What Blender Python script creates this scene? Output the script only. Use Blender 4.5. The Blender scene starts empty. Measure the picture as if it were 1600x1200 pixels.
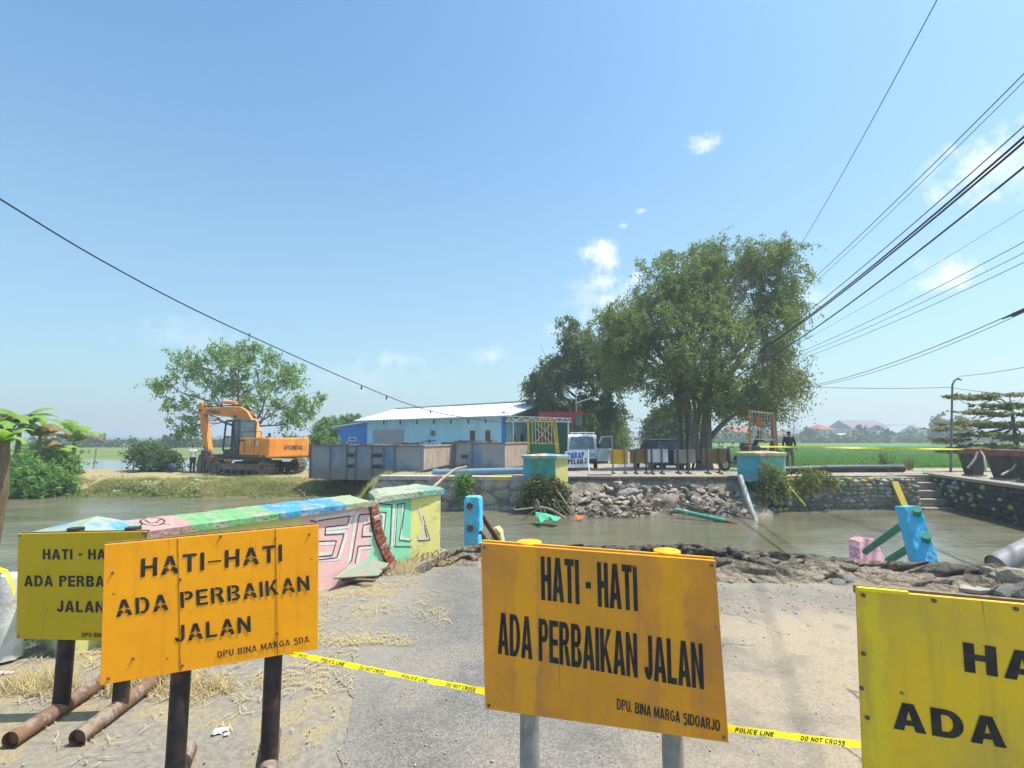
import bpy, bmesh, math, random
import numpy as np
from mathutils import Vector, Matrix, noise as mnoise

SC = bpy.context.scene
COL = SC.collection

# ---------------------------------------------------------------- camera
TILT = math.atan(81 / 800)
CAMZ = 1.5
cam = bpy.data.cameras.new('camera')
cam.lens = 18.0
cam.sensor_width = 36.0
cam.clip_start = 0.05
cam.clip_end = 8000
camo = bpy.data.objects.new('camera', cam)
COL.objects.link(camo)
camo.location = (0, 0, CAMZ)
camo.rotation_euler = (math.pi / 2 + TILT, 0, 0)
SC.camera = camo

# ---------------------------------------------------------------- sky, sun, exposure
SUN_DIR = Vector((0.44, 0.03, 1.0)).normalized()          # towards the sun
elev = math.asin(SUN_DIR.z)
azim = math.atan2(SUN_DIR.x, SUN_DIR.y)                   # clockwise from +Y
world = bpy.data.worlds.new('World')
SC.world = world
world.use_nodes = True
wn = world.node_tree.nodes
wl = world.node_tree.links
for n in list(wn):
    wn.remove(n)
w_out = wn.new('ShaderNodeOutputWorld')
w_bg = wn.new('ShaderNodeBackground')
w_bg.inputs['Strength'].default_value = 0.15
sky = wn.new('ShaderNodeTexSky')
sky.sky_type = 'NISHITA'
sky.sun_disc = False
sky.sun_elevation = elev
sky.sun_rotation = azim
sky.altitude = 0
sky.air_density = 1.0
sky.dust_density = 1.6
sky.ozone_density = 1.3
tc = wn.new('ShaderNodeTexCoord')


def sky_dir(px, py):
    u = (px - 800) / 800
    v = (600 - py) / 800
    d = Vector((u, math.cos(TILT) - v * math.sin(TILT), math.sin(TILT) + v * math.cos(TILT)))
    return d.normalized()


# small fair-weather clouds: soft blobs around directions in the sky, broken up by noise
CLOUDS = [(925, 396, .036, .026, .95), (942, 388, .026, .020, .9), (952, 412, .026, .030, .85), (940, 440, .040, .034, .62), (948, 470, .055, .036, .62), (925, 470, .050, .05, .35),
          (1102, 224, .030, .014, .75), (1545, 262, .085, .040, .75), (1590, 250, .05, .05, .6), (1484, 428, .045, .026, .75),
          (978, 352, .015, .009, .6), (1000, 330, .014, .007, .55), (766, 556, .034, .020, .38), (996, 432, .018, .018, .6),
          (300, 528, .09, .03, .20), (560, 590, .18, .03, .14), (1250, 470, .05, .03, .35), (880, 520, .04, .03, .35), (620, 560, .06, .02, .3)]
nz = wn.new('ShaderNodeTexNoise')
nz.inputs['Scale'].default_value = 34
nz.inputs['Detail'].default_value = 9
nz.inputs['Roughness'].default_value = .62
wl.new(tc.outputs['Generated'], nz.inputs['Vector'])
prev = None


def wmath(op, a, b=None, c=None):
    n = wn.new('ShaderNodeMath')
    n.operation = op
    for i, v in enumerate((a, b, c)):
        if v is None:
            continue
        if isinstance(v, (int, float)):
            n.inputs[i].default_value = v
        else:
            wl.new(v, n.inputs[i])
    return n.outputs[0]


noise_c = wmath('MULTIPLY', wmath('SUBTRACT', nz.outputs['Fac'], 0.5), 3.4)
for px, py, rx, rz, st in CLOUDS:
    d = sky_dir(px, py)
    sub = wn.new('ShaderNodeVectorMath')
    sub.operation = 'SUBTRACT'
    wl.new(tc.outputs['Generated'], sub.inputs[0])
    sub.inputs[1].default_value = d
    mul = wn.new('ShaderNodeVectorMath')
    mul.operation = 'MULTIPLY'
    wl.new(sub.outputs[0], mul.inputs[0])
    mul.inputs[1].default_value = (1 / rx, 1 / rx, 1 / rz)
    ln = wn.new('ShaderNodeVectorMath')
    ln.operation = 'LENGTH'
    wl.new(mul.outputs[0], ln.inputs[0])
    m = wmath('SUBTRACT', 1.15, ln.outputs['Value'])
    m = wmath('ADD', m, noise_c)
    mr = wn.new('ShaderNodeMapRange')
    mr.interpolation_type = 'SMOOTHSTEP'
    mr.inputs['From Min'].default_value = 0.0
    mr.inputs['From Max'].default_value = 1.3
    mr.inputs['To Max'].default_value = st
    wl.new(m, mr.inputs['Value'])
    prev = mr.outputs[0] if prev is None else wmath('MAXIMUM', prev, mr.outputs[0])
# thin humid veil towards the horizon, all round
sep = wn.new('ShaderNodeSeparateXYZ')
wl.new(tc.outputs['Generated'], sep.inputs[0])
veil = wn.new('ShaderNodeMapRange')
veil.inputs['From Min'].default_value = -.02
veil.inputs['From Max'].default_value = .80
veil.inputs['To Min'].default_value = 1
veil.inputs['To Max'].default_value = 0
wl.new(sep.outputs['Z'], veil.inputs['Value'])
veil2 = wmath('POWER', veil.outputs[0], 1.6)
mixv = wn.new('ShaderNodeMix')
mixv.data_type = 'RGBA'
wl.new(wmath('MULTIPLY', veil2, .80), mixv.inputs['Factor'])
gam = wn.new('ShaderNodeHueSaturation')
gam.inputs['Saturation'].default_value = 1.15
gam.inputs['Value'].default_value = 1.0
wl.new(sky.outputs[0], gam.inputs['Color'])
tint = wn.new('ShaderNodeMix')
tint.data_type = 'RGBA'
tint.blend_type = 'MULTIPLY'
tint.inputs['Factor'].default_value = 1
wl.new(gam.outputs[0], tint.inputs['A'])
tint.inputs['B'].default_value = (.82, 1.10, 1.07, 1)
TINT = tint
wl.new(tint.outputs['Result'], mixv.inputs['A'])
vside = wn.new('ShaderNodeMix')            # the veil glows more towards the sun's side
vside.data_type = 'RGBA'
vfac = wn.new('ShaderNodeMapRange')
vfac.inputs['From Min'].default_value = -.8
vfac.inputs['From Max'].default_value = .8
wl.new(sep.outputs['X'], vfac.inputs['Value'])
wl.new(vfac.outputs[0], vside.inputs['Factor'])
vside.inputs['A'].default_value = (1.95, 2.72, 3.25, 1)
vside.inputs['B'].default_value = (2.85, 3.50, 3.85, 1)
wl.new(vside.outputs['Result'], mixv.inputs['B'])
VEIL = mixv
mixc = wn.new('ShaderNodeMix')
mixc.data_type = 'RGBA'
wl.new(prev, mixc.inputs['Factor'])
wl.new(mixv.outputs['Result'], mixc.inputs['A'])
mixc.inputs['B'].default_value = (5.2, 5.5, 5.8, 1)
wl.new(mixc.outputs['Result'], w_bg.inputs['Color'])
wl.new(w_bg.outputs[0], w_out.inputs['Surface'])

sun = bpy.data.lights.new('sun', 'SUN')
sun.energy = 4.6
sun.angle = math.radians(0.6)
sun.color = (1.0, 0.94, 0.84)
suno = bpy.data.objects.new('sun', sun)
COL.objects.link(suno)
suno.rotation_euler = SUN_DIR.to_track_quat('Z', 'Y').to_euler()
suno.location = (0, 0, 60)

SC.view_settings.view_transform = 'Standard'
SC.view_settings.look = 'None'
SC.view_settings.gamma = 1.0
SC.view_settings.use_curve_mapping = False
SC.view_settings.exposure = 0.56
SC.cycles.max_bounces = 6
SC.cycles.diffuse_bounces = 3
SC.cycles.transparent_max_bounces = 8
SC.cycles.volume_bounces = 0


# ---------------------------------------------------------------- projection helpers
def ray(px, py):
    u = (px - 800) / 800
    v = (600 - py) / 800
    return Vector((u, math.cos(TILT) - v * math.sin(TILT), math.sin(TILT) + v * math.cos(TILT)))


def Pt(px, py, Y):
    r = ray(px, py)
    s = Y / r.y
    return Vector((r.x * s, Y, CAMZ + r.z * s))


def G(px, py, z=0.0):
    r = ray(px, py)
    s = (z - CAMZ) / r.z
    return Vector((r.x * s, r.y * s, z))


def PL(px, py, p0, n):
    r = ray(px, py)
    o = Vector((0, 0, CAMZ))
    s = (Vector(p0) - o).dot(n) / r.dot(n)
    return o + r * s


# ---------------------------------------------------------------- materials
def nd(t, typ, **kw):
    n = t.nodes.new(typ)
    for k, v in kw.items():
        setattr(n, k, v)
    return n


def inp(t, sock, v):
    if isinstance(v, bpy.types.NodeSocket):
        t.links.new(v, sock)
    elif v is not None:
        if sock.type == 'RGBA' and len(v) == 3:
            v = (*v, 1)
        sock.default_value = v


def vmap(t, scale=(1, 1, 1), coord='Object', loc=(0, 0, 0), rot=(0, 0, 0)):
    c = nd(t, 'ShaderNodeTexCoord')
    if scale == (1, 1, 1) and loc == (0, 0, 0) and rot == (0, 0, 0):
        return c.outputs[coord]
    m = nd(t, 'ShaderNodeMapping')
    m.inputs['Scale'].default_value = scale
    m.inputs['Location'].default_value = loc
    m.inputs['Rotation'].default_value = rot
    t.links.new(c.outputs[coord], m.inputs[0])
    return m.outputs[0]


def tnoise(t, vec, scale, detail=5, rough=.6, dist=0):
    n = nd(t, 'ShaderNodeTexNoise')
    n.inputs['Scale'].default_value = scale
    n.inputs['Detail'].default_value = detail
    n.inputs['Roughness'].default_value = rough
    n.inputs['Distortion'].default_value = dist
    t.links.new(vec, n.inputs['Vector'])
    return n.outputs['Fac']


def tmix(t, f, a, b, blend='MIX'):
    m = nd(t, 'ShaderNodeMix', data_type='RGBA', blend_type=blend)
    inp(t, m.inputs['Factor'], f)
    inp(t, m.inputs['A'], a)
    inp(t, m.inputs['B'], b)
    return m.outputs['Result']


def trange(t, v, a, b, c=0, d=1, smooth=True):
    m = nd(t, 'ShaderNodeMapRange')
    if smooth:
        m.interpolation_type = 'SMOOTHSTEP'
    inp(t, m.inputs['Value'], v)
    for k, x in zip(('From Min', 'From Max', 'To Min', 'To Max'), (a, b, c, d)):
        m.inputs[k].default_value = x
    return m.outputs[0]


def tmath(t, op, a, b=None):
    m = nd(t, 'ShaderNodeMath', operation=op)
    inp(t, m.inputs[0], a)
    if b is not None:
        inp(t, m.inputs[1], b)
    return m.outputs[0]


def tramp(t, v, stops, interp='LINEAR'):
    r = nd(t, 'ShaderNodeValToRGB')
    cr = r.color_ramp
    cr.interpolation = interp
    while len(cr.elements) < len(stops):
        cr.elements.new(1)
    for e, (p, c) in zip(cr.elements, stops):
        e.position = p
        e.color = (*c, 1)
    t.links.new(v, r.inputs[0])
    return r.outputs[0]


def newmat(name, rough=.8, metal=0.0, spec=None):
    m = bpy.data.materials.new(name)
    m.use_nodes = True
    t = m.node_tree
    b = t.nodes['Principled BSDF']
    b.inputs['Roughness'].default_value = rough
    b.inputs['Metallic'].default_value = metal
    if spec is not None:
        b.inputs['Specular IOR Level'].default_value = spec
    return m, t, b


def addbump(t, b, h, strength=.4, dist=.02):
    bp = nd(t, 'ShaderNodeBump')
    bp.inputs['Strength'].default_value = strength
    bp.inputs['Distance'].default_value = dist
    t.links.new(h, bp.inputs['Height'])
    t.links.new(bp.outputs[0], b.inputs['Normal'])


_mc = {}


def M(name, col, col2=None, sc=4.0, rough=.75, metal=0.0, bump=.25, bsc=30.0, bd=.01, dirt=None, dsc=6.0, damt=.5, dlo=.55, spec=.3, stretch=(1, 1, 1)):
    """painted or plain surface: two tones by noise, optional second-colour wear patches, fine relief"""
    if name in _mc:
        return _mc[name]
    m, t, b = newmat(name, rough, metal, spec)
    v = vmap(t, stretch)
    col2 = col2 or tuple(c * .78 for c in col)
    c = tmix(t, trange(t, tnoise(t, v, sc, 6), .35, .65), col, col2)
    if dirt:
        f = trange(t, tnoise(t, v, dsc, 8, .7, .3), dlo, dlo + .1, 0, damt)
        c = tmix(t, f, c, dirt)
    t.links.new(c, b.inputs['Base Color'])
    r = trange(t, tnoise(t, v, sc * 2.3, 4), .3, .7, max(0, rough - .12), min(1, rough + .12))
    t.links.new(r, b.inputs['Roughness'])
    if bump:
        addbump(t, b, tnoise(t, v, bsc, 5), bump, bd)
    _mc[name] = m
    return m


# ---------------------------------------------------------------- mesh builder
class MB:
    def __init__(s):
        s.v = []
        s.f = []
        s.sm = []
        s.mi = []

    def add(s, vs, fs, smooth=False, mi=0):
        o = len(s.v)
        s.v += [tuple(p) for p in vs]
        s.f += [tuple(i + o for i in f) for f in fs]
        s.sm += [smooth] * len(fs)
        s.mi += [mi] * len(fs)
        return s

    def hexa(s, b, t, mi=0):
        """b, t: four bottom and four top corners in the same order"""
        return s.add(list(b) + list(t), [(3, 2, 1, 0), (4, 5, 6, 7), (0, 1, 5, 4), (1, 2, 6, 5), (2, 3, 7, 6), (3, 0, 4, 7)], mi=mi)

    def box(s, c, d, R=None, mi=0):
        x, y, z = (k / 2 for k in d)
        P = [Vector((a, b_, c_)) for c_ in (-z, z) for a, b_ in ((-x, -y), (x, -y), (x, y), (-x, y))]
        if R is not None:
            P = [R @ p for p in P]
        P = [p + Vector(c) for p in P]
        return s.hexa(P[:4], P[4:], mi)

    def bar(s, a, b, w, h, up=(0, 0, 1), mi=0):
        a, b = Vector(a), Vector(b)
        d = (b - a).normalized()
        u = Vector(up)
        if abs(d.dot(u)) > .95:
            u = Vector((0, 1, 0))
        x = d.cross(u).normalized()
        u = x.cross(d).normalized()
        q = [x * (-w / 2) + u * (-h / 2), x * (w / 2) + u * (-h / 2), x * (w / 2) + u * (h / 2), x * (-w / 2) + u * (h / 2)]
        return s.hexa([a + k for k in q], [b + k for k in q], mi)

    def tube(s, pts, r, n=8, cap=True, mi=0, flat=1.0):
        pts = [Vector(p) for p in pts]
        k = len(pts)
        if not hasattr(r, '__len__'):
            r = [r] * k
        vs, fs = [], []
        ref = None
        for i, p in enumerate(pts):
            d = (pts[min(i + 1, k - 1)] - pts[max(i - 1, 0)])
            d = d.normalized() if d.length > 1e-9 else Vector((0, 0, 1))
            if ref is None:
                ref = Vector((0, 0, 1)) if abs(d.z) < .9 else Vector((1, 0, 0))
            x = d.cross(ref)
            x = x.normalized() if x.length > 1e-6 else Vector((1, 0, 0))
            ref = x.cross(d).normalized()
            for j in range(n):
                a = 2 * math.pi * j / n
                vs.append(p + x * (math.cos(a) * r[i]) + ref * (math.sin(a) * r[i] * flat))
        for i in range(k - 1):
            for j in range(n):
                j2 = (j + 1) % n
                fs.append((i * n + j, i * n + j2, (i + 1) * n + j2, (i + 1) * n + j))
        s.add([tuple(v) for v in vs], fs, True, mi)
        if cap:
            s.add([tuple(v) for v in vs[:n]], [tuple(range(n - 1, -1, -1))], False, mi)
            s.add([tuple(v) for v in vs[-n:]], [tuple(range(n))], False, mi)
        return s

    def prism(s, poly, off, mi=0):
        """poly: planar polygon points; off: extrusion vector"""
        n = len(poly)
        P = [Vector(p) for p in poly]
        Q = [p + Vector(off) for p in P]
        fs = [tuple(range(n - 1, -1, -1)), tuple(range(n, 2 * n))]
        fs += [(i, (i + 1) % n, n + (i + 1) % n, n + i) for i in range(n)]
        return s.add(P + Q, fs, mi=mi)

    def lathe(s, prof, c=(0, 0, 0), n=20, mi=0, smooth=True):
        vs, fs = [], []
        for r, z in prof:
            for j in range(n):
                a = 2 * math.pi * j / n
                vs.append((c[0] + r * math.cos(a), c[1] + r * math.sin(a), c[2] + z))
        for i in range(len(prof) - 1):
            for j in range(n):
                j2 = (j + 1) % n
                fs.append((i * n + j, i * n + j2, (i + 1) * n + j2, (i + 1) * n + j))
        return s.add(vs, fs, smooth, mi)

    def ball(s, c, r, n=10, m=7, mi=0):
        if not hasattr(r, '__len__'):
            r = (r, r, r)
        vs, fs = [], []
        for i in range(m + 1):
            th = math.pi * i / m
            for j in range(n):
                a = 2 * math.pi * j / n
                vs.append((c[0] + r[0] * math.sin(th) * math.cos(a), c[1] + r[1] * math.sin(th) * math.sin(a), c[2] - r[2] * math.cos(th)))
        for i in range(m):
            for j in range(n):
                j2 = (j + 1) % n
                fs.append((i * n + j, i * n + j2, (i + 1) * n + j2, (i + 1) * n + j))
        return s.add(vs, fs, True, mi)


def tag(o, label=None, cat=None, group=None, kind=None):
    if label:
        o['label'] = label
    if cat:
        o['category'] = cat
    if group:
        o['group'] = group
    if kind:
        o['kind'] = kind
    return o


def root(name, label, cat, loc=(0, 0, 0), rz=0.0, group=None, M4=None):
    o = bpy.data.objects.new(name, None)
    o.empty_display_size = .2
    COL.objects.link(o)
    if M4 is not None:
        o.matrix_world = M4
    else:
        o.location = loc
        o.rotation_euler = (0, 0, rz)
    o.matrix_basis = o.matrix_basis
    return tag(o, label, cat, group)


def wmat(o):
    """world matrix without waiting for the depsgraph (top-level or one chain)"""
    m = o.matrix_basis.copy()
    p = o.parent
    while p is not None:
        m = p.matrix_basis @ m
        p = p.parent
    return m


def build(mb, name, mat, parent=None, world=False, bevel=0.0, loc=None):
    """link the collected shapes as ONE mesh object; world=True: the coordinates are world ones"""
    V = mb.v
    if world and parent is not None:
        inv = wmat(parent).inverted()
        V = [tuple(inv @ Vector(p)) for p in V]
    if loc is not None and parent is None:
        L = Vector(loc)
        V = [tuple(Vector(p) - L) for p in V]
    me = bpy.data.meshes.new(name)
    me.from_pydata(V, [], mb.f)
    me.polygons.foreach_set('use_smooth', mb.sm)
    mats = mat if isinstance(mat, (list, tuple)) else [mat]
    for m in mats:
        me.materials.append(m)
    if len(mats) > 1:
        me.polygons.foreach_set('material_index', mb.mi)
    me.update()
    o = bpy.data.objects.new(name, me)
    COL.objects.link(o)
    if parent is not None:
        o.parent = parent
    elif loc is not None:
        o.location = loc
    if bevel:
        bv = o.modifiers.new('bevel', 'BEVEL')
        bv.width = bevel
        bv.segments = 2
        bv.limit_method = 'ANGLE'
        bv.angle_limit = math.radians(50)
    return o


def roughen(o, strength=.012, scale=.08, levels=4):
    """worn, chipped edges and uneven faces on cast concrete"""
    sb = o.modifiers.new('cuts', 'SUBSURF')
    sb.subdivision_type = 'SIMPLE'
    sb.levels = sb.render_levels = levels
    for sc_, st_ in ((scale, strength), (scale * .3, strength * .45)):
        tx = bpy.data.textures.new('chips', 'CLOUDS')
        tx.noise_scale = sc_
        tx.noise_depth = 4
        dm = o.modifiers.new('wear', 'DISPLACE')
        dm.texture = tx
        dm.texture_coords = 'LOCAL'
        dm.strength = st_
        dm.mid_level = .55
    return o


def npmesh(name, V, F, mat, parent=None, smooth=False, loc=None):
    """big meshes from arrays: F is (n, 3) or (n, 4)"""
    V = np.asarray(V, dtype=np.float32)
    F = np.asarray(F, dtype=np.int32)
    if loc is not None:
        V = V - np.asarray(loc, dtype=np.float32)
    me = bpy.data.meshes.new(name)
    k = F.shape[1]
    me.vertices.add(len(V))
    me.vertices.foreach_set('co', V.ravel())
    me.loops.add(F.size)
    me.loops.foreach_set('vertex_index', F.ravel())
    me.polygons.add(len(F))
    me.polygons.foreach_set('loop_start', np.arange(0, F.size, k, dtype=np.int32))
    me.polygons.foreach_set('loop_total', np.full(len(F), k, dtype=np.int32))
    if smooth:
        me.polygons.foreach_set('use_smooth', np.ones(len(F), dtype=bool))
    me.materials.append(mat)
    me.update(calc_edges=True)
    me.validate()
    o = bpy.data.objects.new(name, me)
    COL.objects.link(o)
    if parent is not None:
        o.parent = parent
    if loc is not None and parent is None:
        o.location = loc
    return o


def inst(me, name, parent, Mx):
    """another piece that shares mesh data"""
    o = bpy.data.objects.new(name, me)
    COL.objects.link(o)
    o.parent = parent
    o.matrix_basis = Mx
    return o


def copy_tree(o, parent=None):
    c = o.copy()
    COL.objects.link(c)
    c.parent = parent
    for ch in o.children:
        copy_tree(ch, c)
    return c


# ---------------------------------------------------------------- lettering: own block capitals, unit height
def _arc(cx, cy, rx, ry, w, wy, a0, a1, n=10):
    """curved stroke as separate quads between an outer and an inner ellipse"""
    out = []
    for i in range(n):
        p = [math.radians(a0 + (a1 - a0) * (i + k) / n) for k in (0, 1)]
        out.append([(cx + rx * math.cos(p[0]), cy + ry * math.sin(p[0])), (cx + rx * math.cos(p[1]), cy + ry * math.sin(p[1])),
                    (cx + (rx - w) * math.cos(p[1]), cy + (ry - wy) * math.sin(p[1])), (cx + (rx - w) * math.cos(p[0]), cy + (ry - wy) * math.sin(p[0]))])
    return out


def _rect(x0, y0, x1, y1):
    return [[(x0, y0), (x1, y0), (x1, y1), (x0, y1)]]


def glyph(ch, w=.20, h=.17, st=False):
    """(polygons, width); w upright stroke, h level stroke, st: stencil bridges"""
    g = .045 if st else 0
    R, P = _rect, []
    if ch == ' ':
        return [], .30
    if ch == 'I':
        return R(0, 0, w, 1), w
    if ch == 'H':
        return R(0, 0, w, 1) + R(.70 - w, 0, .70, 1) + R(w, .43, .70 - w, .43 + h), .70
    if ch == 'T':
        return R(0, 1 - h, .64, 1) + R(.32 - w / 2, 0, .32 + w / 2, 1 - h), .64
    if ch == 'L':
        return R(0, 0, w, 1) + R(w, 0, .58, h), .58
    if ch == 'E':
        return R(0, 0, w, 1) + R(w, 0, .62, h) + R(w, .42, .58, .42 + h) + R(w, 1 - h, .62, 1), .62
    if ch == 'N':
        return R(0, 0, w * .95, 1) + R(.72 - w * .95, 0, .72, 1) + [[(w * .95, 1), (w * .95, 1 - .36), (.72 - w * .95, 0), (.72 - w * .95, .36)]], .72
    if ch == 'M':
        a, b = w * .92, .86 - w * .92
        return R(0, 0, a, 1) + R(b, 0, .86, 1) + [[(a, 1), (a, .62), (.43, 0), (.43, .38)], [(b, 1), (.43, .38), (.43, 0), (b, .62)]], .86
    if ch == 'K':
        return R(0, 0, w, 1) + [[(w + g, .28), (w + g, .52), (.48, 1), (.74, 1), (.40, .60)], [(.40, .60), (.30, .46), (.50, 0), (.76, 0)]], .76
    if ch == 'A':
        W, s = .78, w * 1.08
        c, a = W / 2, w * .58
        hin = .74

        def xi(y):
            return s + (c - s) * y / hin

        def xo(y):
            return (c - a) * y
        ql, out = .30, []
        if not st:
            for m in (0, 1):
                q = [(0, 0), (s, 0), (c, hin), (c, 1), (c - a, 1)]
                out.append(q if m == 0 else [(W - x, y) for x, y in q][::-1])
            out.append([(xi(.20), .20), (W - xi(.20), .20), (W - xi(.20 + h * .95), .20 + h * .95), (xi(.20 + h * .95), .20 + h * .95)])
        else:
            y0, y1 = .36, .44
            for m in (0, 1):
                lo = [(0, 0), (s, 0), (xi(.16), .16), (xi(y0 + .06), y0 + .06), (xo(y0 - .04), y0 - .04)]
                hi_ = [(xo(y1 - .04), y1 - .04), (xi(y1 + .06), y1 + .06), (c, hin), (c, 1), (c - a, 1)]
                for q in (lo, hi_):
                    out.append(q if m == 0 else [(W - x, y) for x, y in q][::-1])
            out.append([(xi(.16) + .01, .16), (c - .03, .16), (c - .03, .30), (xi(.30) + .01, .30)])
            out.append([(c + .03, .16), (W - xi(.16) - .01, .16), (W - xi(.30) - .01, .30), (c + .03, .30)])
        return out, W
    if ch == 'D':
        rx = .74 - w - g
        return R(0, 0, w, 1) + R(w + g, 0, w + g + .12, h) + R(w + g, 1 - h, w + g + .12, 1) + _arc(w + g + .12, .5, rx - .12 - g, .5, w, h, -90, 90), .74 - g
    if ch in 'PRB':
        top, r_ = 1 - .54, .27
        P = R(0, 0, w, 1) + R(w + g, 1 - h, .40, 1) + R(w + g, top, .40, top + h * .9) + _arc(.40, (1 + top) / 2, .27, (1 - top) / 2, w, h, -90, 90)
        if ch == 'R':
            P.append([(.34, top), (.48, 0), (.73, 0), (.56, top)])
            return P, .73
        if ch == 'B':
            t2 = top - .0
            P += R(w + g, 0, .42, h) + _arc(.42, t2 / 2, .28, t2 / 2, w, h, -90, 90)
            return P, .70
        return P, .67
    if ch == 'J':
        c = .26
        return R(.52 - w, .28, .52, 1) + _arc(c, .28, .26, .28, w, h, 180, 360), .52
    if ch == 'U':
        return R(0, .30, w, 1) + R(.68 - w, .30, .68, 1) + _arc(.34, .30, .34, .30, w, h, 180, 360, 14), .68
    if ch in 'OCG':
        if ch == 'O':
            return _arc(.39, .5, .39, .5, w, h, 0, 360, 26), .78
        P = _arc(.38, .5, .38, .5, w, h, 40, 320, 22)
        if ch == 'G':
            P += R(.42, .40, .74, .40 + h) + R(.74 - w, .13, .74, .40)
        return P, .75
    if ch == 'S':
        return _arc(.33, .735, .31, .265, w, h, 20, 270, 14) + _arc(.33, .265, .33, .265 + h, w, h, 90, -160, 14), .66
    if ch == 'Y':
        c = .35
        return R(c - w / 2, 0, c + w / 2, .42) + [[(c - w / 2, .42), (c, .42), (c, .64), (w * 1.1, 1), (0, 1)], [(c, .42), (c + w / 2, .42), (.70, 1), (.70 - w * 1.1, 1), (c, .64)]], .70
    if ch == '2':
        return _arc(.29, .72, .28, .28, w, h, 170, -20, 12) + [[(.05, h), (.05 + w * 1.2, h), (.56, .62), (.36, .56)]] + R(.02, 0, .58, h), .60
    if ch in '-\u2013':
        return R(0, .38, .34 if ch == '-' else .62, .38 + h * (.95 if ch == '-' else .6)), .34 if ch == '-' else .62
    if ch == '.':
        return R(0, 0, w, h * 1.2), w
    return R(0, 0, .5, 1), .5


_txt = {}


def text_geo(s, bold=0.0, spacing=1.0, stencil=False, w=None, h=None):
    k = (s, bold, spacing, stencil, w, h)
    if k in _txt:
        return _txt[k]
    V, F, x = [], [], 0.0
    wid, WID = 0, []
    for ch in s:
        P, wd = glyph(ch, w or .185 + bold, h or .155 + bold, stencil)
        if ch == ' ':
            wid += 1
        for poly in P:
            WID.append(wid)
            F.append(tuple(range(len(V), len(V) + len(poly))))
            V += [(x + a, b, 0) for a, b in poly]
        x += wd + .13 * spacing
    V = np.array(V)
    lo, hi = V.min(0), V.max(0)
    hi[1], lo[1] = 1, 0
    V = (V - lo) / np.maximum(hi - lo, 1e-6)
    _txt[k] = (V, F)
    _wid[id(F)] = WID
    return _txt[k]


_wid = {}


def word_geos(geo):
    """the same lettering, one word at a time"""
    V, F = geo
    W = _wid[id(F)]
    out = []
    for w_ in sorted(set(W)):
        fs = [f for f, a in zip(F, W) if a == w_]
        ids = sorted({i for f in fs for i in f})
        m = {i: j for j, i in enumerate(ids)}
        out.append((V[ids], [tuple(m[i] for i in f) for f in fs]))
    return out


def letter_mb(s, BL, BR, TL, bold=0.0, lift=None, spacing=1.0, geo=None):
    V, F = geo if geo is not None else text_geo(s, bold, spacing)
    BL, BR, TL = Vector(BL), Vector(BR), Vector(TL)
    a, b = BR - BL, TL - BL
    n = a.cross(b).normalized() * (lift if lift is not None else .0015)
    mb = MB()
    mb.add([BL + a * float(p[0]) + b * float(p[1]) + n for p in V], F)
    return mb


def rocks_mesh(seed, n=2, amp=.28, flat=1.0):
    bm = bmesh.new()
    bmesh.ops.create_icosphere(bm, subdivisions=n, radius=1)
    rs = random.Random(seed)
    off = Vector((rs.uniform(-50, 50), rs.uniform(-50, 50), rs.uniform(-50, 50)))
    planes = [Vector((rs.uniform(-1, 1), rs.uniform(-1, 1), rs.uniform(-1, 1))).normalized() for _ in range(9)]
    for v in bm.verts:
        p = v.co.copy()
        for q in planes:                      # chop faces so the lump reads as broken stone
            d = p.dot(q)
            if d > .72:
                p -= q * (d - .72)
        p *= 1 + amp * mnoise.noise(v.co * 1.4 + off) + amp * .4 * mnoise.noise(v.co * 4 + off)
        p.z *= flat
        v.co = p
    me = bpy.data.meshes.new('stone')
    bm.to_mesh(me)
    bm.free()
    return me


rnd = random.Random(7)
nrs = np.random.RandomState(11)
# ================================================================ SETTING
WATER_Z = -1.15


def sstep(a, b, x):
    t = np.clip((x - a) / (b - a), 0, 1)
    return t * t * (3 - 2 * t)


def vnoise(x, y, s, seed=0):
    """cheap smooth value noise on arrays"""
    x = np.asarray(x) / s + seed * 17.3
    y = np.asarray(y) / s + seed * 9.1
    xi, yi = np.floor(x), np.floor(y)
    xf, yf = x - xi, y - yi

    def hsh(a, b):
        v = np.sin(a * 127.1 + b * 311.7 + seed * 74.7) * 43758.5453
        return v - np.floor(v)
    u, w = xf * xf * (3 - 2 * xf), yf * yf * (3 - 2 * yf)
    a = hsh(xi, yi) * (1 - u) + hsh(xi + 1, yi) * u
    b = hsh(xi, yi + 1) * (1 - u) + hsh(xi + 1, yi + 1) * u
    return a * (1 - w) + b * w - .5


def shore(x):
    """y of the far waterline"""
    left = 22.3 + .6 * vnoise(x, x * 0, 2.2, 3) + .35 * vnoise(x, x * 0, .8, 4)
    return left + (18.95 - left) * sstep(-7.0, -5.0, x)


def right_edge(y):
    """x of the foot of the right-hand wing wall"""
    return np.where(y > 14.5, 14.6 + (y - 14.5) * (1.8 / 5.5), 14.6 - (14.5 - y) * .18)


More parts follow.
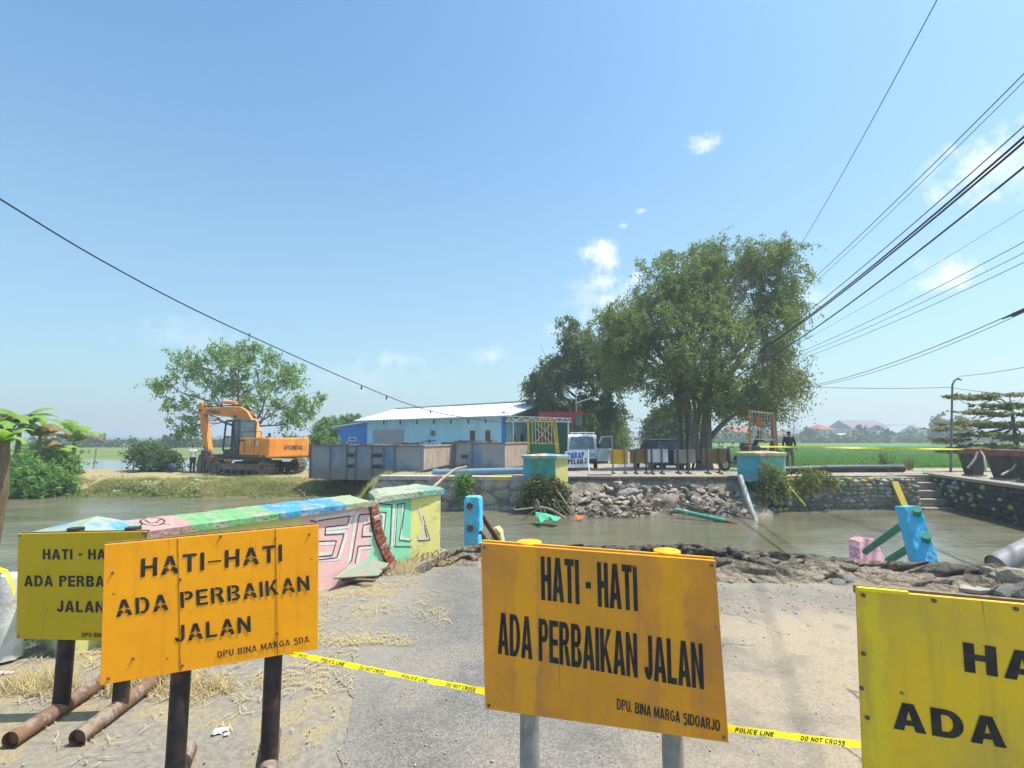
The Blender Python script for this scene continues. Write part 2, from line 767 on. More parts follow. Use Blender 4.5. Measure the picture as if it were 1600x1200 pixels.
def ground_h(x, y):
    x = np.asarray(x, float)
    y = np.asarray(y, float)
    s = y - shore(x)
    # left bank: grassy slope, flat crest, pond behind, strip of land beyond
    lb = np.where(s < 0, WATER_Z - .25 + .7 * s, WATER_Z - .25 + .8 * sstep(0, 2.3, s))
    lb = lb + .10 * vnoise(x, y, .9, 1) * sstep(.2, 1, s) + .16 * vnoise(x, y, 3.1, 2) * sstep(.2, 2, s)
    back = sstep(32.2, 34.2, y)
    lb = lb * (1 - back) + (-1.35) * back
    strip = sstep(53, 56, y + 3 * vnoise(x, y, 20, 6))
    lb = lb * (1 - strip) + (-.80) * strip
    # middle: level ground at the bridge head, sloping down behind
    mid = -.38 * sstep(21.2, 29, y) - .12 * sstep(29, 60, y)
    mid = mid + .03 * vnoise(x, y, 2.0, 5)
    mid = np.where(s < 0.1, -2.6, mid)
    f = sstep(-6.6, -4.6, x)
    z = lb * (1 - f) + mid * f
    # right-hand quay
    rx = right_edge(y)
    quay = np.where(y < 21, 0.0, -.38 * sstep(21.2, 29, y) - .12 * sstep(29, 60, y))
    z = np.where((x > rx + .15), quay + .02 * vnoise(x, y, 1.5, 8), z)
    # stair well
    z = np.where((x > 14.75) & (x < rx + .2) & (y < 20.6) & (y > 18.0), -2.0, z)
    far = sstep(150, 400, y)
    z = z * (1 - far) + (-.8) * far
    z = np.where(y > 10, z, np.where(x > rx + .15, z, -2.6))
    return z


def axis(lo, hi, step, far_lo, far_hi, k=1.22):
    a = list(np.arange(lo, hi, step))
    d, v = step, hi
    out = []
    while v < far_hi:
        out.append(v)
        d *= k
        v += d
    out.append(far_hi)
    d, v = step, lo
    low = []
    while v > far_lo:
        d *= k
        v -= d
        low.append(max(v, far_lo))
    return np.array(low[::-1] + a + out)


gx = axis(-26, 24, .2, -2500, 2500)
gy = axis(10, 36, .2, 5, 4500)
GX, GY = np.meshgrid(gx, gy)
GZ = ground_h(GX, GY)
nx, ny = len(gx), len(gy)
ii = np.arange(nx * ny).reshape(ny, nx)
F = np.stack([ii[:-1, :-1], ii[:-1, 1:], ii[1:, 1:], ii[1:, :-1]], -1).reshape(-1, 4)


def ground_material():
    m, t, b = newmat('far_ground_mix', .95, 0, .1)
    v = vmap(t)
    sp = nd(t, 'ShaderNodeSeparateXYZ')
    t.links.new(v, sp.inputs[0])
    X, Y, Z = sp.outputs
    n1 = tnoise(t, v, .8, 7, .65)
    n2 = tnoise(t, v, 4.5, 6, .7)
    n3 = tnoise(t, v, .12, 4)
    dust = tmix(t, trange(t, n2, .35, .65), (.42, .36, .28), (.27, .23, .18))
    dry = tmix(t, trange(t, n2, .35, .7), (.38, .32, .17), (.22, .20, .09))
    green = tmix(t, trange(t, n2, .3, .7), (.085, .16, .035), (.12, .19, .05))
    lb = tmix(t, trange(t, n1, .45, .65), dry, (.17, .20, .07))
    mud = (.10, .085, .06)
    lb = tmix(t, trange(t, Z, WATER_Z + .02, WATER_Z + .22, 1, 0), lb, mud)
    # bare trodden crest on the left bank
    crest = tmath(t, 'MULTIPLY', trange(t, Y, 24.6, 25.6), trange(t, Y, 29.5, 32, 1, 0))
    crest = tmath(t, 'MULTIPLY', crest, trange(t, n1, .35, .55, .3, .75))
    lb = tmix(t, crest, lb, (.36, .29, .17))
    c = tmix(t, trange(t, X, -6.4, -4.4), lb, dust)
    # asphalt of the road beyond
    rx = tmath(t, 'SUBTRACT', X, tmath(t, 'MULTIPLY', Y, .231))
    # rice field to the right of the road, green land left of it
    fld = tmix(t, trange(t, tnoise(t, vmap(t, (.4, 3, 1)), 1.3, 5), .3, .7), (.075, .19, .04), (.11, .23, .055))
    fy = trange(t, tmath(t, 'ADD', Y, tmath(t, 'MULTIPLY', n1, 2.0)), 30.5, 31.6)
    fx = trange(t, rx, 5.4, 5.9)
    c = tmix(t, tmath(t, 'MULTIPLY', fy, fx), c, fld)
    lx = tmath(t, 'MULTIPLY', trange(t, Y, 50, 56), trange(t, rx, -3.2, -2.4, 1, 0))
    c = tmix(t, lx, c, tmix(t, n3, (.10, .17, .04), (.19, .22, .08)))
    c = tmix(t, trange(t, Y, 170, 240), c, (.06, .11, .035))
    t.links.new(c, b.inputs['Base Color'])
    addbump(t, b, tmix(t, .5, n2, tnoise(t, v, 22, 5)), .6, .08)
    return m


far_ground = npmesh('far_ground', np.stack([GX, GY, GZ], -1).reshape(-1, 3), F, ground_material(), smooth=True)
tag(far_ground, kind='structure')


# ---- water
def water_material():
    m, t, b = newmat('canal_water', .07, 0, .85)
    v = vmap(t, (1, 1, 1))
    n = tnoise(t, vmap(t, (.35, 1, 1)), .55, 4)
    c = tmix(t, trange(t, n, .3, .7), (.120, .116, .070), (.160, .150, .098))
    silt = tnoise(t, vmap(t, (.22, .6, 1), rot=(0, 0, .12)), .9, 6, .6, 1.2)
    c = tmix(t, trange(t, silt, .46, .66, 0, .6), c, (.22, .205, .135))
    t.links.new(c, b.inputs['Base Color'])
    t.links.new(trange(t, silt, .35, .65, .05, .16), b.inputs['Roughness'])
    b.inputs['IOR'].default_value = 1.33
    h1 = tnoise(t, vmap(t, (1.0, 2.6, 1)), 2.6, 4, .55, .4)
    h2 = tnoise(t, vmap(t, (1.0, 2.0, 1), rot=(0, 0, .3)), 9, 3, .5, .2)
    calm = trange(t, tnoise(t, vmap(t, (.10, .22, 1)), 1.0, 3, .5, .8), .40, .60, .25, 1)
    h = tmath(t, 'MULTIPLY', tmath(t, 'ADD', h1, tmath(t, 'MULTIPLY', h2, .3)), calm)
    addbump(t, b, h, .42, .11)
    return m


wx = [-90, -30, 0, 30]
mb = MB()
mb.add([(-140, 1.2, WATER_Z), (15.5, 1.2, WATER_Z), (17.5, 21, WATER_Z), (17.5, 24.6, WATER_Z), (-140, 24.6, WATER_Z)], [(0, 1, 2, 3, 4)])
tag(build(mb, 'water', water_material()), kind='structure')
mb = MB()
mb.add([(-300, 33, -1.0), (-5.5, 33, -1.0), (-5.5, 57, -1.0), (-300, 57, -1.0)], [(0, 1, 2, 3)])
pm, pt_, pb = newmat('pond_water', .12, 0, .5)
pb.inputs['Base Color'].default_value = (.18, .22, .22, 1)
addbump(pt_, pb, tnoise(pt_, vmap(pt_), 3, 3), .15, .05)
tag(build(mb, 'pond', pm), kind='structure')

# ---- road beyond the canal
def asphalt_material(name, dusty=.5, base=(.19, .185, .175)):
    m, t, b = newmat(name, .92, 0, .2)
    v = vmap(t)
    fine = tnoise(t, v, 95, 3, .7)
    mid = tnoise(t, v, 14, 5, .7)
    big = tnoise(t, v, .55, 5, .6, .4)
    vor = nd(t, 'ShaderNodeTexVoronoi')
    vor.inputs['Scale'].default_value = 120
    t.links.new(v, vor.inputs['Vector'])
    c = tmix(t, trange(t, fine, .38, .62), tuple(k * .55 for k in base), tuple(k * 1.4 for k in base))
    c = tmix(t, trange(t, vor.outputs['Distance'], .02, .22, .8, 0), c, tuple(min(1, k * 1.9) for k in base))
    c = tmix(t, trange(t, mid, .40, .75, 0, .35), c, (.10, .095, .09))
    c = tmix(t, trange(t, big, .45, .68, 0, dusty), c, (.40, .335, .255))
    spk = nd(t, 'ShaderNodeTexVoronoi')
    spk.inputs['Scale'].default_value = 17
    t.links.new(v, spk.inputs['Vector'])
    c = tmix(t, trange(t, spk.outputs['Distance'], .03, .07, .7, 0), c, (.5, .47, .41))
    t.links.new(c, b.inputs['Base Color'])
    addbump(t, b, tmath(t, 'ADD', fine, tmath(t, 'MULTIPLY', mid, .6)), .55, .006)
    return m


mb = MB()
pts = []
for Y in [30, 34, 40, 50, 65, 90, 130, 200, 300, 480]:
    z = float(ground_h(np.array([Y * .231 + 4]), np.array([float(Y)]))[0]) + .04
    pts.append(((Y * .231 - .9, Y, z), (Y * .231 + 2.9, Y, z)))
mb.add([p for q in pts for p in q], [(2 * i, 2 * i + 1, 2 * i + 3, 2 * i + 2) for i in range(len(pts) - 1)])
ROADM = asphalt_material('far_asphalt', .4, (.20, .20, .20))
tag(build(mb, 'far_road', ROADM), kind='structure')
mb = MB()                                   # dusty paved head of the bridge approach
q = [(2.0, 18.86, .035), (8.6, 18.86, .035), (9.6, 21.2, .02), (10.6, 24, -.06), (10.2, 30.2, -.31), (5.5, 30.2, -.33), (3.2, 24, -.08), (2.0, 21.2, .01)]
mb.add(q, [(0, 1, 2, 3, 6, 7), (3, 4, 5, 6)])
tag(build(mb, 'bridge_head_pavement', asphalt_material('bridge_head_asphalt', .95, (.30, .27, .24))), kind='structure')

# ---- near bank
nb = [(-16, -8), (-16, 11), (-11.2, 10.4), (-6.2, 5.2), (-4.6, 4.05), (-3.5, 3.75), (-2.05, 5.95), (-1.75, 6.9), (-1.1, 7.25), (-.78, 6.85),
      (-.98, 6.35), (-1.14, 6.0), (-1.05, 5.78), (-.82, 5.82), (-.72, 6.1), (-.5, 6.35), (-.2, 6.3), (1.0, 5.75), (2.2, 5.6), (3.6, 5.5), (4.4, 5.35), (4.72, 5.0), (5.1, 4.6),
      (6.6, 4.2), (9, 3.4), (9, -8)]
nbank = []
for i, (a, c) in enumerate(nb):
    d = nb[(i + 1) % len(nb)]
    L = math.hypot(d[0] - a, d[1] - c)
    k = max(1, int(L / .12)) if 0 < i < len(nb) - 2 and L < 8 else 1
    for j in range(k):
        f = j / k
        x, y = a + (d[0] - a) * f, c + (d[1] - c) * f
        if 4 < i < len(nb) - 3:
            x += rnd.uniform(-.03, .03)
            y += rnd.uniform(-.04, .04)
        nbank.append((x, y))


def dirt_material():
    m, t, b = newmat('near_dirt', .95, 0, .12)
    v = vmap(t)
    n = tnoise(t, v, 2.2, 7, .65)
    n2 = tnoise(t, v, 26, 6, .7)
    c = tmix(t, trange(t, n2, .3, .7), (.19, .172, .15), (.31, .275, .225))
    c = tmix(t, trange(t, n, .47, .62, 0, .6), c, tmix(t, trange(t, tnoise(t, vmap(t, (4, 1, 1)), 30, 3), .35, .65), (.47, .36, .17), (.26, .21, .10)))
    c = tmix(t, trange(t, tnoise(t, v, 1.1, 4), .58, .7, 0, .5), c, (.17, .16, .15))
    t.links.new(c, b.inputs['Base Color'])
    addbump(t, b, tmath(t, 'ADD', n2, n), .7, .02)
    return m


mb = MB()
k = len(nbank)
mb.add([(x, y, 0) for x, y in nbank], [tuple(range(k))[::-1]])
low = [(x * 1.0, y + (.25 if y > 3 else 0), -2.2) for x, y in nbank]
mb.add([(x, y, 0) for x, y in nbank] + low, [(i, (i + 1) % k, k + (i + 1) % k, k + i) for i in range(k)])
tag(build(mb, 'near_ground', dirt_material()), kind='structure')

# asphalt sheet with a crumbled edge
edge_px = [(512, 1260), (540, 1130), (520, 1060), (560, 1010), (592, 968), (618, 940), (640, 915), (668, 899), (690, 886)]
road = [(7.6, -7.5), (7.6, 3.2), (6.0, 3.9), (4.95, 4.42)]
for px, py in [(1598, 938), (1500, 931), (1400, 921), (1310, 916), (1210, 914), (1120, 913), (1040, 908), (950, 903), (860, 896), (780, 890), (740, 888)]:
    p = G(px, py)
    road.append((p.x, p.y + .10))
for px, py in edge_px[::-1]:
    p = G(px, py)
    road.append((p.x, p.y))
road += [(-1.2, 1.0), (-2.6, -.4), (-4.5, -7.5)]
rp = []
for i, a in enumerate(road):
    d = road[(i + 1) % len(road)]
    L = math.hypot(d[0] - a[0], d[1] - a[1])
    k = max(1, int(L / .05)) if L < 2.2 else 1
    for j in range(k):
        f = j / k
        x, y = a[0] + (d[0] - a[0]) * f, a[1] + (d[1] - a[1]) * f
        w = 1 if 3 < i else 0
        o_ = w * (.14 * mnoise.noise(Vector((x * 1.7, y * 1.7, 3))) + .07 * mnoise.noise(Vector((x * 6, y * 6, 8))) + .03 * mnoise.noise(Vector((x * 19, y * 19, 5))))
        rp.append((x + o_, y + o_ * .3))
k = len(rp)
mb = MB()
mb.add([(x, y, .005) for x, y in rp], [tuple(range(k))])


def near_road_material():
    m = asphalt_material('near_asphalt', .35, (.172, .162, .150))
    t = m.node_tree
    b = t.nodes['Principled BSDF']
    old = b.inputs['Base Color'].links[0].from_socket
    v = vmap(t)
    sp = nd(t, 'ShaderNodeSeparateXYZ')
    t.links.new(v, sp.inputs[0])
    X, Y, Z = sp.outputs
    # the right half carries a spill of pale ochre dust, the left keeps its grey
    n = tnoise(t, vmap(t, (.8, .8, 1), rot=(0, 0, -.25)), 1.3, 6, .65, .5)
    s = tmath(t, 'ADD', tmath(t, 'MULTIPLY', X, .55), tmath(t, 'MULTIPLY', n, 1.6))
    f = tmath(t, 'MULTIPLY', trange(t, s, .75, 1.9, 0, .80), trange(t, tnoise(t, v, 38, 4, .7), .25, .6, .45, 1))
    f = tmath(t, 'MULTIPLY', f, trange(t, Y, 4.1, 5.0, 1, .25))
    c = tmix(t, f, old, (.40, .312, .205))
    g = tmath(t, 'MULTIPLY', trange(t, tnoise(t, vmap(t, (6, .9, 1), rot=(0, 0, .6)), 1.2, 5, .6), .50, .66, 0, .35), trange(t, Y, 3.9, 4.6))
    c = tmix(t, g, c, (.17, .17, .18))
    # thin crazing and a few wandering cracks
    vc = nd(t, 'ShaderNodeTexVoronoi', feature='DISTANCE_TO_EDGE')
    vc.inputs['Scale'].default_value = .95
    wv = nd(t, 'ShaderNodeVectorMath', operation='ADD')
    nz_ = nd(t, 'ShaderNodeTexNoise')
    nz_.inputs['Scale'].default_value = 3.5
    nz_.inputs['Detail'].default_value = 6
    t.links.new(v, nz_.inputs['Vector'])
    sc3 = nd(t, 'ShaderNodeVectorMath', operation='SCALE')
    sc3.inputs['Scale'].default_value = .35
    t.links.new(nz_.outputs['Color'], sc3.inputs[0])
    t.links.new(v, wv.inputs[0])
    t.links.new(sc3.outputs[0], wv.inputs[1])
    t.links.new(wv.outputs[0], vc.inputs['Vector'])
    ck = tmath(t, 'MULTIPLY', trange(t, vc.outputs['Distance'], .004, .012, .75, 0), trange(t, tnoise(t, v, .9, 3), .50, .60))
    c = tmix(t, ck, c, (.07, .065, .06))
    pt3 = trange(t, tnoise(t, v, 2.1, 5, .6, .6), .48, .66, 0, .38)
    c = tmix(t, pt3, c, (.10, .095, .09))
    # towards the left verge the crust is dusty and strewn with dirt
    e = tmath(t, 'ADD', tmath(t, 'ADD', X, tmath(t, 'MULTIPLY', Y, -.0)), tmath(t, 'MULTIPLY', n, .9))
    c = tmix(t, trange(t, e, -.75, .05, .55, 0), c, (.30, .265, .215))
    for L in list(t.links):
        if L.to_socket == b.inputs['Base Color']:
            t.links.remove(L)
    t.links.new(c, b.inputs['Base Color'])
    return m


tag(build(mb, 'near_road', near_road_material()), kind='structure')


# ---- broken lip of the approach: a ragged ridge of earth, crust and stone
def lerp_tab(tab, x):
    for (x0, *a), (x1, *b) in zip(tab, tab[1:]):
        if x <= x1:
            f = max(0, (x - x0) / (x1 - x0))
            return [p + (q - p) * f for p, q in zip(a, b)]
    return list(tab[-1][1:])


lip = []   # x-foot table: foot py, crest py, depth gap
foot_t = [(690, 886), (750, 888), (930, 903), (1120, 912), (1300, 915), (1400, 920), (1500, 930), (1600, 937)]
crest_t = [(690, 872), (720, 856), (750, 851), (930, 851), (1000, 850), (1100, 852), (1200, 858), (1300, 868), (1400, 876), (1500, 880), (1556, 879), (1575, 900), (1600, 915)]
nu, nv = 420, 48
RV = []
for i in range(nu):
    px = 684 + (1600 - 684) * i / (nu - 1)
    fy = lerp_tab(foot_t, px)[0]
    cy = lerp_tab(crest_t, px)[0] + 2.2 * mnoise.noise(Vector((px * .02, 3, 0))) + 1.5 * mnoise.noise(Vector((px * .09, 7, 0)))
    P0 = G(px, fy)
    P1 = Pt(px, cy, P0.y + .55)
    for j in range(nv):
        s = j / (nv - 1)
        if s < .6:
            q = s / .6
            p = P0.lerp(P1, q)
            p.z = P1.z * (q ** .55) - .03 * (1 - q)
            p.y += .06 * math.sin(q * math.pi)
        else:
            q = (s - .6) / .4
            p = P1 + Vector((0, .75 * q, -1.9 * q ** 1.2))
        fade = min(1, s * 5)
        nn = mnoise.noise(p * 2.4) * .13 + mnoise.noise(p * 5.5) * .055 + mnoise.noise(p * 13) * .035 + mnoise.noise(p * 30) * .014
        rid = (max(0, .18 - abs(mnoise.noise(p * 4.2 + Vector((9, 9, 9))))) * .55)
        off = (nn - rid * .8) * fade * (1 if s < .6 else 1.6)
        if .5 < s < .7:
            off *= .6
        p += Vector((off * .25, -off * 1.1, off * .6))
        RV.append(p[:])
ii = np.arange(nu * nv).reshape(nu, nv)
RF = np.stack([ii[:-1, :-1], ii[1:, :-1], ii[1:, 1:], ii[:-1, 1:]], -1).reshape(-1, 4)


def lip_material():
    m, t, b = newmat('broken_lip_earth', .95, 0, .12)
    v = vmap(t)
    sp = nd(t, 'ShaderNodeSeparateXYZ')
    t.links.new(v, sp.inputs[0])
    n = tnoise(t, v, 7, 7, .7)
    n2 = tnoise(t, v, 45, 6, .7)
    pale = tmix(t, trange(t, n, .35, .65), (.42, .345, .255), (.27, .22, .165))
    dark = tmix(t, trange(t, n2, .35, .65), (.19, .168, .14), (.10, .09, .078))
    hgt = tmath(t, 'ADD', sp.outputs[2], tmath(t, 'MULTIPLY', tmath(t, 'SUBTRACT', tnoise(t, v, 3.2, 5), .5), .42))
    c = tmix(t, trange(t, hgt, .075, .155), pale, dark)
    c = tmix(t, trange(t, n2, .5, .7, 0, .5), c, (.40, .34, .26))
    vo = nd(t, 'ShaderNodeTexVoronoi', feature='DISTANCE_TO_EDGE')
    vo.inputs['Scale'].default_value = 8
    t.links.new(vmap(t, (1, 1, 1.4)), vo.inputs['Vector'])
    cr = trange(t, vo.outputs['Distance'], .0, .05, .18, 0)
    c = tmix(t, cr, c, (.07, .06, .05))
    t.links.new(c, b.inputs['Base Color'])
    addbump(t, b, tmath(t, 'ADD', tmath(t, 'ADD', n, n2), tmath(t, 'MULTIPLY', vo.outputs['Distance'], 3)), 1.0, .04)
    return m


lipo = npmesh('broken_road_edge', RV, RF, lip_material(), smooth=False)
tag(lipo, kind='structure')
STONES = [rocks_mesh(i) for i in range(7)]
stone_pale = M('pale_limestone', (.50, .43, .32), (.33, .28, .21), 5, .9, bump=.8, bsc=14, bd=.03, dirt=(.16, .14, .11), dsc=4, damt=.6)
stone_grey = M('grey_stone', (.30, .28, .25), (.18, .17, .155), 5, .9, bump=.8, bsc=12, bd=.03, dirt=(.42, .37, .3), dsc=3, damt=.5)
stone_dark = M('dark_wet_stone', (.085, .08, .065), (.05, .05, .045), 5, .8, bump=.8, bsc=12, bd=.03)
for i, me in enumerate(STONES):
    me.materials.append([stone_pale, stone_pale, stone_grey, stone_pale, stone_grey, stone_grey, stone_pale][i])


def stone(parent, c, r, meshes=None, rz=None, flat=.75, world_parent=True, name='stone'):
    me = rnd.choice(meshes or STONES)
    L = Matrix.Translation(Vector(c))
    R = Matrix.Rotation(rz if rz is not None else rnd.uniform(0, 6.3), 4, 'Z') @ Matrix.Rotation(rnd.uniform(-.5, .5), 4, 'X') @ Matrix.Rotation(rnd.uniform(-.5, .5), 4, 'Y')
    S = Matrix.Diagonal((r * rnd.uniform(.85, 1.25), r * rnd.uniform(.75, 1.1), r * flat * rnd.uniform(.8, 1.2), 1))
    Mx = L @ R @ S
    if parent is not None:
        Mx = wmat(parent).inverted() @ Mx
    return inst(me, name, parent, Mx)


for i in range(18):                           # stones bedded in the pale lower face
    px = rnd.uniform(1122, 1580) if i < 15 else rnd.uniform(700, 1122)
    fy = lerp_tab(foot_t, px)[0]
    s = rnd.random() ** 1.3
    P0 = G(px, fy)
    P1 = Pt(px, lerp_tab(crest_t, px)[0], P0.y + .55)
    p = P0.lerp(P1, s * .75)
    p.z = P1.z * ((s * .75) ** .8)
    stone(lipo, p + Vector((0, .03, -.01)), rnd.uniform(.03, .08) * (1.15 - .4 * s), flat=.5)

# large dark boulders at the right end, below the lip
for px, py, Y, r in [(1588, 905, 4.95, .16), (1560, 908, 5.15, .12), (1603, 925, 4.75, .14), (1575, 925, 4.85, .10), (1545, 900, 5.3, .11)]:
    stone(lipo, Pt(px, py, Y), r)
# ================================================================ FOREGROUND SIGNS
def frame_of(TL, TR):
    TL, TR = Vector(TL), Vector(TR)
    x = (TR - TL)
    x.z = 0
    x.normalize()
    y = Vector((-x.y, x.x, 0))
    return x, y


def sign_paint(name, base, worn, chips, streak=0.0, bands=None, grime=.35, rim=None):
    m, t, b = newmat(name, .55, 0, .35)
    v = vmap(t)
    n = tnoise(t, v, 3.2, 7, .62, .3)
    c = tmix(t, trange(t, n, .38, .68, 0, grime), base, worn)
    c = tmix(t, trange(t, tnoise(t, v, 70, 4, .6), .35, .7, 0, .14), c, worn)
    if bands:                                     # brighter strips where the legs run behind / were re-taped
        sp = nd(t, 'ShaderNodeSeparateXYZ')
        t.links.new(v, sp.inputs[0])
        nx_ = tmath(t, 'ADD', sp.outputs[0], tmath(t, 'MULTIPLY', tmath(t, 'SUBTRACT', tnoise(t, v, 7, 7, .7), .5), .14))
        for bx, bw, colr, st in bands:
            d = tmath(t, 'ABSOLUTE', tmath(t, 'SUBTRACT', nx_, bx))
            c = tmix(t, trange(t, d, bw * .6, bw, st, 0), c, colr)
    # rain streaks
    if streak:
        s = tnoise(t, vmap(t, (9, 9, .7)), 3.0, 5, .6)
        c = tmix(t, trange(t, s, .5, .72, 0, streak), c, chips)
    # long thin scratches, two directions
    for rot_, th_ in ((.5, .70), (-.9, .715)):
        sc_ = tnoise(t, vmap(t, (60, 60, 1.2), rot=(0, rot_, 0)), 1.6, 3, .6)
        c = tmix(t, trange(t, sc_, th_, th_ + .02, 0, .6), c, chips)
    # specks and scuffs of bare metal or rust
    k = tnoise(t, vmap(t, (1, 1, .8)), 13, 9, .72)
    c = tmix(t, trange(t, k, .67, .70, 0, .85), c, chips)
    vo = nd(t, 'ShaderNodeTexVoronoi')
    vo.inputs['Scale'].default_value = 9
    t.links.new(v, vo.inputs['Vector'])
    c = tmix(t, trange(t, vo.outputs['Distance'], .035, .06, .8, 0), c, chips)
    t.links.new(c, b.inputs['Base Color'])
    t.links.new(trange(t, n, .3, .7, .45, .7), b.inputs['Roughness'])
    addbump(t, b, tmath(t, 'ADD', tmath(t, 'MULTIPLY', tnoise(t, v, 12, 5), .25), tnoise(t, v, 2.6, 3)), .5, .012)
    # fine scratches
    return m


INK = M('stencil_black_paint', (.022, .020, .020), (.045, .040, .036), 20, .6, bump=.1, dirt=(.16, .12, .07), dsc=26, damt=.45, dlo=.60)
INK_B = M('worn_black_paint', (.018, .017, .018), (.04, .036, .033), 20, .6, bump=.1, dirt=(.33, .17, .03), dsc=20, damt=.7, dlo=.62)
BLACKPIPE = M('black_painted_pipe', (.022, .018, .018), (.045, .032, .03), 12, .5, bump=.3, bsc=60, bd=.004, dirt=(.13, .06, .035), dsc=9, damt=.6)
RUSTPIPE = M('rusty_brown_pipe', (.22, .125, .075), (.13, .07, .045), 9, .75, bump=.5, bsc=50, bd=.005, dirt=(.32, .27, .22), dsc=5, damt=.7, dlo=.5)
GALV = M('galvanised_pipe', (.34, .35, .33), (.24, .25, .23), 14, .45, .35, bump=.2, bsc=60, bd=.003, dirt=(.5, .47, .4), dsc=7, damt=.5)
RAWSTEEL = M('cut_steel', (.18, .15, .13), None, 20, .6, .3)
EDGEWOOD = M('raw_board_edge', (.34, .22, .12), (.2, .13, .08), 30, .8, bump=.4)


def board_sign(label, c4, paint, lines, legs, legmat, thick=.012, leg_r=.04, frame=True, footmat=None, foot=None, caps=None, ink=INK, group='roadworks warning signs across the road', nuts=(), edge=None, back_frame=None):
    TL, TR, BR, BL = [Vector(p) for p in c4]
    x, y = frame_of(TL, TR)
    base = (BL + BR) / 2
    M4 = Matrix(((x.x, y.x, 0, base.x), (x.y, y.y, 0, base.y), (0, 0, 1, 0), (0, 0, 0, 1)))
    r = root('warning_sign', label, 'warning sign', M4=M4, group=group)
    nrm = (TR - TL).cross(BL - TL).normalized()          # points towards the reader
    if nrm.y > 0:
        nrm = -nrm
    mb = MB()
    bk = -nrm * thick
    mb.hexa([BL, BR, BR + bk, BL + bk], [TL, TR, TR + bk, TL + bk])
    build(mb, 'board', paint, r, world=True, bevel=.002)
    # thin folded rim round the back
    w = .02
    e = edge or EDGEWOOD
    ins = [(TL, TR), (BL, BR)]
    for a, b_ in ins:
        mb = MB()
        k = (a - (BL if a == TL else TL)).normalized() * -.006
        mb.bar(a + k + bk * 1.5 - nrm * .011, b_ + k + bk * 1.5 - nrm * .011, .012, w)
        build(mb, 'back_rail', e, r, world=True)
    for s, bl, br, tl, kw in lines:
        P = [PL(*q, TL, nrm) for q in (bl, br, tl)]
        kw = dict(kw)
        geo = text_geo(s, **kw)
        up = (P[1] - P[0]).cross(P[2] - P[0])
        lift = .0016 if up.dot(nrm) > 0 else -.0016
        for g_ in word_geos(geo):
            build(letter_mb(s, *P, lift=lift, geo=g_), 'lettering', ink, r, world=True)
    for k, (lx, ztop, back) in enumerate(legs):
        f = lx
        p = BL.lerp(BR, f)
        q = Vector((p.x, p.y, 0)) - nrm * (thick + leg_r + back)
        q.z = 0
        mb = MB()
        mb.tube([q + Vector((0, 0, .03)), Vector((q.x, q.y, ztop))], leg_r, 20)
        build(mb, 'leg', legmat, r, world=True)
        if caps:
            mb = MB()
            mb.lathe([(leg_r * 1.30, 0), (leg_r * 1.34, .005), (leg_r * 1.26, .009), (0.001, .010)], (q.x, q.y, ztop), 24)
            build(mb, 'leg_cap', caps, r, world=True)
        if foot:
            fl, bl_ = foot
            nh = Vector((nrm.x, nrm.y, 0)).normalized()
            a = q + nh * fl + Vector((0, 0, leg_r + .002))
            b_ = q - nh * bl_ + Vector((0, 0, leg_r + .002))
            mb = MB()
            mb.tube([a, b_], leg_r * 1.02, 20, cap=False)
            mb.tube([a - nh * .03, b_ + nh * .03], leg_r * .86, 20)     # inner bore, dark at the open end
            fo = build(mb, 'foot', footmat or legmat, r, world=True)
            for g in (-.10, .10):
                mb = MB()
                mb.tube([q - nh * (g - .006) + Vector((0, 0, leg_r)), q - nh * (g + .006) + Vector((0, 0, leg_r))], leg_r * 1.06, 20)
                build(mb, 'clamp_band', RAWSTEEL, r, world=True)
    for (px, py) in nuts:
        p = PL(px, py, TL, nrm)
        mb = MB()
        mb.tube([p, p + nrm * .003], .0055, 12)
        mb.tube([p + nrm * .003, p + nrm * .006], .0032, 6)
        build(mb, 'rivet', RAWSTEEL, r, world=True)
    return r, nrm


# -- orange sign with stencilled letters (left)
YA = 2.17
YB = 2.47
orange_paint = sign_paint('orange_enamel', (1.0, .40, .002), (.92, .33, .004), (.22, .09, .02), .12, grime=.5)
rA, nA = board_sign('orange warning sign with stencilled black letters, left of the road before the olive one',
    (Pt(163, 851, YA), Pt(498, 820, YB), Pt(497, 1014, YB), Pt(156, 1071, YA)), orange_paint,
    [('HATI\u2013HATI', (220, 902), (441, 877), (220.5, 873), dict(bold=.0, stencil=True, spacing=1.25)),
     ('ADA PERBAIKAN', (182, 964), (484, 922), (181, 938), dict(bold=.0, stencil=True, spacing=1.25)),
     ('JALAN', (273, 1004), (392, 987), (272.5, 978), dict(bold=.0, stencil=True, spacing=1.25)),
     ('DPU BINA MARGA SDA', (340, 1028), (483, 1003), (339.7, 1018), dict(bold=.0, stencil=True, spacing=1.25))],
    [(.33, .95, .0), (.77, .95, .0)], BLACKPIPE, leg_r=.038, footmat=RUSTPIPE, foot=(.34, .26),
    nuts=[(282, 905), (285, 1040), (430, 842), (433, 990), (176, 895), (345, 838), (483, 835), (170, 1060), (208, 1029)])
for a, b_ in (((278, 841), (282, 1048)), ((430.5, 826), (434, 1024))):
    seam = MB()
    P = PL(*a, Pt(163, 851, YA), nA)
    Q = PL(*b_, Pt(163, 851, YA), nA)
    seam.bar(P + nA * .001, Q + nA * .001, .0022, .002)
    build(seam, 'board_seam', M('rust_line', (.30, .10, .01), (.5, .2, .01), 30, .8), rA, world=True)

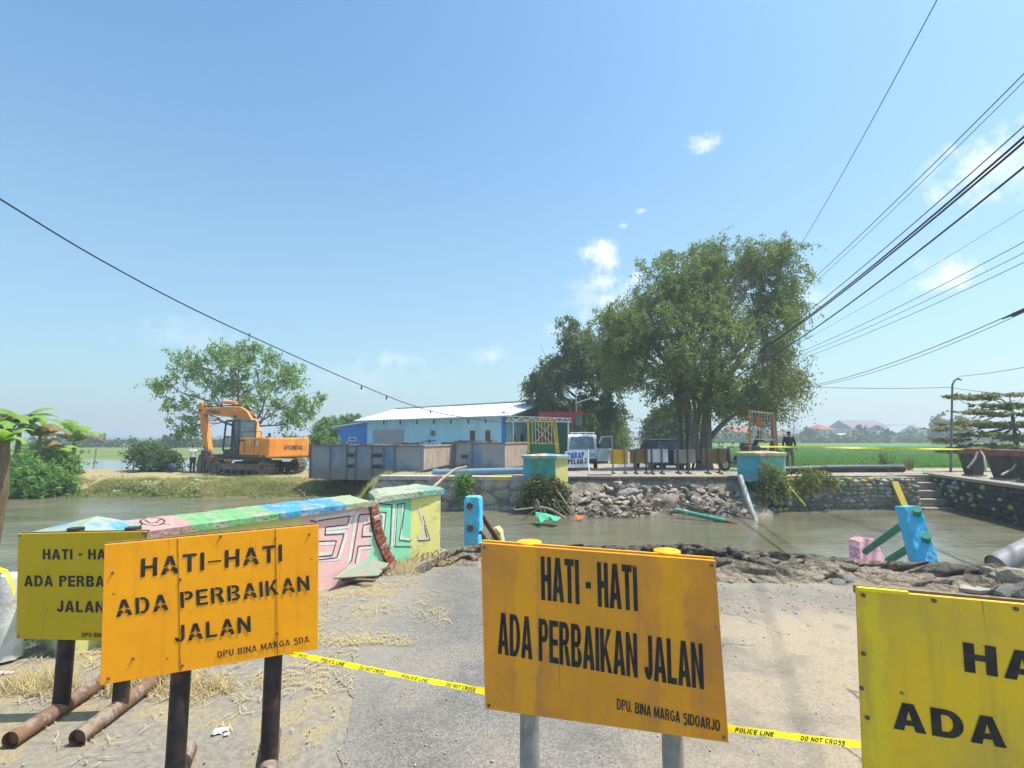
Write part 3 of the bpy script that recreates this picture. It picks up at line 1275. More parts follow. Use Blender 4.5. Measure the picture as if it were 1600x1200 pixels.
# -- olive sign behind it
olive_paint = sign_paint('olive_yellow_enamel', (.56, .39, .006), (.48, .33, .008), (.16, .13, .03), .08, grime=.4)
rB, nB = board_sign('olive yellow warning sign half hidden behind the orange sign at the left verge',
    (Pt(28, 834, 2.86), Pt(228, 830, 2.90), Pt(225, 1003, 2.90), Pt(25, 998, 2.86)), olive_paint,
    [('HATI - HATI', (67, 874), (184, 874), (67, 858), dict(bold=.03)),
     ('ADA PERBAIKAN', (38, 916), (215, 917), (38, 899), dict(bold=.03)),
     ('JALAN', (89, 956), (163, 957), (89.5, 938.5), dict(bold=.03)),
     ('DPU BINA MARGA SDA', (128, 995), (217, 997), (128, 988.5), dict(bold=.02))],
    [(.335, .99, .0), (.80, .99, .0)], BLACKPIPE, leg_r=.039, footmat=RUSTPIPE, foot=(.30, .36), nuts=[(31, 837), (224, 834), (29, 994)])
mb = MB()
a, b_ = Pt(229.5, 831, 2.9), Pt(226.5, 1003, 2.9)
mb.bar(a, b_, .016, .02, up=(0, 1, 0))
build(mb, 'side_rail', EDGEWOOD, rB, world=True)

# -- weathered orange sign in the middle
tan_paint = sign_paint('weathered_orange_enamel', (.90, .35, .018), (.58, .24, .05), (.20, .17, .15), .22,
                       bands=[(-.245, .045, (1.0, .43, .006), .6), (.235, .05, (1.0, .43, .006), .55), (-.06, .12, (.78, .35, .01), .35), (.06, .08, (.80, .36, .01), .3)], grime=.8)
YC, YD = 1.85, 1.685
cap_yellow = M('cap_yellow_paint', (.86, .44, .01), (.75, .36, .01), 12, .5, bump=.1)
rC, nC = board_sign('weathered brown-orange warning sign on grey pipes with yellow caps in mid road',
    (Pt(751, 848, YC), Pt(1118, 876, YD), Pt(1139, 1161, YD), Pt(758, 1108, YC)), tan_paint,
    [('HATI - HATI', (846, 937), (997, 955), (845, 869), dict(w=.26, h=.15, spacing=.55)),
     ('ADA PERBAIKAN JALAN', (778, 1021), (1100, 1077), (778, 956), dict(w=.25, h=.14, spacing=.55)),
     ('DPU. BINA MARGA SIDOARJO', (964, 1108), (1125, 1143), (964, 1091), dict(w=.2, h=.14, spacing=.8))],
    [(.185, 1.117, .01), (.79, 1.108, .01)], GALV, leg_r=.034, footmat=GALV, foot=(.30, .30), caps=cap_yellow, ink=INK_B,
    nuts=[(757, 855), (1112, 883), (764, 1102), (1131, 1152)], edge=cap_yellow)
# -- bright yellow sign at the right edge
YE, YF = 1.40, 1.245
yellow_paint = sign_paint('yellow_enamel', (.88, .56, .014), (.62, .42, .07), (.17, .15, .08), .20, bands=[(-.44, .02, (.85, .68, .02), .5)], grime=.75)
TLy, = [Pt(1338, 920, YE)]
dirx = (Pt(1600, 944, 1.278) - TLy).normalized()
W_ = .98
TRy = TLy + dirx * W_
BLy = Pt(1354, 1345, YE)
BRy = BLy + Vector((dirx.x, dirx.y, 0)).normalized() * W_ + Vector((0, 0, -.004))
rD, nD = board_sign('large bright yellow riveted warning sign cut off by the right edge of the photo',
    (TLy, TRy, BRy, BLy), yellow_paint,
    [('HATI - HATI', (1507, 1049), (1507 + 620, 1049 + 100), (1504, 1003), dict(bold=.05)),
     ('ADA PERBAIKAN', (1396, 1138), (1396 + 870, 1138 + 152), (1393, 1095), dict(bold=.05)),
     ('JALAN', (1560, 1262), (1560 + 330, 1262 + 62), (1557, 1217), dict(bold=.05))],
    [(.2, .99, .0), (.8, .99, .0)], BLACKPIPE, leg_r=.036, footmat=RUSTPIPE, foot=(.3, .3), ink=INK,
    nuts=[(1349, 930), (1459, 938), (1587, 951), (1349, 1021), (1355, 1121), (1346, 1075)])
lipm = MB()
lipm.bar(TLy + nD * .003 + Vector((0, 0, .002)), TLy.lerp(TRy, .115) + nD * .003 + Vector((0, 0, .002)), .012, .010)
build(lipm, 'folded_edge', M('fresh_yellow', (.95, .82, .03), None, 20, .5), rD, world=True, bevel=.002)


# ================================================================ BARRIER TAPE
TAPE = M('yellow_barrier_tape', (.86, .74, .008), (.78, .64, .006), 8, .35, bump=.15, bsc=24, bd=.004, spec=.5)
TAPEINK = M('tape_black_print', (.02, .02, .02), None, 10, .5, bump=0)


def tape(name, label, pts, width, text=True, sag=0.0, segs=60, tw=0.25, group='yellow barrier tape', cat='barrier tape', seed=1, scale_t=1.0):
    P = [Vector(p) for p in pts]
    L = [0]
    for a, b_ in zip(P, P[1:]):
        L.append(L[-1] + (b_ - a).length)
    tot = L[-1]

    def at_(s):
        s = max(0, min(tot, s))
        for i in range(len(P) - 1):
            if s <= L[i + 1] or i == len(P) - 2:
                f = (s - L[i]) / max(1e-6, L[i + 1] - L[i])
                return P[i].lerp(P[i + 1], f) - Vector((0, 0, sag * 4 * (s / tot) * (1 - s / tot)))

    def fr(s):
        p = at_(s)
        d = (at_(s + .01) - at_(s - .01)).normalized()
        side = d.cross(Vector((0, 0, 1))).normalized()
        if side.y > 0:
            side = -side
        ang = tw + .35 * math.sin(s * 2.1 + seed) + .2 * math.sin(s * 7.3 + seed * 2)
        up = Vector((0, 0, 1)) * math.cos(ang) - side * math.sin(ang)
        return p, up.normalized(), side
    r = root(name, label, cat, tuple(P[0]), group=group)
    mb = MB()
    vs = []
    for i in range(segs + 1):
        p, up, side = fr(tot * i / segs)
        w = width * (1 + .12 * math.sin(i * 1.3 + seed))
        vs += [p - up * w / 2, p + side * .002 * math.sin(i * .9), p + up * w / 2]
    fs = []
    for i in range(segs):
        fs += [(3 * i, 3 * i + 3, 3 * i + 4, 3 * i + 1), (3 * i + 1, 3 * i + 4, 3 * i + 5, 3 * i + 2)]
    mb.add(vs, fs, True)
    build(mb, 'strip', TAPE, r, world=True)
    if text:
        s = .04
        words_ = ['POLICE LINE', 'DO NOT CROSS']
        k = seed
        flip = (P[-1] - P[0]).x < 0
        while s < tot - .05:
            wd = words_[k % 2]
            V, F_ = text_geo(wd, .01)
            ln = min(.13 * scale_t, tot - s)
            mb = MB()
            out = []
            for v in V:
                xs = s + float(v[0]) * ln
                p, up, side = fr(xs)
                out.append(p + up * (float(v[1]) - .5) * width * .62 + side * .0022)
            mb.add(out, F_)
            build(mb, 'lettering', TAPEINK, r, world=True)
            s += ln + .085 * scale_t
            k += 1
    return r


t1 = [Pt(437, 1017, 2.46), Pt(640, 1058, 2.16), Pt(800, 1088, 1.95), Pt(850, 1097, 1.90)]
tape('tape', 'yellow police tape stretched over the road between the orange signs', t1, .022, seed=1, tw=.75)
t2 = [Pt(1130, 1137, 1.75), Pt(1250, 1152, 1.6), Pt(1365, 1166, 1.47)]
tape('tape', 'short run of yellow police tape between the mid-road sign and the yellow sign', t2, .022, seed=0, tw=.7, segs=30, scale_t=.9)
t3 = [Pt(860, 1100, 1.93), Pt(1000, 1118, 1.86), Pt(1125, 1136, 1.76)]
tape('tape', 'yellow police tape passing behind the mid-road sign', t3, .022, seed=1, tw=.7, segs=24)

# ================================================================ PAINTED PARAPET WALL (left)
WD = Vector((.56, .83, 0)).normalized()          # along the wall, away from us
WN = Vector((WD.y, -WD.x, 0))                    # out of the painted face
WA = Vector((-1.575, 5.6, 0))
WM = Matrix(((WD.x, -WN.x, 0, WA.x), (WD.y, -WN.y, 0, WA.y), (0, 0, 1, 0), (0, 0, 0, 1)))


def wallx(px, py):
    p = PL(px, py, WA, WN)
    return (p - WA).dot(WD), p.z


def banded(name, stops, wob=.12, wsc=5, rough=.8, wear=(.62, .56, .44), wearamt=.45, span=4.0, x0=-3.2, grime=(.10, .14, .08), gr=.4, axis_=0):
    """painted masonry: colours change along the object's own X with ragged borders, plaster showing through"""
    m, t, b = newmat(name, rough, 0, .25)
    v = vmap(t)
    sp = nd(t, 'ShaderNodeSeparateXYZ')
    t.links.new(v, sp.inputs[0])
    f = tmath(t, 'ADD', sp.outputs[axis_], tmath(t, 'MULTIPLY', tmath(t, 'SUBTRACT', tnoise(t, v, wsc, 6, .65), .5), wob * 2))
    f = tmath(t, 'DIVIDE', tmath(t, 'SUBTRACT', f, x0), span)
    c = tramp(t, f, [(max(0, min(1, (p - x0) / span)), col) for p, col in stops], 'CONSTANT')
    n = tnoise(t, v, 9, 9, .75, .2)
    c = tmix(t, trange(t, n, .50, .58, 0, wearamt), c, wear)
    c = tmix(t, trange(t, tnoise(t, vmap(t, (1, 1, 4)), 16, 8, .7), .55, .62, 0, wearamt * .7), c, tuple(k * .45 for k in wear))
    n2 = tnoise(t, v, 3.5, 8, .75)
    c = tmix(t, trange(t, n2, .56, .68, 0, gr), c, grime)
    c = tmix(t, trange(t, tnoise(t, v, 60, 4), .4, .7, 0, .18), c, (.35, .3, .25))
    t.links.new(c, b.inputs['Base Color'])
    addbump(t, b, tmath(t, 'ADD', n, tmath(t, 'MULTIPLY', tnoise(t, v, 40, 4), .4)), .5, .01)
    return m


PINK, GRN, BLU, YEL, CRM = (.62, .32, .30), (.17, .46, .26), (.07, .38, .62), (.72, .64, .20), (.58, .55, .38)
wall_r = root('parapet_wall', 'long painted parapet wall with graffiti letters, multicoloured coping and a broken brick end', 'wall', M4=WM)
xs = [wallx(p, 850)[0] for p in (187, 250, 470, 572)]
wall_paint = banded('mural_paint', [(-3.2, (.10, .30, .55)), (xs[1], YEL), (xs[2], (.80, .47, .45)), (xs[3] + .03, (.30, .66, .42))], .02, 4, wear=(.75, .66, .58), wearamt=.22, gr=.12)
# outline of the remaining wall in its own plane, right end along the crack
crack = [(574, 789), (577, 800), (579, 818), (582, 834), (589, 852), (596, 868), (602, 884), (606, 897)]
poly = [PL(*q, WA, WN) for q in crack]
poly[-1].z = -.05
left = WA - WD * 2.2
poly = [Vector((left.x, left.y, -.05)), Vector((left.x, left.y, .75))] + poly
mb = MB()
mb.prism(poly[::-1], -WN * .24)
build(mb, 'wall_body', wall_paint, wall_r, world=True)


def coping_x(px):
    return wallx(px, 815)[0]


cop_paint = banded('coping_paint', [(-3.2, (.20, .34, .28)), (-2.75, (.46, .25, .24)), (coping_x(292), (.14, .36, .15)), (coping_x(425), (.04, .27, .46)), (coping_x(538), (.30, .36, .22))], .24, 4.0, wear=(.36, .33, .27), wearamt=.75, gr=.8, grime=(.06, .15, .10))
mb = MB()
prof = [(.055, .748), (.058, .800), (.02, .812), (-.30, .846), (-.36, .835), (-.36, .76)]
N_ = 60
vs, fs = [], []
xr = (poly[2] - WA).dot(WD) + .06
for i in range(N_ + 1):
    X = -2.12 + (xr + 2.12) * i / N_
    sink = -.045 if i == N_ else (-.012 if i == N_ - 1 else 0)
    for j, (o_, z_) in enumerate(prof):
        nn = .006 * mnoise.noise(Vector((X * 5, j, 0))) + .004 * mnoise.noise(Vector((X * 17, j * 3, 1)))
        p = WA + WD * (X + .02 * mnoise.noise(Vector((j * 3, i * .5, 2)))) + WN * (o_ + nn)
        vs.append((p.x, p.y, z_ + nn + (sink if j in (2, 3) else 0)))
k = len(prof)
for i in range(N_):
    for j in range(k):
        fs.append((i * k + j, i * k + (j + 1) % k, (i + 1) * k + (j + 1) % k, (i + 1) * k + j))
fs += [tuple(range(k)), tuple(range(N_ * k + k - 1, N_ * k - 1, -1))]
mb.add(vs, fs)
bmx = roughen(build(mb, 'coping', cop_paint, wall_r, world=True), .016, .07, 2)
# little drawn figure on the coping (plain loops of dark paint)
DARKLINE = M('dark_drawn_line', (.06, .02, .05), None, 10, .7, bump=0)


def coping_pt(px, py):
    # the sloping top of the coping as a plane
    a = WA + WN * .02 + Vector((0, 0, .812))
    b_ = WA - WN * .30 + Vector((0, 0, .846))
    n = (b_ - a).cross(WD).normalized()
    if n.z < 0:
        n = -n
    return PL(px, py, a, n) + n * .004


def ribbon(mb, pts, w, n):
    n = Vector(n)
    pts = [Vector(p) for p in pts]
    for i in range(len(pts) - 1):
        a, b_ = pts[i], pts[i + 1]
        d = (b_ - a)
        if d.length < 1e-6:
            continue
        d.normalize()
        s = d.cross(n).normalized() * w / 2
        e = d * w * .45
        a2, b2 = a - e, b_ + e
        off = n * (.0004 * (i % 2))
        mb.add([a2 - s + off, b2 - s + off, b2 + s + off, a2 + s + off], [(0, 1, 2, 3)])


mb = MB()
n_c = Vector((0, 0, 1))
circ = [coping_pt(238 + 19 * math.cos(a), 815.5 + 6 * math.sin(a)) for a in [i * math.pi / 10 for i in range(21)]]
ribbon(mb, circ, .012, n_c)
ribbon(mb, [coping_pt(*q) for q in ((226, 813), (234, 818), (244, 817), (251, 812))], .010, n_c)
ribbon(mb, [coping_pt(*q) for q in ((222, 820), (212, 827))], .010, n_c)
ribbon(mb, [coping_pt(*q) for q in ((255, 819), (264, 820))], .010, n_c)
build(mb, 'drawing', DARKLINE, wall_r, world=True)
# end pier of the wall, behind the signs, with a low pyramid cap
mb = MB()
c0 = Vector((-3.12, 3.93, 0))
Rw = Matrix.Rotation(math.atan2(WD.y, WD.x), 3, 'Z')
mb.box((c0.x, c0.y, .36), (.42, .42, .80), Rw)
build(mb, 'end_pier', M('end_pier_paint', (.62, .58, .2), (.5, .52, .3), 5, .8, dirt=(.3, .3, .25)), wall_r, world=True)
mb = MB()
b_ = [c0 + Rw @ Vector((sx * .29, sy * .29, 0)) for sx, sy in ((-1, -1), (1, -1), (1, 1), (-1, 1))]
mb.hexa([p + Vector((0, 0, .76)) for p in b_], [p + Vector((0, 0, .80)) for p in b_])
mb.add([p + Vector((0, 0, .8005)) for p in b_] + [c0 + Vector((0, 0, .90))], [(0, 1, 4), (1, 2, 4), (2, 3, 4), (3, 0, 4)])
build(mb, 'pier_cap', M('pier_cap_paint', (.05, .27, .46), (.26, .36, .22), 4, .8, dirt=(.38, .36, .31), dsc=5, damt=.8, dlo=.48), wall_r, world=True)

# graffiti letters: white bands edged in black, flat on the plaster
WHITE = M('white_wall_paint', (.72, .70, .68), (.62, .58, .55), 8, .8, bump=.1, dirt=(.6, .4, .35), dsc=12, damt=.5)
BLKL = M('black_outline_paint', (.025, .02, .03), (.05, .03, .05), 15, .8, bump=0)


def cz(x, y):           # crop coordinates (470,580, scale 4) to photo pixels
    return (470 + x / 4, 580 + y / 4)


S_ = [[(105, 935), (305, 905), (292, 960), (155, 975), (150, 1022), (270, 1015), (225, 1165), (60, 1185)],
      [(60, 1065), (222, 1060), (195, 1150), (60, 1165)]]
A_ = [[(305, 1195), (318, 1180), (365, 897), (445, 890)], [(445, 945), (390, 962), (381, 1034), (440, 1030)], [(340, 1195), (357, 1095), (440, 1088)],
      [(60, 935), (95, 940), (80, 1010)]]
white_px = [[(100, 925), (300, 893), (330, 880)], [(160, 985), (292, 968), (310, 925)], [(60, 1180), (215, 1172), (240, 1165), (282, 1030), (270, 1003), (165, 1012)],
            [(60, 1078), (215, 1072)], [(300, 1190), (345, 900), (365, 885)], [(400, 950), (392, 1025), (440, 1020)], [(352, 1190), (372, 1105), (440, 1098)], [(60, 1150), (185, 1140)]]


def paint_lines(parent, lists, w, plane, n, lift, mat, name):
    mb = MB()
    for l in lists:
        ribbon(mb, [PL(*cz(*q), plane, n) + n * lift for q in l], w, n)
    return build(mb, name, mat, parent, world=True)


paint_lines(wall_r, white_px, .040, WA, WN, .0022, WHITE, 'graffiti_highlight')
paint_lines(wall_r, S_ + A_, .0105, WA, WN, .0034, BLKL, 'graffiti_outline')

# exposed bricks along the crack, one by one
brick_m = [M('red_brick', (.30, .085, .05), (.20, .06, .04), 14, .9, bump=.7, bsc=30, bd=.01, dirt=(.42, .33, .26), dsc=9, damt=.6, dlo=.52),
           M('dull_brick', (.36, .15, .10), (.25, .10, .07), 14, .9, bump=.7, bsc=30, bd=.01, dirt=(.5, .42, .34), dsc=9, damt=.6, dlo=.5)]
mortar = M('old_mortar', (.40, .34, .27), (.26, .22, .18), 12, .95, bump=.8, bsc=25, bd=.01)
mid = [(584, 786), (585, 797), (587, 812), (590, 828), (594, 842), (600, 858), (606, 872), (612, 886)]
Lp = [PL(*q, WA, WN) - WN * .03 for q in mid]
mb = MB()
for a, b_ in zip(Lp, Lp[1:]):
    up = (b_ - a).normalized()
    mb.bar(a - up * .01, b_ + up * .01, .10, .10, up=WN)
build(mb, 'mortar_core', mortar, wall_r, world=True)
acc, d_ = 0, 0.0
seg = 0
z = Lp[0]
pos = []
T_ = sum((b - a).length for a, b in zip(Lp, Lp[1:]))
n_br = 12
for i in range(n_br):
    s = (i + .5) / n_br * T_
    for a, b_ in zip(Lp, Lp[1:]):
        l = (b_ - a).length
        if s <= l:
            pos.append((a.lerp(b_, s / l), (b_ - a).normalized()))
            break
        s -= l
for i, (p, up) in enumerate(pos):
    mb = MB()
    side = up.cross(WN).normalized()
    w = .105 + rnd.uniform(-.02, .02)
    R = Matrix((side, WN, up)).transposed()
    R = R @ Matrix.Rotation(rnd.uniform(-.08, .08), 3, 'Y')
    mb.box(p + WN * (.012 + rnd.uniform(-.01, .012)) + side * rnd.uniform(-.012, .012), (w, .10, T_ / n_br * .76), R)
    build(mb, 'brick', rnd.choice(brick_m), wall_r, world=True, bevel=.006)

# ---------------------------------------------------------------- cracked-off end pier
F = [Vector((-1.515, 5.86, 0)), Vector((-1.235, 6.4, 0)), Vector((-.92, 6.72, 0)), Vector((-1.30, 7.10, 0)), Vector((-1.72, 6.45, 0))]
pier = root('painted_pier', 'green and yellow painted pier with a slab cap, split from the graffiti wall', 'pier', ((F[0] + F[2]) / 2).to_tuple())
pn = (F[1] - F[0]).cross(Vector((0, 0, 1))).normalized()
sn = (F[2] - F[1]).cross(Vector((0, 0, 1))).normalized()
gp = M('mint_green_masonry_paint', (.20, .58, .36), (.26, .62, .40), 4, .8, bump=.5, bsc=30, bd=.006, dirt=(.48, .6, .45), dsc=7, damt=.5, dlo=.56)
yp = M('pale_yellow_masonry_paint', (.78, .70, .22), (.70, .64, .24), 4, .8, bump=.5, bsc=30, bd=.006, dirt=(.42, .38, .24), dsc=6, damt=.6, dlo=.54)
mb = MB()
n5 = len(F)
bot = [Vector((p.x, p.y, -.12)) for p in F]
top = [Vector((p.x, p.y, .745)) for p in F]
mb.add(bot + top, [(0, 1, 6, 5)], mi=0)
mb.add(bot + top, [(1, 2, 7, 6)], mi=1)
mb.add(bot + top, [(2, 3, 8, 7), (3, 4, 9, 8), (4, 0, 5, 9), (4, 3, 2, 1, 0), (5, 6, 7, 8, 9)], mi=0)
build(mb, 'pier_body', [gp, yp], pier, world=True)
cen = sum(F, Vector()) / n5


def exp_(p, k):
    d = (p - cen)
    return cen + d + d.normalized() * k


capm = banded('pier_slab_paint', [(-2.0, (.32, .38, .27)), (.02, (.14, .33, .25)), (.32, (.09, .32, .44))], .35, 3, wear=(.40, .38, .32), wearamt=.7, gr=.45, x0=-2, span=4, grime=(.12, .22, .16))
mb = MB()
b0 = [exp_(p, .06) for p in F]
mb.add([(p.x, p.y, .747) for p in b0] + [(p.x, p.y, .815) for p in b0] + [(exp_(p, -.03).x, exp_(p, -.03).y, .85) for p in F],
       [(4, 3, 2, 1, 0)] + [(i, (i + 1) % 5, 5 + (i + 1) % 5, 5 + i) for i in range(5)] + [(5 + i, 5 + (i + 1) % 5, 10 + (i + 1) % 5, 10 + i) for i in range(5)] + [(10, 11, 12, 13, 14)])
roughen(build(mb, 'pier_cap', capm, pier, world=True, bevel=.006), .020, .09, 5)
gl_black = [[(490, 828), (568, 835), (556, 1085), (540, 1092)], [(490, 880), (533, 882), (520, 990)], [(600, 832), (650, 826), (632, 985)], [(603, 832), (588, 1095), (690, 1097), (722, 1058)], [(650, 826), (614, 1055), (682, 1062), (718, 1025)],
            [(505, 1150), (510, 1165), (540, 1165)]]
gl_white = [[(582, 835), (568, 1090)], [(640, 835), (624, 1045), (672, 1052)], [(505, 895), (520, 900), (512, 985)], [(600, 850), (585, 1080)]]
paint_lines(pier, gl_white, .034, F[0], pn, .003, WHITE, 'graffiti_highlight')
paint_lines(pier, [l for l in gl_black], .0105, F[0], pn, .0045, BLKL, 'graffiti_outline')
paint_lines(pier, [[(735, 850), (752, 905), (800, 1050), (742, 1052), (768, 955)], [(735, 1035), (752, 1030)]], .030, F[1], sn, .003, WHITE, 'graffiti_highlight')
paint_lines(pier, [[(762, 905), (806, 1053), (728, 1058)], [(770, 960), (790, 1040)]], .009, F[1], sn, .0045, BLKL, 'graffiti_outline')

# broken plaster piece and planks at the foot of the crack
mb = MB()
pp = [G(540, 903), G(612, 886), G(610, 872), G(585, 878), G(548, 890)]
q = [Vector((p.x, p.y, .01)) for p in pp]
chunk = root('plaster_slab', 'fallen pale green plaster slab leaning at the foot of the cracked wall', 'rubble', q[0].to_tuple())
base = [PL(522, 903, WA + WN * .13, WN), PL(592, 899, WA + WN * .15, WN), PL(609, 880, WA + WN * .06, WN), PL(578, 873, WA + WN * .03, WN), PL(545, 884, WA + WN * .03, WN)]
for p in base[:2]:
    p.z = max(p.z, .03)
mb.prism(base, -WN * .03 + Vector((0, 0, -.02)))
build(mb, 'slab', M('pale_green_plaster', (.19, .31, .20), (.30, .28, .22), 6, .9, bump=.6, dirt=(.3, .25, .2)), chunk, world=True, bevel=.006)
woodm = M('weathered_wood', (.22, .13, .09), (.12, .08, .06), 3, .85, bump=.6, bsc=20, stretch=(1, 1, 9))
for i, (a, b_, w) in enumerate([((548, 910), (612, 890), .07), ((523, 911), (585, 916), .06), ((570, 906), (608, 897), .05)]):
    A_p, B_p = G(*a), G(*b_)
    A_p.z, B_p.z = .03 + i * .012, .035 + i * .02
    rr = root('wood_plank', ['reddish brown plank lying against the fallen plaster slab', 'dark flat plank nearest the road by the cracked wall', 'short split plank on top of the two other planks'][i], 'plank', A_p.to_tuple(), group='planks at the foot of the wall')
    mb = MB()
    mb.bar(A_p, B_p, w, .022)
    build(mb, 'plank', woodm, rr, world=True, bevel=.004)

# white concrete post with its yellow base and tape, at the left edge
post = root('concrete_post', 'short whitewashed concrete post wound with yellow tape at the left edge', 'post', (-3.5, 3.55, 0))
whitec = M('whitewashed_concrete', (.62, .61, .58), (.46, .44, .40), 6, .85, bump=.6, dirt=(.28, .26, .22), dsc=7, damt=.6)
mb = MB()
p = Pt(18, 900, 3.6)
mb.tube([(p.x, p.y, .02), (p.x, p.y, .30), (p.x, p.y, .50), (p.x + .01, p.y, .56)], [.10, .088, .08, .062], 16)
build(mb, 'shaft', whitec, post, world=True)
mb = MB()
c = G(30, 1000)
mb.box((c.x - .12, c.y + .05, .035), (.62, .34, .09), Rw)
mb.box((c.x - .30, c.y - .05, .08), (.22, .22, .18), Rw)
build(mb, 'plinth', M('chipped_yellow_plinth', (.58, .55, .16), (.42, .41, .30), 5, .85, bump=.7, dirt=(.30, .27, .22), dsc=8, damt=.85, dlo=.46), post, world=True, bevel=.012)
tape('tape', 'loose yellow tape tied round the whitewashed post at the left edge', [Pt(-30, 880, 3.4), Pt(0, 890, 3.45), Pt(12, 893, 3.49)], .035, seed=1, text=False, segs=8)
tape('tape', 'end of yellow tape hanging down the whitewashed post', [Pt(9, 893, 3.47), Pt(18, 908, 3.47), Pt(23, 928, 3.48)], .032, seed=4, tw=.9, segs=8, text=False)

# ================================================================ RAILING POSTS AT THE BREAK
RUST = M('rusted_iron', (.20, .075, .04), (.12, .05, .03), 16, .85, .1, bump=.7, bsc=40, bd=.006, dirt=(.36, .16, .08), dsc=10, damt=.6)
BLUEP = M('sky_blue_masonry_paint', (.07, .46, .74), (.12, .56, .82), 5, .75, bump=.5, bsc=26, bd=.008, dirt=(.30, .38, .42), dsc=7, damt=.8, dlo=.52)
GREENPIPE = M('teal_green_pipe', (.035, .24, .17), (.05, .29, .21), 8, .55, bump=.2, dirt=(.2, .2, .13), dsc=6, damt=.4)


def plank_post(nm, label, front, back_off, mat, cat='post'):
    r = root(nm, label, cat, Vector(front[3]).to_tuple())
    mb = MB()
    mb.prism(front, back_off)
    roughen(build(mb, 'post_body', mat, r, world=True, bevel=.012), .014, .06, 4)
    return r


Yp = 6.75
fr_ = [Pt(725, 852, Yp), Pt(748, 852, Yp), Pt(748, 838, Yp), Pt(745, 835, Yp), Pt(750, 830, Yp), Pt(749, 779, Yp), Pt(746, 776, Yp), Pt(727, 776, Yp), Pt(725, 780, Yp)]
pl = plank_post('railing_post', 'upright sky blue railing post with two rusty pipe stubs, beside the green and yellow pier', fr_, (.035, .16, 0), BLUEP)
for px, py in ((734.5, 790.5), (735.5, 825)):
    mb = MB()
    p = Pt(px, py, Yp)
    mb.tube([p + Vector((0, .02, 0)), p + Vector((0, -.05, .004))], [.042, .040], 14)
    build(mb, 'pipe_stub', RUST, pl, world=True)
for a, b_ in (((753, 806, 6.9), (777, 843, 7.3)), ((748, 830, 6.85), (765, 852, 7.1))):
    mb = MB()
    mb.tube([Pt(*a), Pt(*b_)], .034, 12)
    build(mb, 'broken_rail', RUST, pl, world=True)
fr_ = [Pt(766, 852, 7.35), Pt(785, 852, 7.35), Pt(782, 832, 7.35), Pt(776, 824, 7.35), Pt(769, 826, 7.35)]
plank_post('fallen_post', 'fallen yellow and white post block hung on the rusty rails', fr_, (.04, .14, 0), M('chipped_yellow_paint', (.66, .56, .12), (.55, .5, .3), 10, .8, dirt=(.6, .58, .5), dsc=9, damt=.9, dlo=.5))

# leaning blue post at the right, green pipes, pink post behind
Yq = 6.3
TLq, TRq = Pt(1411, 791, Yq + .14), Pt(1438.6, 790, Yq + .02)
BRq, BLq = Pt(1470, 882, Yq - .28), Pt(1434, 880, Yq - .16)
dep = Vector((.015, .17, -.02))
bp = root('railing_post', 'leaning bright blue railing post pierced by two green pipes, beyond the broken edge', 'post', BLq.to_tuple())
mb = MB()
mb.hexa([BLq, BRq, BRq + dep, BLq + dep], [TLq, TRq, TRq + dep, TLq + dep])
roughen(build(mb, 'post_body', BLUEP, bp, world=True, bevel=.015), .018, .07, 4)
fn = (TRq - TLq).cross(BLq - TLq).normalized()
if fn.y > 0:
    fn = -fn
for px, py in ((1433, 802), (1447, 843)):
    p = PL(px, py, TLq, fn)
    mb = MB()
    mb.tube([p - fn * .01, p + fn * .095 + Vector((.02, 0, .02))], .046, 16)
    build(mb, 'pipe_stub', GREENPIPE, bp, world=True)
for a, b_ in (((1410, 820, 6.6), (1352, 862, 8.1)), ((1421, 856, 6.4), (1388, 876, 7.2))):
    mb = MB()
    mb.tube([Pt(*a), Pt(*b_)], .045, 14)
    build(mb, 'rail', GREENPIPE, bp, world=True)
PINKP = M('pink_masonry_paint', (.58, .26, .30), (.66, .36, .38), 6, .8, bump=.4, dirt=(.5, .45, .4), dsc=9, damt=.6)
fr_ = [Pt(1345, 885, 8.3), Pt(1388, 885, 8.3), Pt(1369, 843, 8.5), Pt(1351, 842, 8.5), Pt(1343, 846, 8.5)]
plank_post('railing_post', 'sunken pink railing post behind the broken edge, carrying the green pipe', fr_, (-.05, .2, 0), PINKP)
# big grey pipe at the right edge
gpipe = root('drain_pipe', 'thick grey pipe sticking up over the dark boulders at the right edge', 'pipe', Pt(1560, 880, 5.6).to_tuple())
mb = MB()
a, b_ = Pt(1556, 884, 5.75), Pt(1660, 832, 5.9)
mb.tube([a, b_], .115, 24, cap=False)
mb.tube([a + (b_ - a) * .02, b_], .105, 24)
build(mb, 'pipe_shell', M('grey_drain_pipe', (.30, .29, .30), (.22, .20, .20), 5, .6, bump=.3, dirt=(.35, .27, .22), dsc=4, damt=.6), gpipe, world=True)
# flakes of asphalt crust lying loose on the edge
crust = M('crust_top', (.36, .32, .28), (.28, .25, .22), 9, .9, bump=.6)
for k, (pts_, lab) in enumerate([([(1498, 918), (1512, 915), (1535, 917), (1556, 924), (1562, 930), (1530, 931), (1500, 927)], 'loose curved flake of road crust lying behind the yellow sign'),
                                 ([(1566, 928), (1590, 926), (1612, 932), (1606, 939), (1570, 936)], 'small loose flake of road crust at the right edge')]):
    P = [G(*q) + Vector((0, 0, .05)) for q in pts_]
    rr = root('road_flake', lab, 'rubble', P[0].to_tuple(), group='loose flakes of road crust')
    mb = MB()
    mb.prism(P[::-1], (0, .0, -.035))
    build(mb, 'flake', crust, rr, world=True, bevel=.005)
# ================================================================ FAR BANK: WALLS, PIERS, RUBBLE
def hexm(b, t):
    return MB().hexa(b, t)


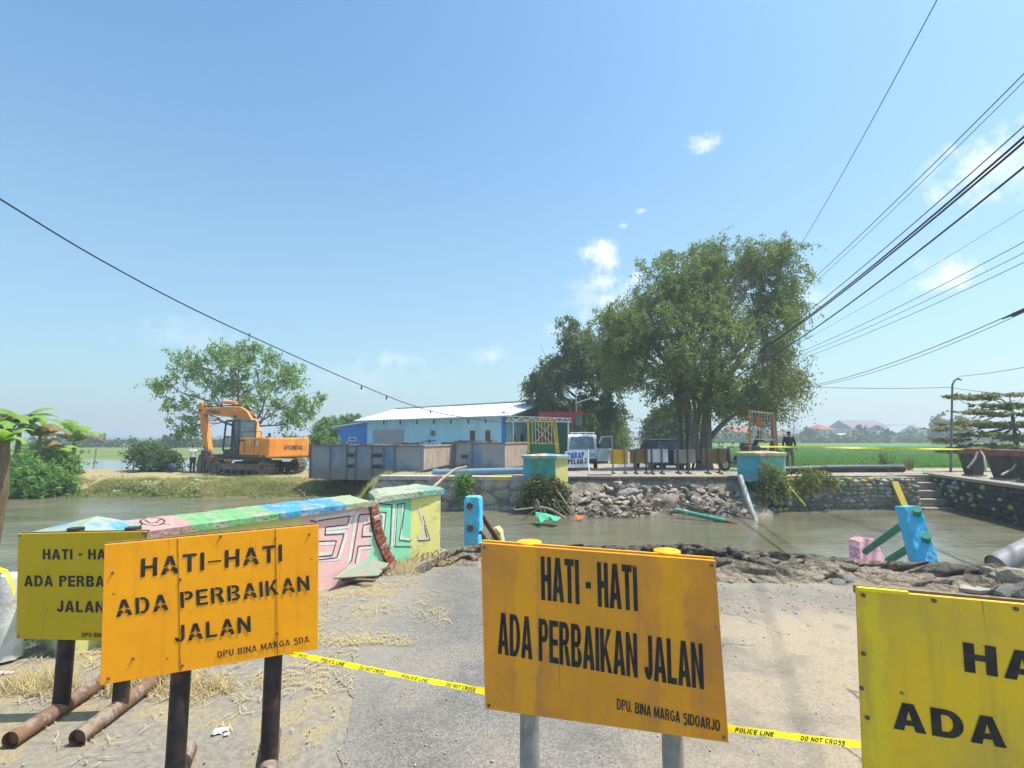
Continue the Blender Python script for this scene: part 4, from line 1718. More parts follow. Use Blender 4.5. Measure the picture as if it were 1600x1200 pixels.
tan_stone = M('pinkish_tan_stone', (.50, .41, .35), (.38, .31, .27), 3, .9, bump=.6, bsc=10, bd=.03, dirt=(.20, .18, .15), dsc=3, damt=.6)
grey_wall = M('grey_masonry_stone', (.36, .34, .31), (.27, .255, .23), 3, .9, bump=.6, bsc=10, bd=.03, dirt=(.12, .12, .09), dsc=3, damt=.6)
joint = M('recessed_mortar', (.26, .235, .20), (.17, .155, .13), 5, .95, bump=.6, bsc=14, bd=.03)
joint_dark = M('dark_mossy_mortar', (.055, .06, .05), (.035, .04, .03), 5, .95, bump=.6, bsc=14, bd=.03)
P_ST = {}
for nm, c in dict(yellow=(.68, .50, .04), white=(.62, .62, .58), green=(.13, .36, .18), red=(.55, .20, .12), lime=(.40, .50, .07), sky=(.20, .42, .55), pale=(.50, .46, .36), slate=(.13, .14, .13), slate2=(.22, .21, .18), pink=(.50, .30, .22)).items():
    P_ST[nm] = M('stone_paint_' + nm, c, tuple(k * .8 for k in c), 4, .85, bump=.4, bsc=10, bd=.02, dirt=(.22, .20, .15), dsc=5, damt=.9, dlo=.46)


def cobbles(mats, seed):
    out = []
    for i, m in enumerate(mats):
        me = rocks_mesh(seed + i, 2, .18)
        me.materials.append(m)
        out.append(me)
    return out


def stone_wall(parent, A, B, z0, z1, rowh, wmean, pick, proud=.05, jit=.2, skip=0.0, name='stone', fat=1.0):
    A, B = Vector(A), Vector(B)
    d = (B - A)
    L = d.length
    d.normalize()
    n = Vector((d.y, -d.x, 0))
    ang = math.atan2(d.y, d.x)
    inv = wmat(parent).inverted()
    rows = max(1, round((z1 - z0) / rowh))
    h = (z1 - z0) / rows
    cnt = 0
    for r in range(rows):
        s = -rnd.uniform(0, wmean * .5)
        while s < L:
            w = wmean * rnd.uniform(.75, 1.3)
            c = s + w / 2
            z = z0 + (r + .5) * h + rnd.uniform(-jit, jit) * h * .5
            s += w
            if c > L or c < 0 or rnd.random() < skip:
                continue
            me = pick(c / L, (z - z0) / (z1 - z0))
            p = A + d * c + n * (proud * rnd.uniform(-.6, .7))
            z += .25 * h * mnoise.noise(Vector((c * 1.1, r * .7, 4)))
            Mx = Matrix.Translation((p.x, p.y, z)) @ Matrix.Rotation(ang, 4, 'Z') @ Matrix.Rotation(rnd.uniform(-.25, .25), 4, 'Y') @ Matrix.Diagonal((w * .53 * fat, .085, h * .54 * fat * rnd.uniform(.8, 1.15), 1))
            inst(me, name, parent, inv @ Mx)
            cnt += 1
    return cnt


def wall_box(parent, A, B, z0, z1, th, mat, name='wall_core'):
    A, B = Vector(A), Vector(B)
    d = (B - A).normalized()
    n = Vector((-d.y, d.x, 0)) * th
    q = [A, B, B + n, A + n]
    return build(hexm([Vector((p.x, p.y, z0)) for p in q], [Vector((p.x, p.y, z1)) for p in q]), name, mat, parent, world=True)


# left of the bridge head
A1, B1 = (-4.9, 19.15, 0), (.45, 18.72, 0)
lw = root('retaining_wall', 'low tan rubble stone retaining wall with a faded painted capping, left of the bridge head', 'retaining wall', A1)
wall_box(lw, A1, B1, -2.0, -.02, .6, joint)
cob = cobbles([tan_stone, grey_wall, tan_stone, stone_pale, grey_wall], 40)
stone_wall(lw, A1, B1, -1.25, -.10, .36, .60, lambda u, v: rnd.choice(cob), .05, jit=.7, fat=1.18)
wall_box(lw, (A1[0], A1[1] - .09, 0), (B1[0], B1[1] - .09, 0), -.10, .035, .5,
         banded('faded_capping_paint', [(-5, (.45, .42, .36)), (2.0, (.52, .30, .30)), (2.6, (.22, .45, .25)), (3.3, (.42, .40, .34)), (4.0, (.6, .52, .12)), (4.8, (.5, .3, .28))], .3, 3, wearamt=.8, x0=-2, span=8), 'capping')

# right of the bridge head: painted stones
A2, B2 = (9.75, 18.75, 0), (14.82, 18.98, 0)
rw = root('retaining_wall', 'stone retaining wall with stones painted yellow, white, green and red, below the black pipe', 'retaining wall', A2)
wall_box(rw, A2, B2, -2.0, -.03, .6, joint)
pc = {k: cobbles([m], 60 + i)[0] for i, (k, m) in enumerate(P_ST.items())}


def pick_r(u, v):
    if v < .22 or (u < .3 and v < .5):
        return pc[rnd.choice(['slate2', 'slate', 'pale', 'slate2'])]
    if v < .42 and rnd.random() < .6:
        return pc[rnd.choice(['slate2', 'pale'])]
    return pc[rnd.choice(['yellow', 'white', 'green', 'red', 'white', 'yellow', 'pale', 'pale', 'pale', 'pink', 'green', 'white'])]


stone_wall(rw, A2, B2, -1.22, -.03, .145, .24, pick_r, .05, jit=.6)
# yellow painted slanting edge strip beside the steps
mb = MB()
mb.prism([Pt(1393, 752, 18.85), Pt(1403, 752, 18.85), Pt(1420, 792, 18.5), Pt(1410, 792, 18.5)], (.03, .12, 0))
build(mb, 'edge_strip', M('yellow_strip', (.66, .48, .05), (.6, .46, .1), 4, .85, dirt=(.3, .27, .2), dsc=8, damt=.7), rw, world=True)
# stone steps down to the water
conc = M('old_concrete', (.33, .29, .235), (.24, .215, .18), 5, .9, bump=.5, bsc=14, bd=.02, dirt=(.15, .14, .11), dsc=4, damt=.6)
st = root('canal_steps', 'worn concrete steps leading down to the water between the painted stone walls', 'steps', (15.6, 19.5, 0))
for i in range(5):
    mb = MB()
    mb.box((15.6, 20.3 - i * .34, -.12 - i * .27), (1.62 - .02 * i, .42, .24))
    build(mb, 'step', conc, st, world=True, bevel=.02)
mb = MB()
mb.box((15.6, 20.62, -.7), (1.66, .22, 1.36))
build(mb, 'landing_wall', joint, st, world=True)

# wing wall on the right, in its own shade
A3, B3 = (16.42, 20.6, 0), (14.55, 14.2, 0)
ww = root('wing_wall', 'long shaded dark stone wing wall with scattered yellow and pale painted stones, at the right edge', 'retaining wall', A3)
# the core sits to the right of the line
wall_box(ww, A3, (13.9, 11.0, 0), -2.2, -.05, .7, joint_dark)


def pick_w(u, v):
    r = rnd.random()
    if v > .25 and r < .20:
        return pc[rnd.choice(['yellow', 'yellow', 'lime', 'white', 'sky', 'yellow', 'white'])]
    return pw[rnd.choice([0, 1])]


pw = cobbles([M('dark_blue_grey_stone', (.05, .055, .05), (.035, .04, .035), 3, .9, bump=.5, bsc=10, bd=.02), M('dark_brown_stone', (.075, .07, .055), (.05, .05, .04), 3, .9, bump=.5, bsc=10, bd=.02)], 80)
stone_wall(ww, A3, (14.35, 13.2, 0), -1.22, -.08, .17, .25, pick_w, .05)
wall_box(ww, (A3[0] - .1, A3[1], 0), (13.8, 11, 0), -.05, .05, .55, conc, 'coping')

# ---- end piers on the far bank
cap_f = banded('far_cap_paint', [(-3, (.12, .34, .40)), (.18, (.45, .34, .20)), (.40, (.38, .22, .27)), (.62, (.45, .40, .14)), (.80, (.08, .28, .42)), (1.1, (.16, .34, .30))], .3, 2.2, wearamt=.6, gr=.25, x0=-.2, span=2.2)
cap_g = banded('far_cap_paint_pale', [(-3, (.36, .40, .14)), (.5, (.40, .27, .20)), (.9, (.42, .40, .16))], .3, 2.2, wearamt=.6, gr=.25, x0=-.2, span=2.2)
teal = M('teal_masonry_paint', (.05, .33, .26), (.07, .40, .28), 3, .8, bump=.4, dirt=(.16, .20, .14), dsc=4, damt=.85, dlo=.5)
teal_b = M('turquoise_masonry_paint', (.05, .38, .50), (.07, .42, .52), 3, .8, bump=.4, dirt=(.22, .24, .2), dsc=4, damt=.8, dlo=.5)
mint = M('mint_masonry_paint', (.15, .48, .33), (.20, .52, .36), 3, .8, bump=.4, dirt=(.2, .24, .16), dsc=4, damt=.8, dlo=.5)
lemon = M('lemon_masonry_paint', (.70, .62, .20), (.62, .56, .2), 3, .8, bump=.4, dirt=(.4, .38, .25), dsc=5, damt=.5)


def far_pier(label, pts, mats, capmat, zb, zt, sz_base=None):
    r = root('bridge_pier', label, 'pier', pts[0], group='painted end piers on the far bank')
    n = len(pts)
    mb = MB()
    B = [Vector((x, y, zb)) for x, y, _ in pts]
    T = [Vector((x, y, zt)) for x, y, _ in pts]
    um = list(dict.fromkeys(mats))
    for i in range(n):
        mb.add([B[i], B[(i + 1) % n], T[(i + 1) % n], T[i]], [(0, 1, 2, 3)], mi=um.index(mats[i]))
    mb.add(B, [tuple(range(n))[::-1]])
    mb.add(T, [tuple(range(n))])
    build(mb, 'pier_body', um, r, world=True)
    cen_ = sum(T, Vector()) / n
    E_ = [p + (p - cen_).normalized() * .09 for p in T]
    mb = MB()
    mb.add([(p.x, p.y, zt + .003) for p in E_] + [(p.x, p.y, zt + .10) for p in E_] + [(cen_.x, cen_.y, zt + .17)],
           [tuple(range(n))[::-1]] + [(i, (i + 1) % n, n + (i + 1) % n, n + i) for i in range(n)] + [(n + i, n + (i + 1) % n, 2 * n) for i in range(n)])
    build(mb, 'pier_cap', capmat, r, world=True)
    return r


fp1 = far_pier('far left end pier painted teal and yellow with a multicoloured cap, ivy below', [(.42, 18.55, 0), (.62, 18.22, 0), (1.52, 18.12, 0), (2.0, 18.5, 0), (2.0, 19.2, 0), (.42, 19.2, 0)],
               [teal_b, teal, lemon, teal, teal, teal], cap_f, -.45, .70)
mb = MB()
mb.box((1.2, 18.75, -.95), (1.5, .9, 1.4))
build(mb, 'pier_base', joint, fp1, world=True)
cobd = cobbles([grey_wall, stone_dark], 90)
stone_wall(fp1, (.45, 18.3, 0), (1.95, 18.3, 0), -1.2, -.42, .3, .42, lambda u, v: rnd.choice(cobd), .03)
fp2 = far_pier('far right end pier painted turquoise and mint, overhanging its washed-out stone base', [(8.27, 18.55, 0), (8.62, 17.95, 0), (9.62, 18.25, 0), (9.82, 18.6, 0), (9.9, 19.2, 0), (8.35, 19.2, 0)],
               [teal_b, mint, lemon, mint, mint, teal_b], cap_g, -.10, .80)
mb = MB()
mb.box((9.2, 18.75, -.85), (1.15, .75, 1.5))
build(mb, 'pier_base', joint_dark, fp2, world=True)
stone_wall(fp2, (8.65, 18.36, 0), (9.75, 18.40, 0), -1.2, -.12, .2, .24, lambda u, v: pc[rnd.choice(['slate', 'slate2', 'yellow', 'sky', 'slate', 'lime'])], .04)

# ---- collapsed abutment: slope of broken stone under the snapped road slab
rub = MB()
nu, nv = 70, 16
V = []
for i in range(nu):
    x = 1.95 + 6.75 * i / (nu - 1)
    for j in range(nv):
        s = j / (nv - 1)
        y = 18.86 - 1.55 * s ** 1.1 * (1 - .25 * math.cos(x * 1.1))
        z = -.03 - .22 * min(1, s * 5) - 1.15 * s
        k = mnoise.noise(Vector((x * 1.5, y * 2, z * 2))) * .16 + mnoise.noise(Vector((x * 4, y * 4, z * 5))) * .09
        V.append((x, y - k * min(1, s * 4), z + k * min(1, s * 4)))
ii = np.arange(nu * nv).reshape(nu, nv)
Fq = np.stack([ii[:-1, :-1], ii[:-1, 1:], ii[1:, 1:], ii[1:, :-1]], -1).reshape(-1, 4)
rub_m = M('rubble_earth', (.27, .225, .175), (.15, .128, .10), 6, .95, bump=.9, bsc=14, bd=.05, dirt=(.36, .32, .26), dsc=4, damt=.6)
rubble = npmesh('collapsed_abutment', V, Fq, rub_m)
tag(rubble, kind='structure')
pinkst = M('pinkish_stone', (.46, .38, .33), (.34, .28, .24), 4, .9, bump=.7, bsc=10, bd=.03, dirt=(.2, .17, .14), dsc=4, damt=.5)
RUB = [rocks_mesh(200 + i, 2, .42) for i in range(8)]
for i, me in enumerate(RUB):
    me.materials.append([pinkst, stone_pale, stone_grey, pinkst, stone_grey, stone_pale, pinkst, stone_grey][i])
inv = Matrix.Identity(4)
cnt = 0
while cnt < 285:
    x = 2.0 + 6.5 * rnd.random()
    s = .05 + .95 * rnd.random() ** .85
    top = .30 * sstep(0, 1, abs((x - 5) / 3.4))
    if s < top * .6:
        continue
    y = 18.80 - 1.62 * s ** 1.1 * (1 - .25 * math.cos(x * 1.1))
    z = -.18 - 1.10 * s
    r_ = rnd.choice([.06, .07, .08, .10, .12, .17]) * rnd.uniform(.8, 1.2)
    if rnd.random() < .07:
        r_ *= 2.0
    stone(rubble, (x, y + rnd.uniform(-.04, .10), z + rnd.uniform(-.08, .06)), r_, RUB, flat=rnd.choice([.3, .45, .62]))
    cnt += 1
# snapped edge of the road slab, lying over the slope
se = MB()
pts_ = []
for i in range(40):
    x = 1.95 + 6.6 * i / 39
    pts_.append((x, 18.74 + .10 * mnoise.noise(Vector((x * 1.3, 0, 0))) + .06 * mnoise.noise(Vector((x * 5, 2, 0)))))
low_ = [(x, y + .03, -.07 - .07 * mnoise.noise(Vector((x * 2.4, 5, 0))) - .04 * mnoise.noise(Vector((x * 9, 5, 0)))) for x, y in pts_]
se.add([(x, y, .030) for x, y in pts_] + low_ + [(x, 19.4, .026) for x, y in pts_],
       [(i, i + 1, 41 + i, 40 + i)[::-1] for i in range(39)] + [(i, i + 1, 81 + i, 80 + i) for i in range(39)])
tag(build(se, 'road_slab_edge', M('snapped_slab', (.22, .195, .165), (.13, .118, .10), 6, .9, bump=.7, bsc=20, bd=.02, dirt=(.12, .11, .1)), None), kind='structure')

# ---- pipes lying on the banks
bluepipe = M('light_blue_pipe', (.16, .30, .42), (.13, .25, .36), 4, .5, bump=.15, dirt=(.35, .35, .33), dsc=4, damt=.5)
r = root('water_pipe', 'long light blue pipe lying on the grass in front of the rusty pontoons', 'pipe', Pt(680, 742, 20.0))
mb = MB()
mb.tube([Pt(679, 738.5, 20.2), Pt(740, 737, 20.0), Pt(822, 735.5, 19.6)], .125, 18)
build(mb, 'pipe_shell', bluepipe, r, world=True)
mb = MB()
mb.tube([Pt(678, 738.5, 20.25), Pt(685, 738.4, 20.2)], .15, 18)
build(mb, 'pipe_collar', bluepipe, r, world=True)
blackpipe = M('black_plastic_pipe', (.035, .036, .042), (.05, .05, .055), 4, .45, bump=.2, dirt=(.2, .18, .15), dsc=5, damt=.5)
r = root('drain_pipe', 'long thick black pipe lying on top of the painted stone wall', 'pipe', Pt(1320, 738, 19.3))
mb = MB()
mb.tube([Pt(1222, 735, 19.1), Pt(1290, 732.5, 19.3), Pt(1340, 732, 19.3), Pt(1410, 732, 19.5)], .15, 18)
build(mb, 'pipe_shell', blackpipe, r, world=True)
palepipe = M('pale_grey_pipe', (.42, .41, .38), (.3, .29, .26), 5, .6, bump=.3, dirt=(.22, .19, .15), dsc=6, damt=.6)
r = root('drain_pipe', 'pale grey pipe leaning from the far right pier down into the water', 'pipe', Pt(1185, 818, 16.6))
mb = MB()
mb.tube([Pt(1156, 744, 17.75), Pt(1168, 780, 17.1), Pt(1184, 822, 16.4)], [.09, .085, .07], 12)
build(mb, 'pipe_shell', palepipe, r, world=True)

# ---- wreckage in the water
r = root('railing_wreck', 'teal railing pipe with a rusty end and a pink block, afloat below the rubble', 'wreckage', Pt(1130, 815, 15.8))
mb = MB()
mb.tube([Pt(1060, 798, 16.9), Pt(1132, 814, 16.1)], .075, 12)
build(mb, 'green_pipe', GREENPIPE, r, world=True)
mb = MB()
mb.tube([Pt(1060, 798, 16.95), Pt(1064, 799, 16.9)], .088, 12)
mb.tube([Pt(1070, 800, 16.8), Pt(1075, 801, 16.7)], .085, 12)
build(mb, 'pipe_collar', palepipe, r, world=True)
mb = MB()
mb.tube([Pt(1131, 813.5, 16.1), Pt(1182, 828, 15.5)], .045, 10)
build(mb, 'rusty_pipe', RUST, r, world=True)
mb = MB()
c = Pt(1186, 828, 15.45)
mb.box(c, (.26, .2, .17), Matrix.Rotation(.3, 3, 'Y'))
build(mb, 'pink_block', PINKP, r, world=True, bevel=.02)

fg = root('post_wreck', 'bright green railing post lying in the water beside bent white rods', 'wreckage', Pt(850, 810, 15.4))
GP2 = M('bright_green_paint', (.06, .42, .22), (.08, .48, .26), 5, .6, bump=.3, dirt=(.3, .4, .3), dsc=6)
mb = MB()
q = [Pt(*k) for k in ((836, 801, 15.8), (850, 803, 15.7), (876, 810, 15.4), (870, 814, 15.3), (852, 812, 15.5), (848, 815, 15.4), (842, 810, 15.6), (837, 808, 15.7))]
mb.prism(q[::-1], (.03, .2, .0))
build(mb, 'post_body', GP2, fg, world=True, bevel=.015)
mb = MB()
mb.tube([Pt(842, 807, 15.6), Pt(846, 818, 15.2)], .045, 8)
build(mb, 'stub', GP2, fg, world=True)
mb = MB()
mb.tube([Pt(860, 808, 15.5), Pt(867, 816, 15.2)], .04, 8)
build(mb, 'stub', GP2, fg, world=True)
rod = M('bare_pale_rod', (.45, .36, .28), (.30, .22, .16), 8, .7, bump=.2)
rodr = M('rusty_rebar', (.26, .13, .08), (.34, .22, .15), 8, .8, bump=.2)


def rods(label, lines, mat, rad, Y, name='bent_rods', cat='reinforcing rods', group='bent rods in the water'):
    r = root(name, label, cat, Pt(lines[0][0][0], lines[0][0][1], Y), group=group)
    for l in lines:
        mb = MB()
        P = [Pt(q[0], q[1], Y + (q[2] if len(q) > 2 else 0)) for q in l]
        # smooth the bend
        S = []
        for i in range(len(P) - 1):
            p0, p1, p2, p3 = P[max(i - 1, 0)], P[i], P[i + 1], P[min(i + 2, len(P) - 1)]
            for k in range(5):
                t_ = k / 5
                S.append(.5 * ((2 * p1) + (p2 - p0) * t_ + (2 * p0 - 5 * p1 + 4 * p2 - p3) * t_ ** 2 + (3 * p1 - p0 - 3 * p2 + p3) * t_ ** 3))
        S.append(P[-1])
        mb.tube(S, rad, 5)
        build(mb, 'rod', mat, r, world=True)
    return r


def c4(x, y):
    return (780 + x / 4, 620 + y / 4)


rods('spray of pale bent rods standing out of the water over the green post',
     [[c4(90, 690), c4(100, 705), c4(160, 700), c4(235, 690)], [c4(145, 770), c4(190, 735), c4(245, 695)], [c4(235, 645), c4(248, 665), c4(250, 690), c4(275, 735)],
      [c4(245, 690), c4(320, 700), c4(410, 755)], [c4(232, 690), c4(240, 655), c4(232, 648), c4(240, 640)], [c4(258, 685), c4(340, 715), c4(415, 765)], [c4(235, 690), c4(280, 700), c4(292, 735)]], rod, .022, 15.9)
rods('tangle of pale rods and roots against the foot of the ivy-covered pier',
     [[c4(330, 640), c4(350, 655), c4(345, 680), c4(375, 700)], [c4(372, 600), c4(400, 640), c4(440, 700), c4(445, 740)], [c4(440, 640), c4(420, 690), c4(450, 735)], [c4(450, 745), c4(520, 715), c4(600, 740)],
      [c4(470, 640), c4(480, 690), c4(455, 740)], [c4(500, 760), c4(510, 720), c4(560, 745)], [c4(360, 640), c4(380, 690), c4(430, 745)]], rod, .024, 16.9)
rng_l = []
for i in range(26):
    x0, y0 = rnd.uniform(540, 880), rnd.uniform(680, 760)
    x1, y1 = x0 + rnd.uniform(-90, 120), y0 + rnd.uniform(-50, 60)
    rng_l.append([c4(x0, min(y0, 768)), c4((x0 + x1) / 2 + rnd.uniform(-30, 30), (y0 + min(y1, 772)) / 2 + rnd.uniform(-25, 10)), c4(x1, max(650, min(y1, 775)))])
rods('dense rusty tangle of reinforcing rods along the waterline below the rubble', rng_l, rodr, .017, 16.9)
rng_l = []
for i in range(16):
    x0, y0 = rnd.uniform(900, 1130), rnd.uniform(660, 740)
    rng_l.append([c4(x0, y0), c4(x0 + rnd.uniform(-40, 60), y0 - rnd.uniform(10, 60)), c4(x0 + rnd.uniform(20, 110), y0 + rnd.uniform(-20, 20))])
rods('thin brown rods and sticks poking from the right half of the rubble', rng_l, rodr, .013, 17.2)
rods('two pale sticks leaning on the rubble beside the fallen grey pipe', [[c4(1380, 640), c4(1420, 690), c4(1470, 750)], [c4(1410, 630), c4(1470, 690), c4(1525, 755)]], rod, .022, 17.3)
r = root('debris', 'small orange rag caught on the rods at the waterline', 'debris', Pt(902, 808, 16.3))
mb = MB()
mb.prism([Pt(*c4(455, 750), 16.4), Pt(*c4(480, 738), 16.4), Pt(*c4(500, 745), 16.4), Pt(*c4(525, 740), 16.4), Pt(*c4(520, 762), 16.3), Pt(*c4(490, 768), 16.3)][::-1], (.02, .08, 0))
build(mb, 'rag', M('orange_cloth', (.62, .18, .06), (.5, .14, .05), 8, .8), r, world=True)
# pale pole leaning behind the green and yellow pier
r = root('bamboo_pole', 'slender pale pole leaning against the far bank behind the near pier', 'pole', Pt(670, 765, 17.5))
mb = MB()
mb.tube([Pt(672, 766, 17.2), Pt(695, 745, 18.0), Pt(712, 733, 18.7), Pt(729, 729, 18.9)], [.05, .05, .045, .04], 8)
build(mb, 'shaft', rod, r, world=True)

# ================================================================ ROW OF BARRIER SIGNS (seen from behind)
leg_brown = M('dark_brown_leg', (.075, .05, .04), (.11, .075, .05), 9, .7)
leg_grey = M('weathered_leg', (.26, .22, .17), (.2, .16, .12), 9, .7)


def back_sign(label, x0, x1, y0, y1, legs, col, lmat, Y=20.3, thick=.02, rot=0.0, alt=None, framec=None):
    mat = M('board_back_' + label.split()[0] + label.split()[1], col, tuple(k * .82 for k in col), 3, .7, bump=.15, dirt=(.25, .18, .12), dsc=6, damt=.45)
    a, b = Pt(x0, y0, Y), Pt(x1, y1, Y)
    cx = (a.x + b.x) / 2
    r = root('barrier_sign', label, 'barrier sign', (cx, Y, 0), group='row of barrier signs standing across the far road')
    mb = MB()
    mb.box((cx, Y, (a.z + b.z) / 2), (b.x - a.x, thick, a.z - b.z))
    build(mb, 'board', mat, r, world=True, bevel=.004)
    fm = framec or mat
    for (zc) in (a.z - .02, b.z + .02):
        mb = MB()
        mb.box((cx, Y - .02, zc), (b.x - a.x - .01, .02, .035))
        build(mb, 'frame_rail', fm, r, world=True)
    for lx in legs:
        p = Pt(lx, 741, Y - .04)
        mb = MB()
        mb.tube([(p.x, Y - .055, .04), (p.x, Y - .055, a.z + .03)], .034, 8)
        build(mb, 'leg', lmat, r, world=True)
        mb = MB()
        mb.tube([(p.x, Y - .36, .062), (p.x, Y + .24, .062)], .034, 8)
        build(mb, 'foot', lmat, r, world=True)
    return r


back_sign('bright yellow barrier sign at the left end of the row, beside the white truck', 953, 981, 703, 725, (958, 977), (.72, .42, .01), leg_grey, 20.4)
back_sign('brown barrier sign between the yellow one and the white one', 984, 1011, 702, 724, (993.5, 1010), (.22, .135, .06), leg_brown, 20.3)
back_sign('white panelled barrier sign in the middle of the row', 1012, 1044, 702, 723, (1019, 1034.5), (.60, .63, .66), leg_brown, 20.15, framec=M('dull_sign_frame', (.4, .42, .43), None, 6, .7))
back_sign('grey barrier sign in front of the dark car', 1053, 1087, 703, 724, (1060, 1075.5), (.27, .26, .23), leg_brown, 20.25)
back_sign('brown barrier sign at the right end of the row, beside the big trunk', 1097, 1135, 701, 724, (1106, 1124), (.27, .16, .07), leg_brown, 20.3)

# banner on its white frame
bn = root('banner_stand', 'white banner with blue and black hand lettering leaning in front of the truck', 'banner', Pt(903, 741, 20.6))
whiteb = M('white_banner_cloth', (.66, .68, .70), (.56, .58, .60), 3, .8, bump=.1, dirt=(.45, .43, .4), dsc=5, damt=.4)
q = [Pt(887, 731, 20.8), Pt(920, 730, 20.6), Pt(919, 704, 20.75), Pt(884, 705.5, 20.95)]
mb = MB()
mb.prism(q, (.01, .03, .002))
build(mb, 'cloth', whiteb, bn, world=True)
nq = (q[1] - q[0]).cross(q[3] - q[0]).normalized()
if nq.y > 0:
    nq = -nq
inkb = M('blue_banner_ink', (.02, .07, .42), None, 8, .7, bump=0)


def qtext(s, bl, br, tl, mat, parent, plane, n, lift=.006, **kw):
    P = [PL(*k, plane, n) for k in (bl, br, tl)]
    up = (P[1] - P[0]).cross(P[2] - P[0])
    sg = 1 if up.dot(n) > 0 else -1
    return build(letter_mb(s, *P, lift=lift * sg, geo=text_geo(s, **kw)), 'lettering', mat, parent, world=True)


qtext('HARAP', (887, 716.5), (913, 716), (887, 707), inkb, bn, q[0], nq, w=.28, h=.2, spacing=.7)
qtext('PELAN', (887.5, 725.5), (911, 725), (887.5, 718), INK_B, bn, q[0], nq, w=.28, h=.2, spacing=.8)
qtext('2', (913, 724), (917, 724), (913, 716), INK_B, bn, q[0], nq, w=.28, h=.2)
mb = MB()
mb.tube([Pt(922, 742, 20.3), Pt(919.5, 728, 20.5), Pt(919, 703, 20.7)], .028, 8)
build(mb, 'frame_post', M('white_painted_tube', (.7, .7, .68), None, 6, .5), bn, world=True)
mb = MB()
mb.tube([Pt(884, 731.5, 21.1), Pt(883, 705, 21.1)], .018, 8)
build(mb, 'frame_post', _mc['white_painted_tube'], bn, world=True)
r = root('flat_sheet', 'thin dark sheet lying on the ground by the foot of the banner', 'sheet', Pt(935, 741.5, 19.9))
mb = MB()
a = G(925, 742, .05)
mb.box((a.x + .3, a.y, .062), (.9, .22, .012))
build(mb, 'sheet', leg_brown, r, world=True)

# ================================================================ STEEL PONTOONS
pont_old = M('blue_grey_pontoon_paint', (.10, .21, .36), (.24, .26, .28), 1.1, .6, .2, bump=.25, bsc=6, bd=.03, dirt=(.24, .17, .12), dsc=2.2, damt=.75, dlo=.5, stretch=(1, 1, .5))


def pontoon_paint():
    m, t, b = newmat('weathered_pontoon_paint', .6, .1, .3)
    v = vmap(t)
    sp = nd(t, 'ShaderNodeSeparateXYZ')
    t.links.new(v, sp.inputs[0])
    n = tnoise(t, vmap(t, (.9, .9, .35)), 1.3, 6, .65, .3)
    n2 = tnoise(t, vmap(t, (6, 6, .8)), 1.6, 6, .65)
    c = tmix(t, trange(t, n, .44, .66), (.30, .31, .32), (.09, .21, .38))
    h = tmath(t, 'ADD', sp.outputs[2], tmath(t, 'MULTIPLY', tmath(t, 'SUBTRACT', n2, .5), .7))
    c = tmix(t, trange(t, h, .30, .80, .85, 0), c, (.20, .185, .165))      # dried mud left by the waterline
    c = tmix(t, trange(t, n2, .55, .68, 0, .55), c, (.22, .14, .10))
    t.links.new(c, b.inputs['Base Color'])
    addbump(t, b, tnoise(t, v, 2.2, 4), .35, .04)
    return m


pont = pontoon_paint()
pont_b = M('rusty_pale_pontoon', (.46, .39, .32), (.36, .29, .23), 2.2, .75, .1, bump=.3, bsc=8, bd=.03, dirt=(.26, .12, .06), dsc=4, damt=.7, dlo=.52, stretch=(2.5, 2.5, .6))
pont_d = M('rusty_deck', (.25, .19, .15), (.32, .26, .2), 3, .85, bump=.6, bsc=12, bd=.04, dirt=(.10, .08, .07), dsc=5, damt=.7)
pont_br = M('brightest_blue_patch', (.06, .20, .42), (.08, .18, .34), 1.6, .55, .2, bump=.2)
rib_m = M('pontoon_rib', (.19, .19, .19), (.15, .13, .12), 6, .7, .2, bump=.3, dirt=(.2, .12, .08))


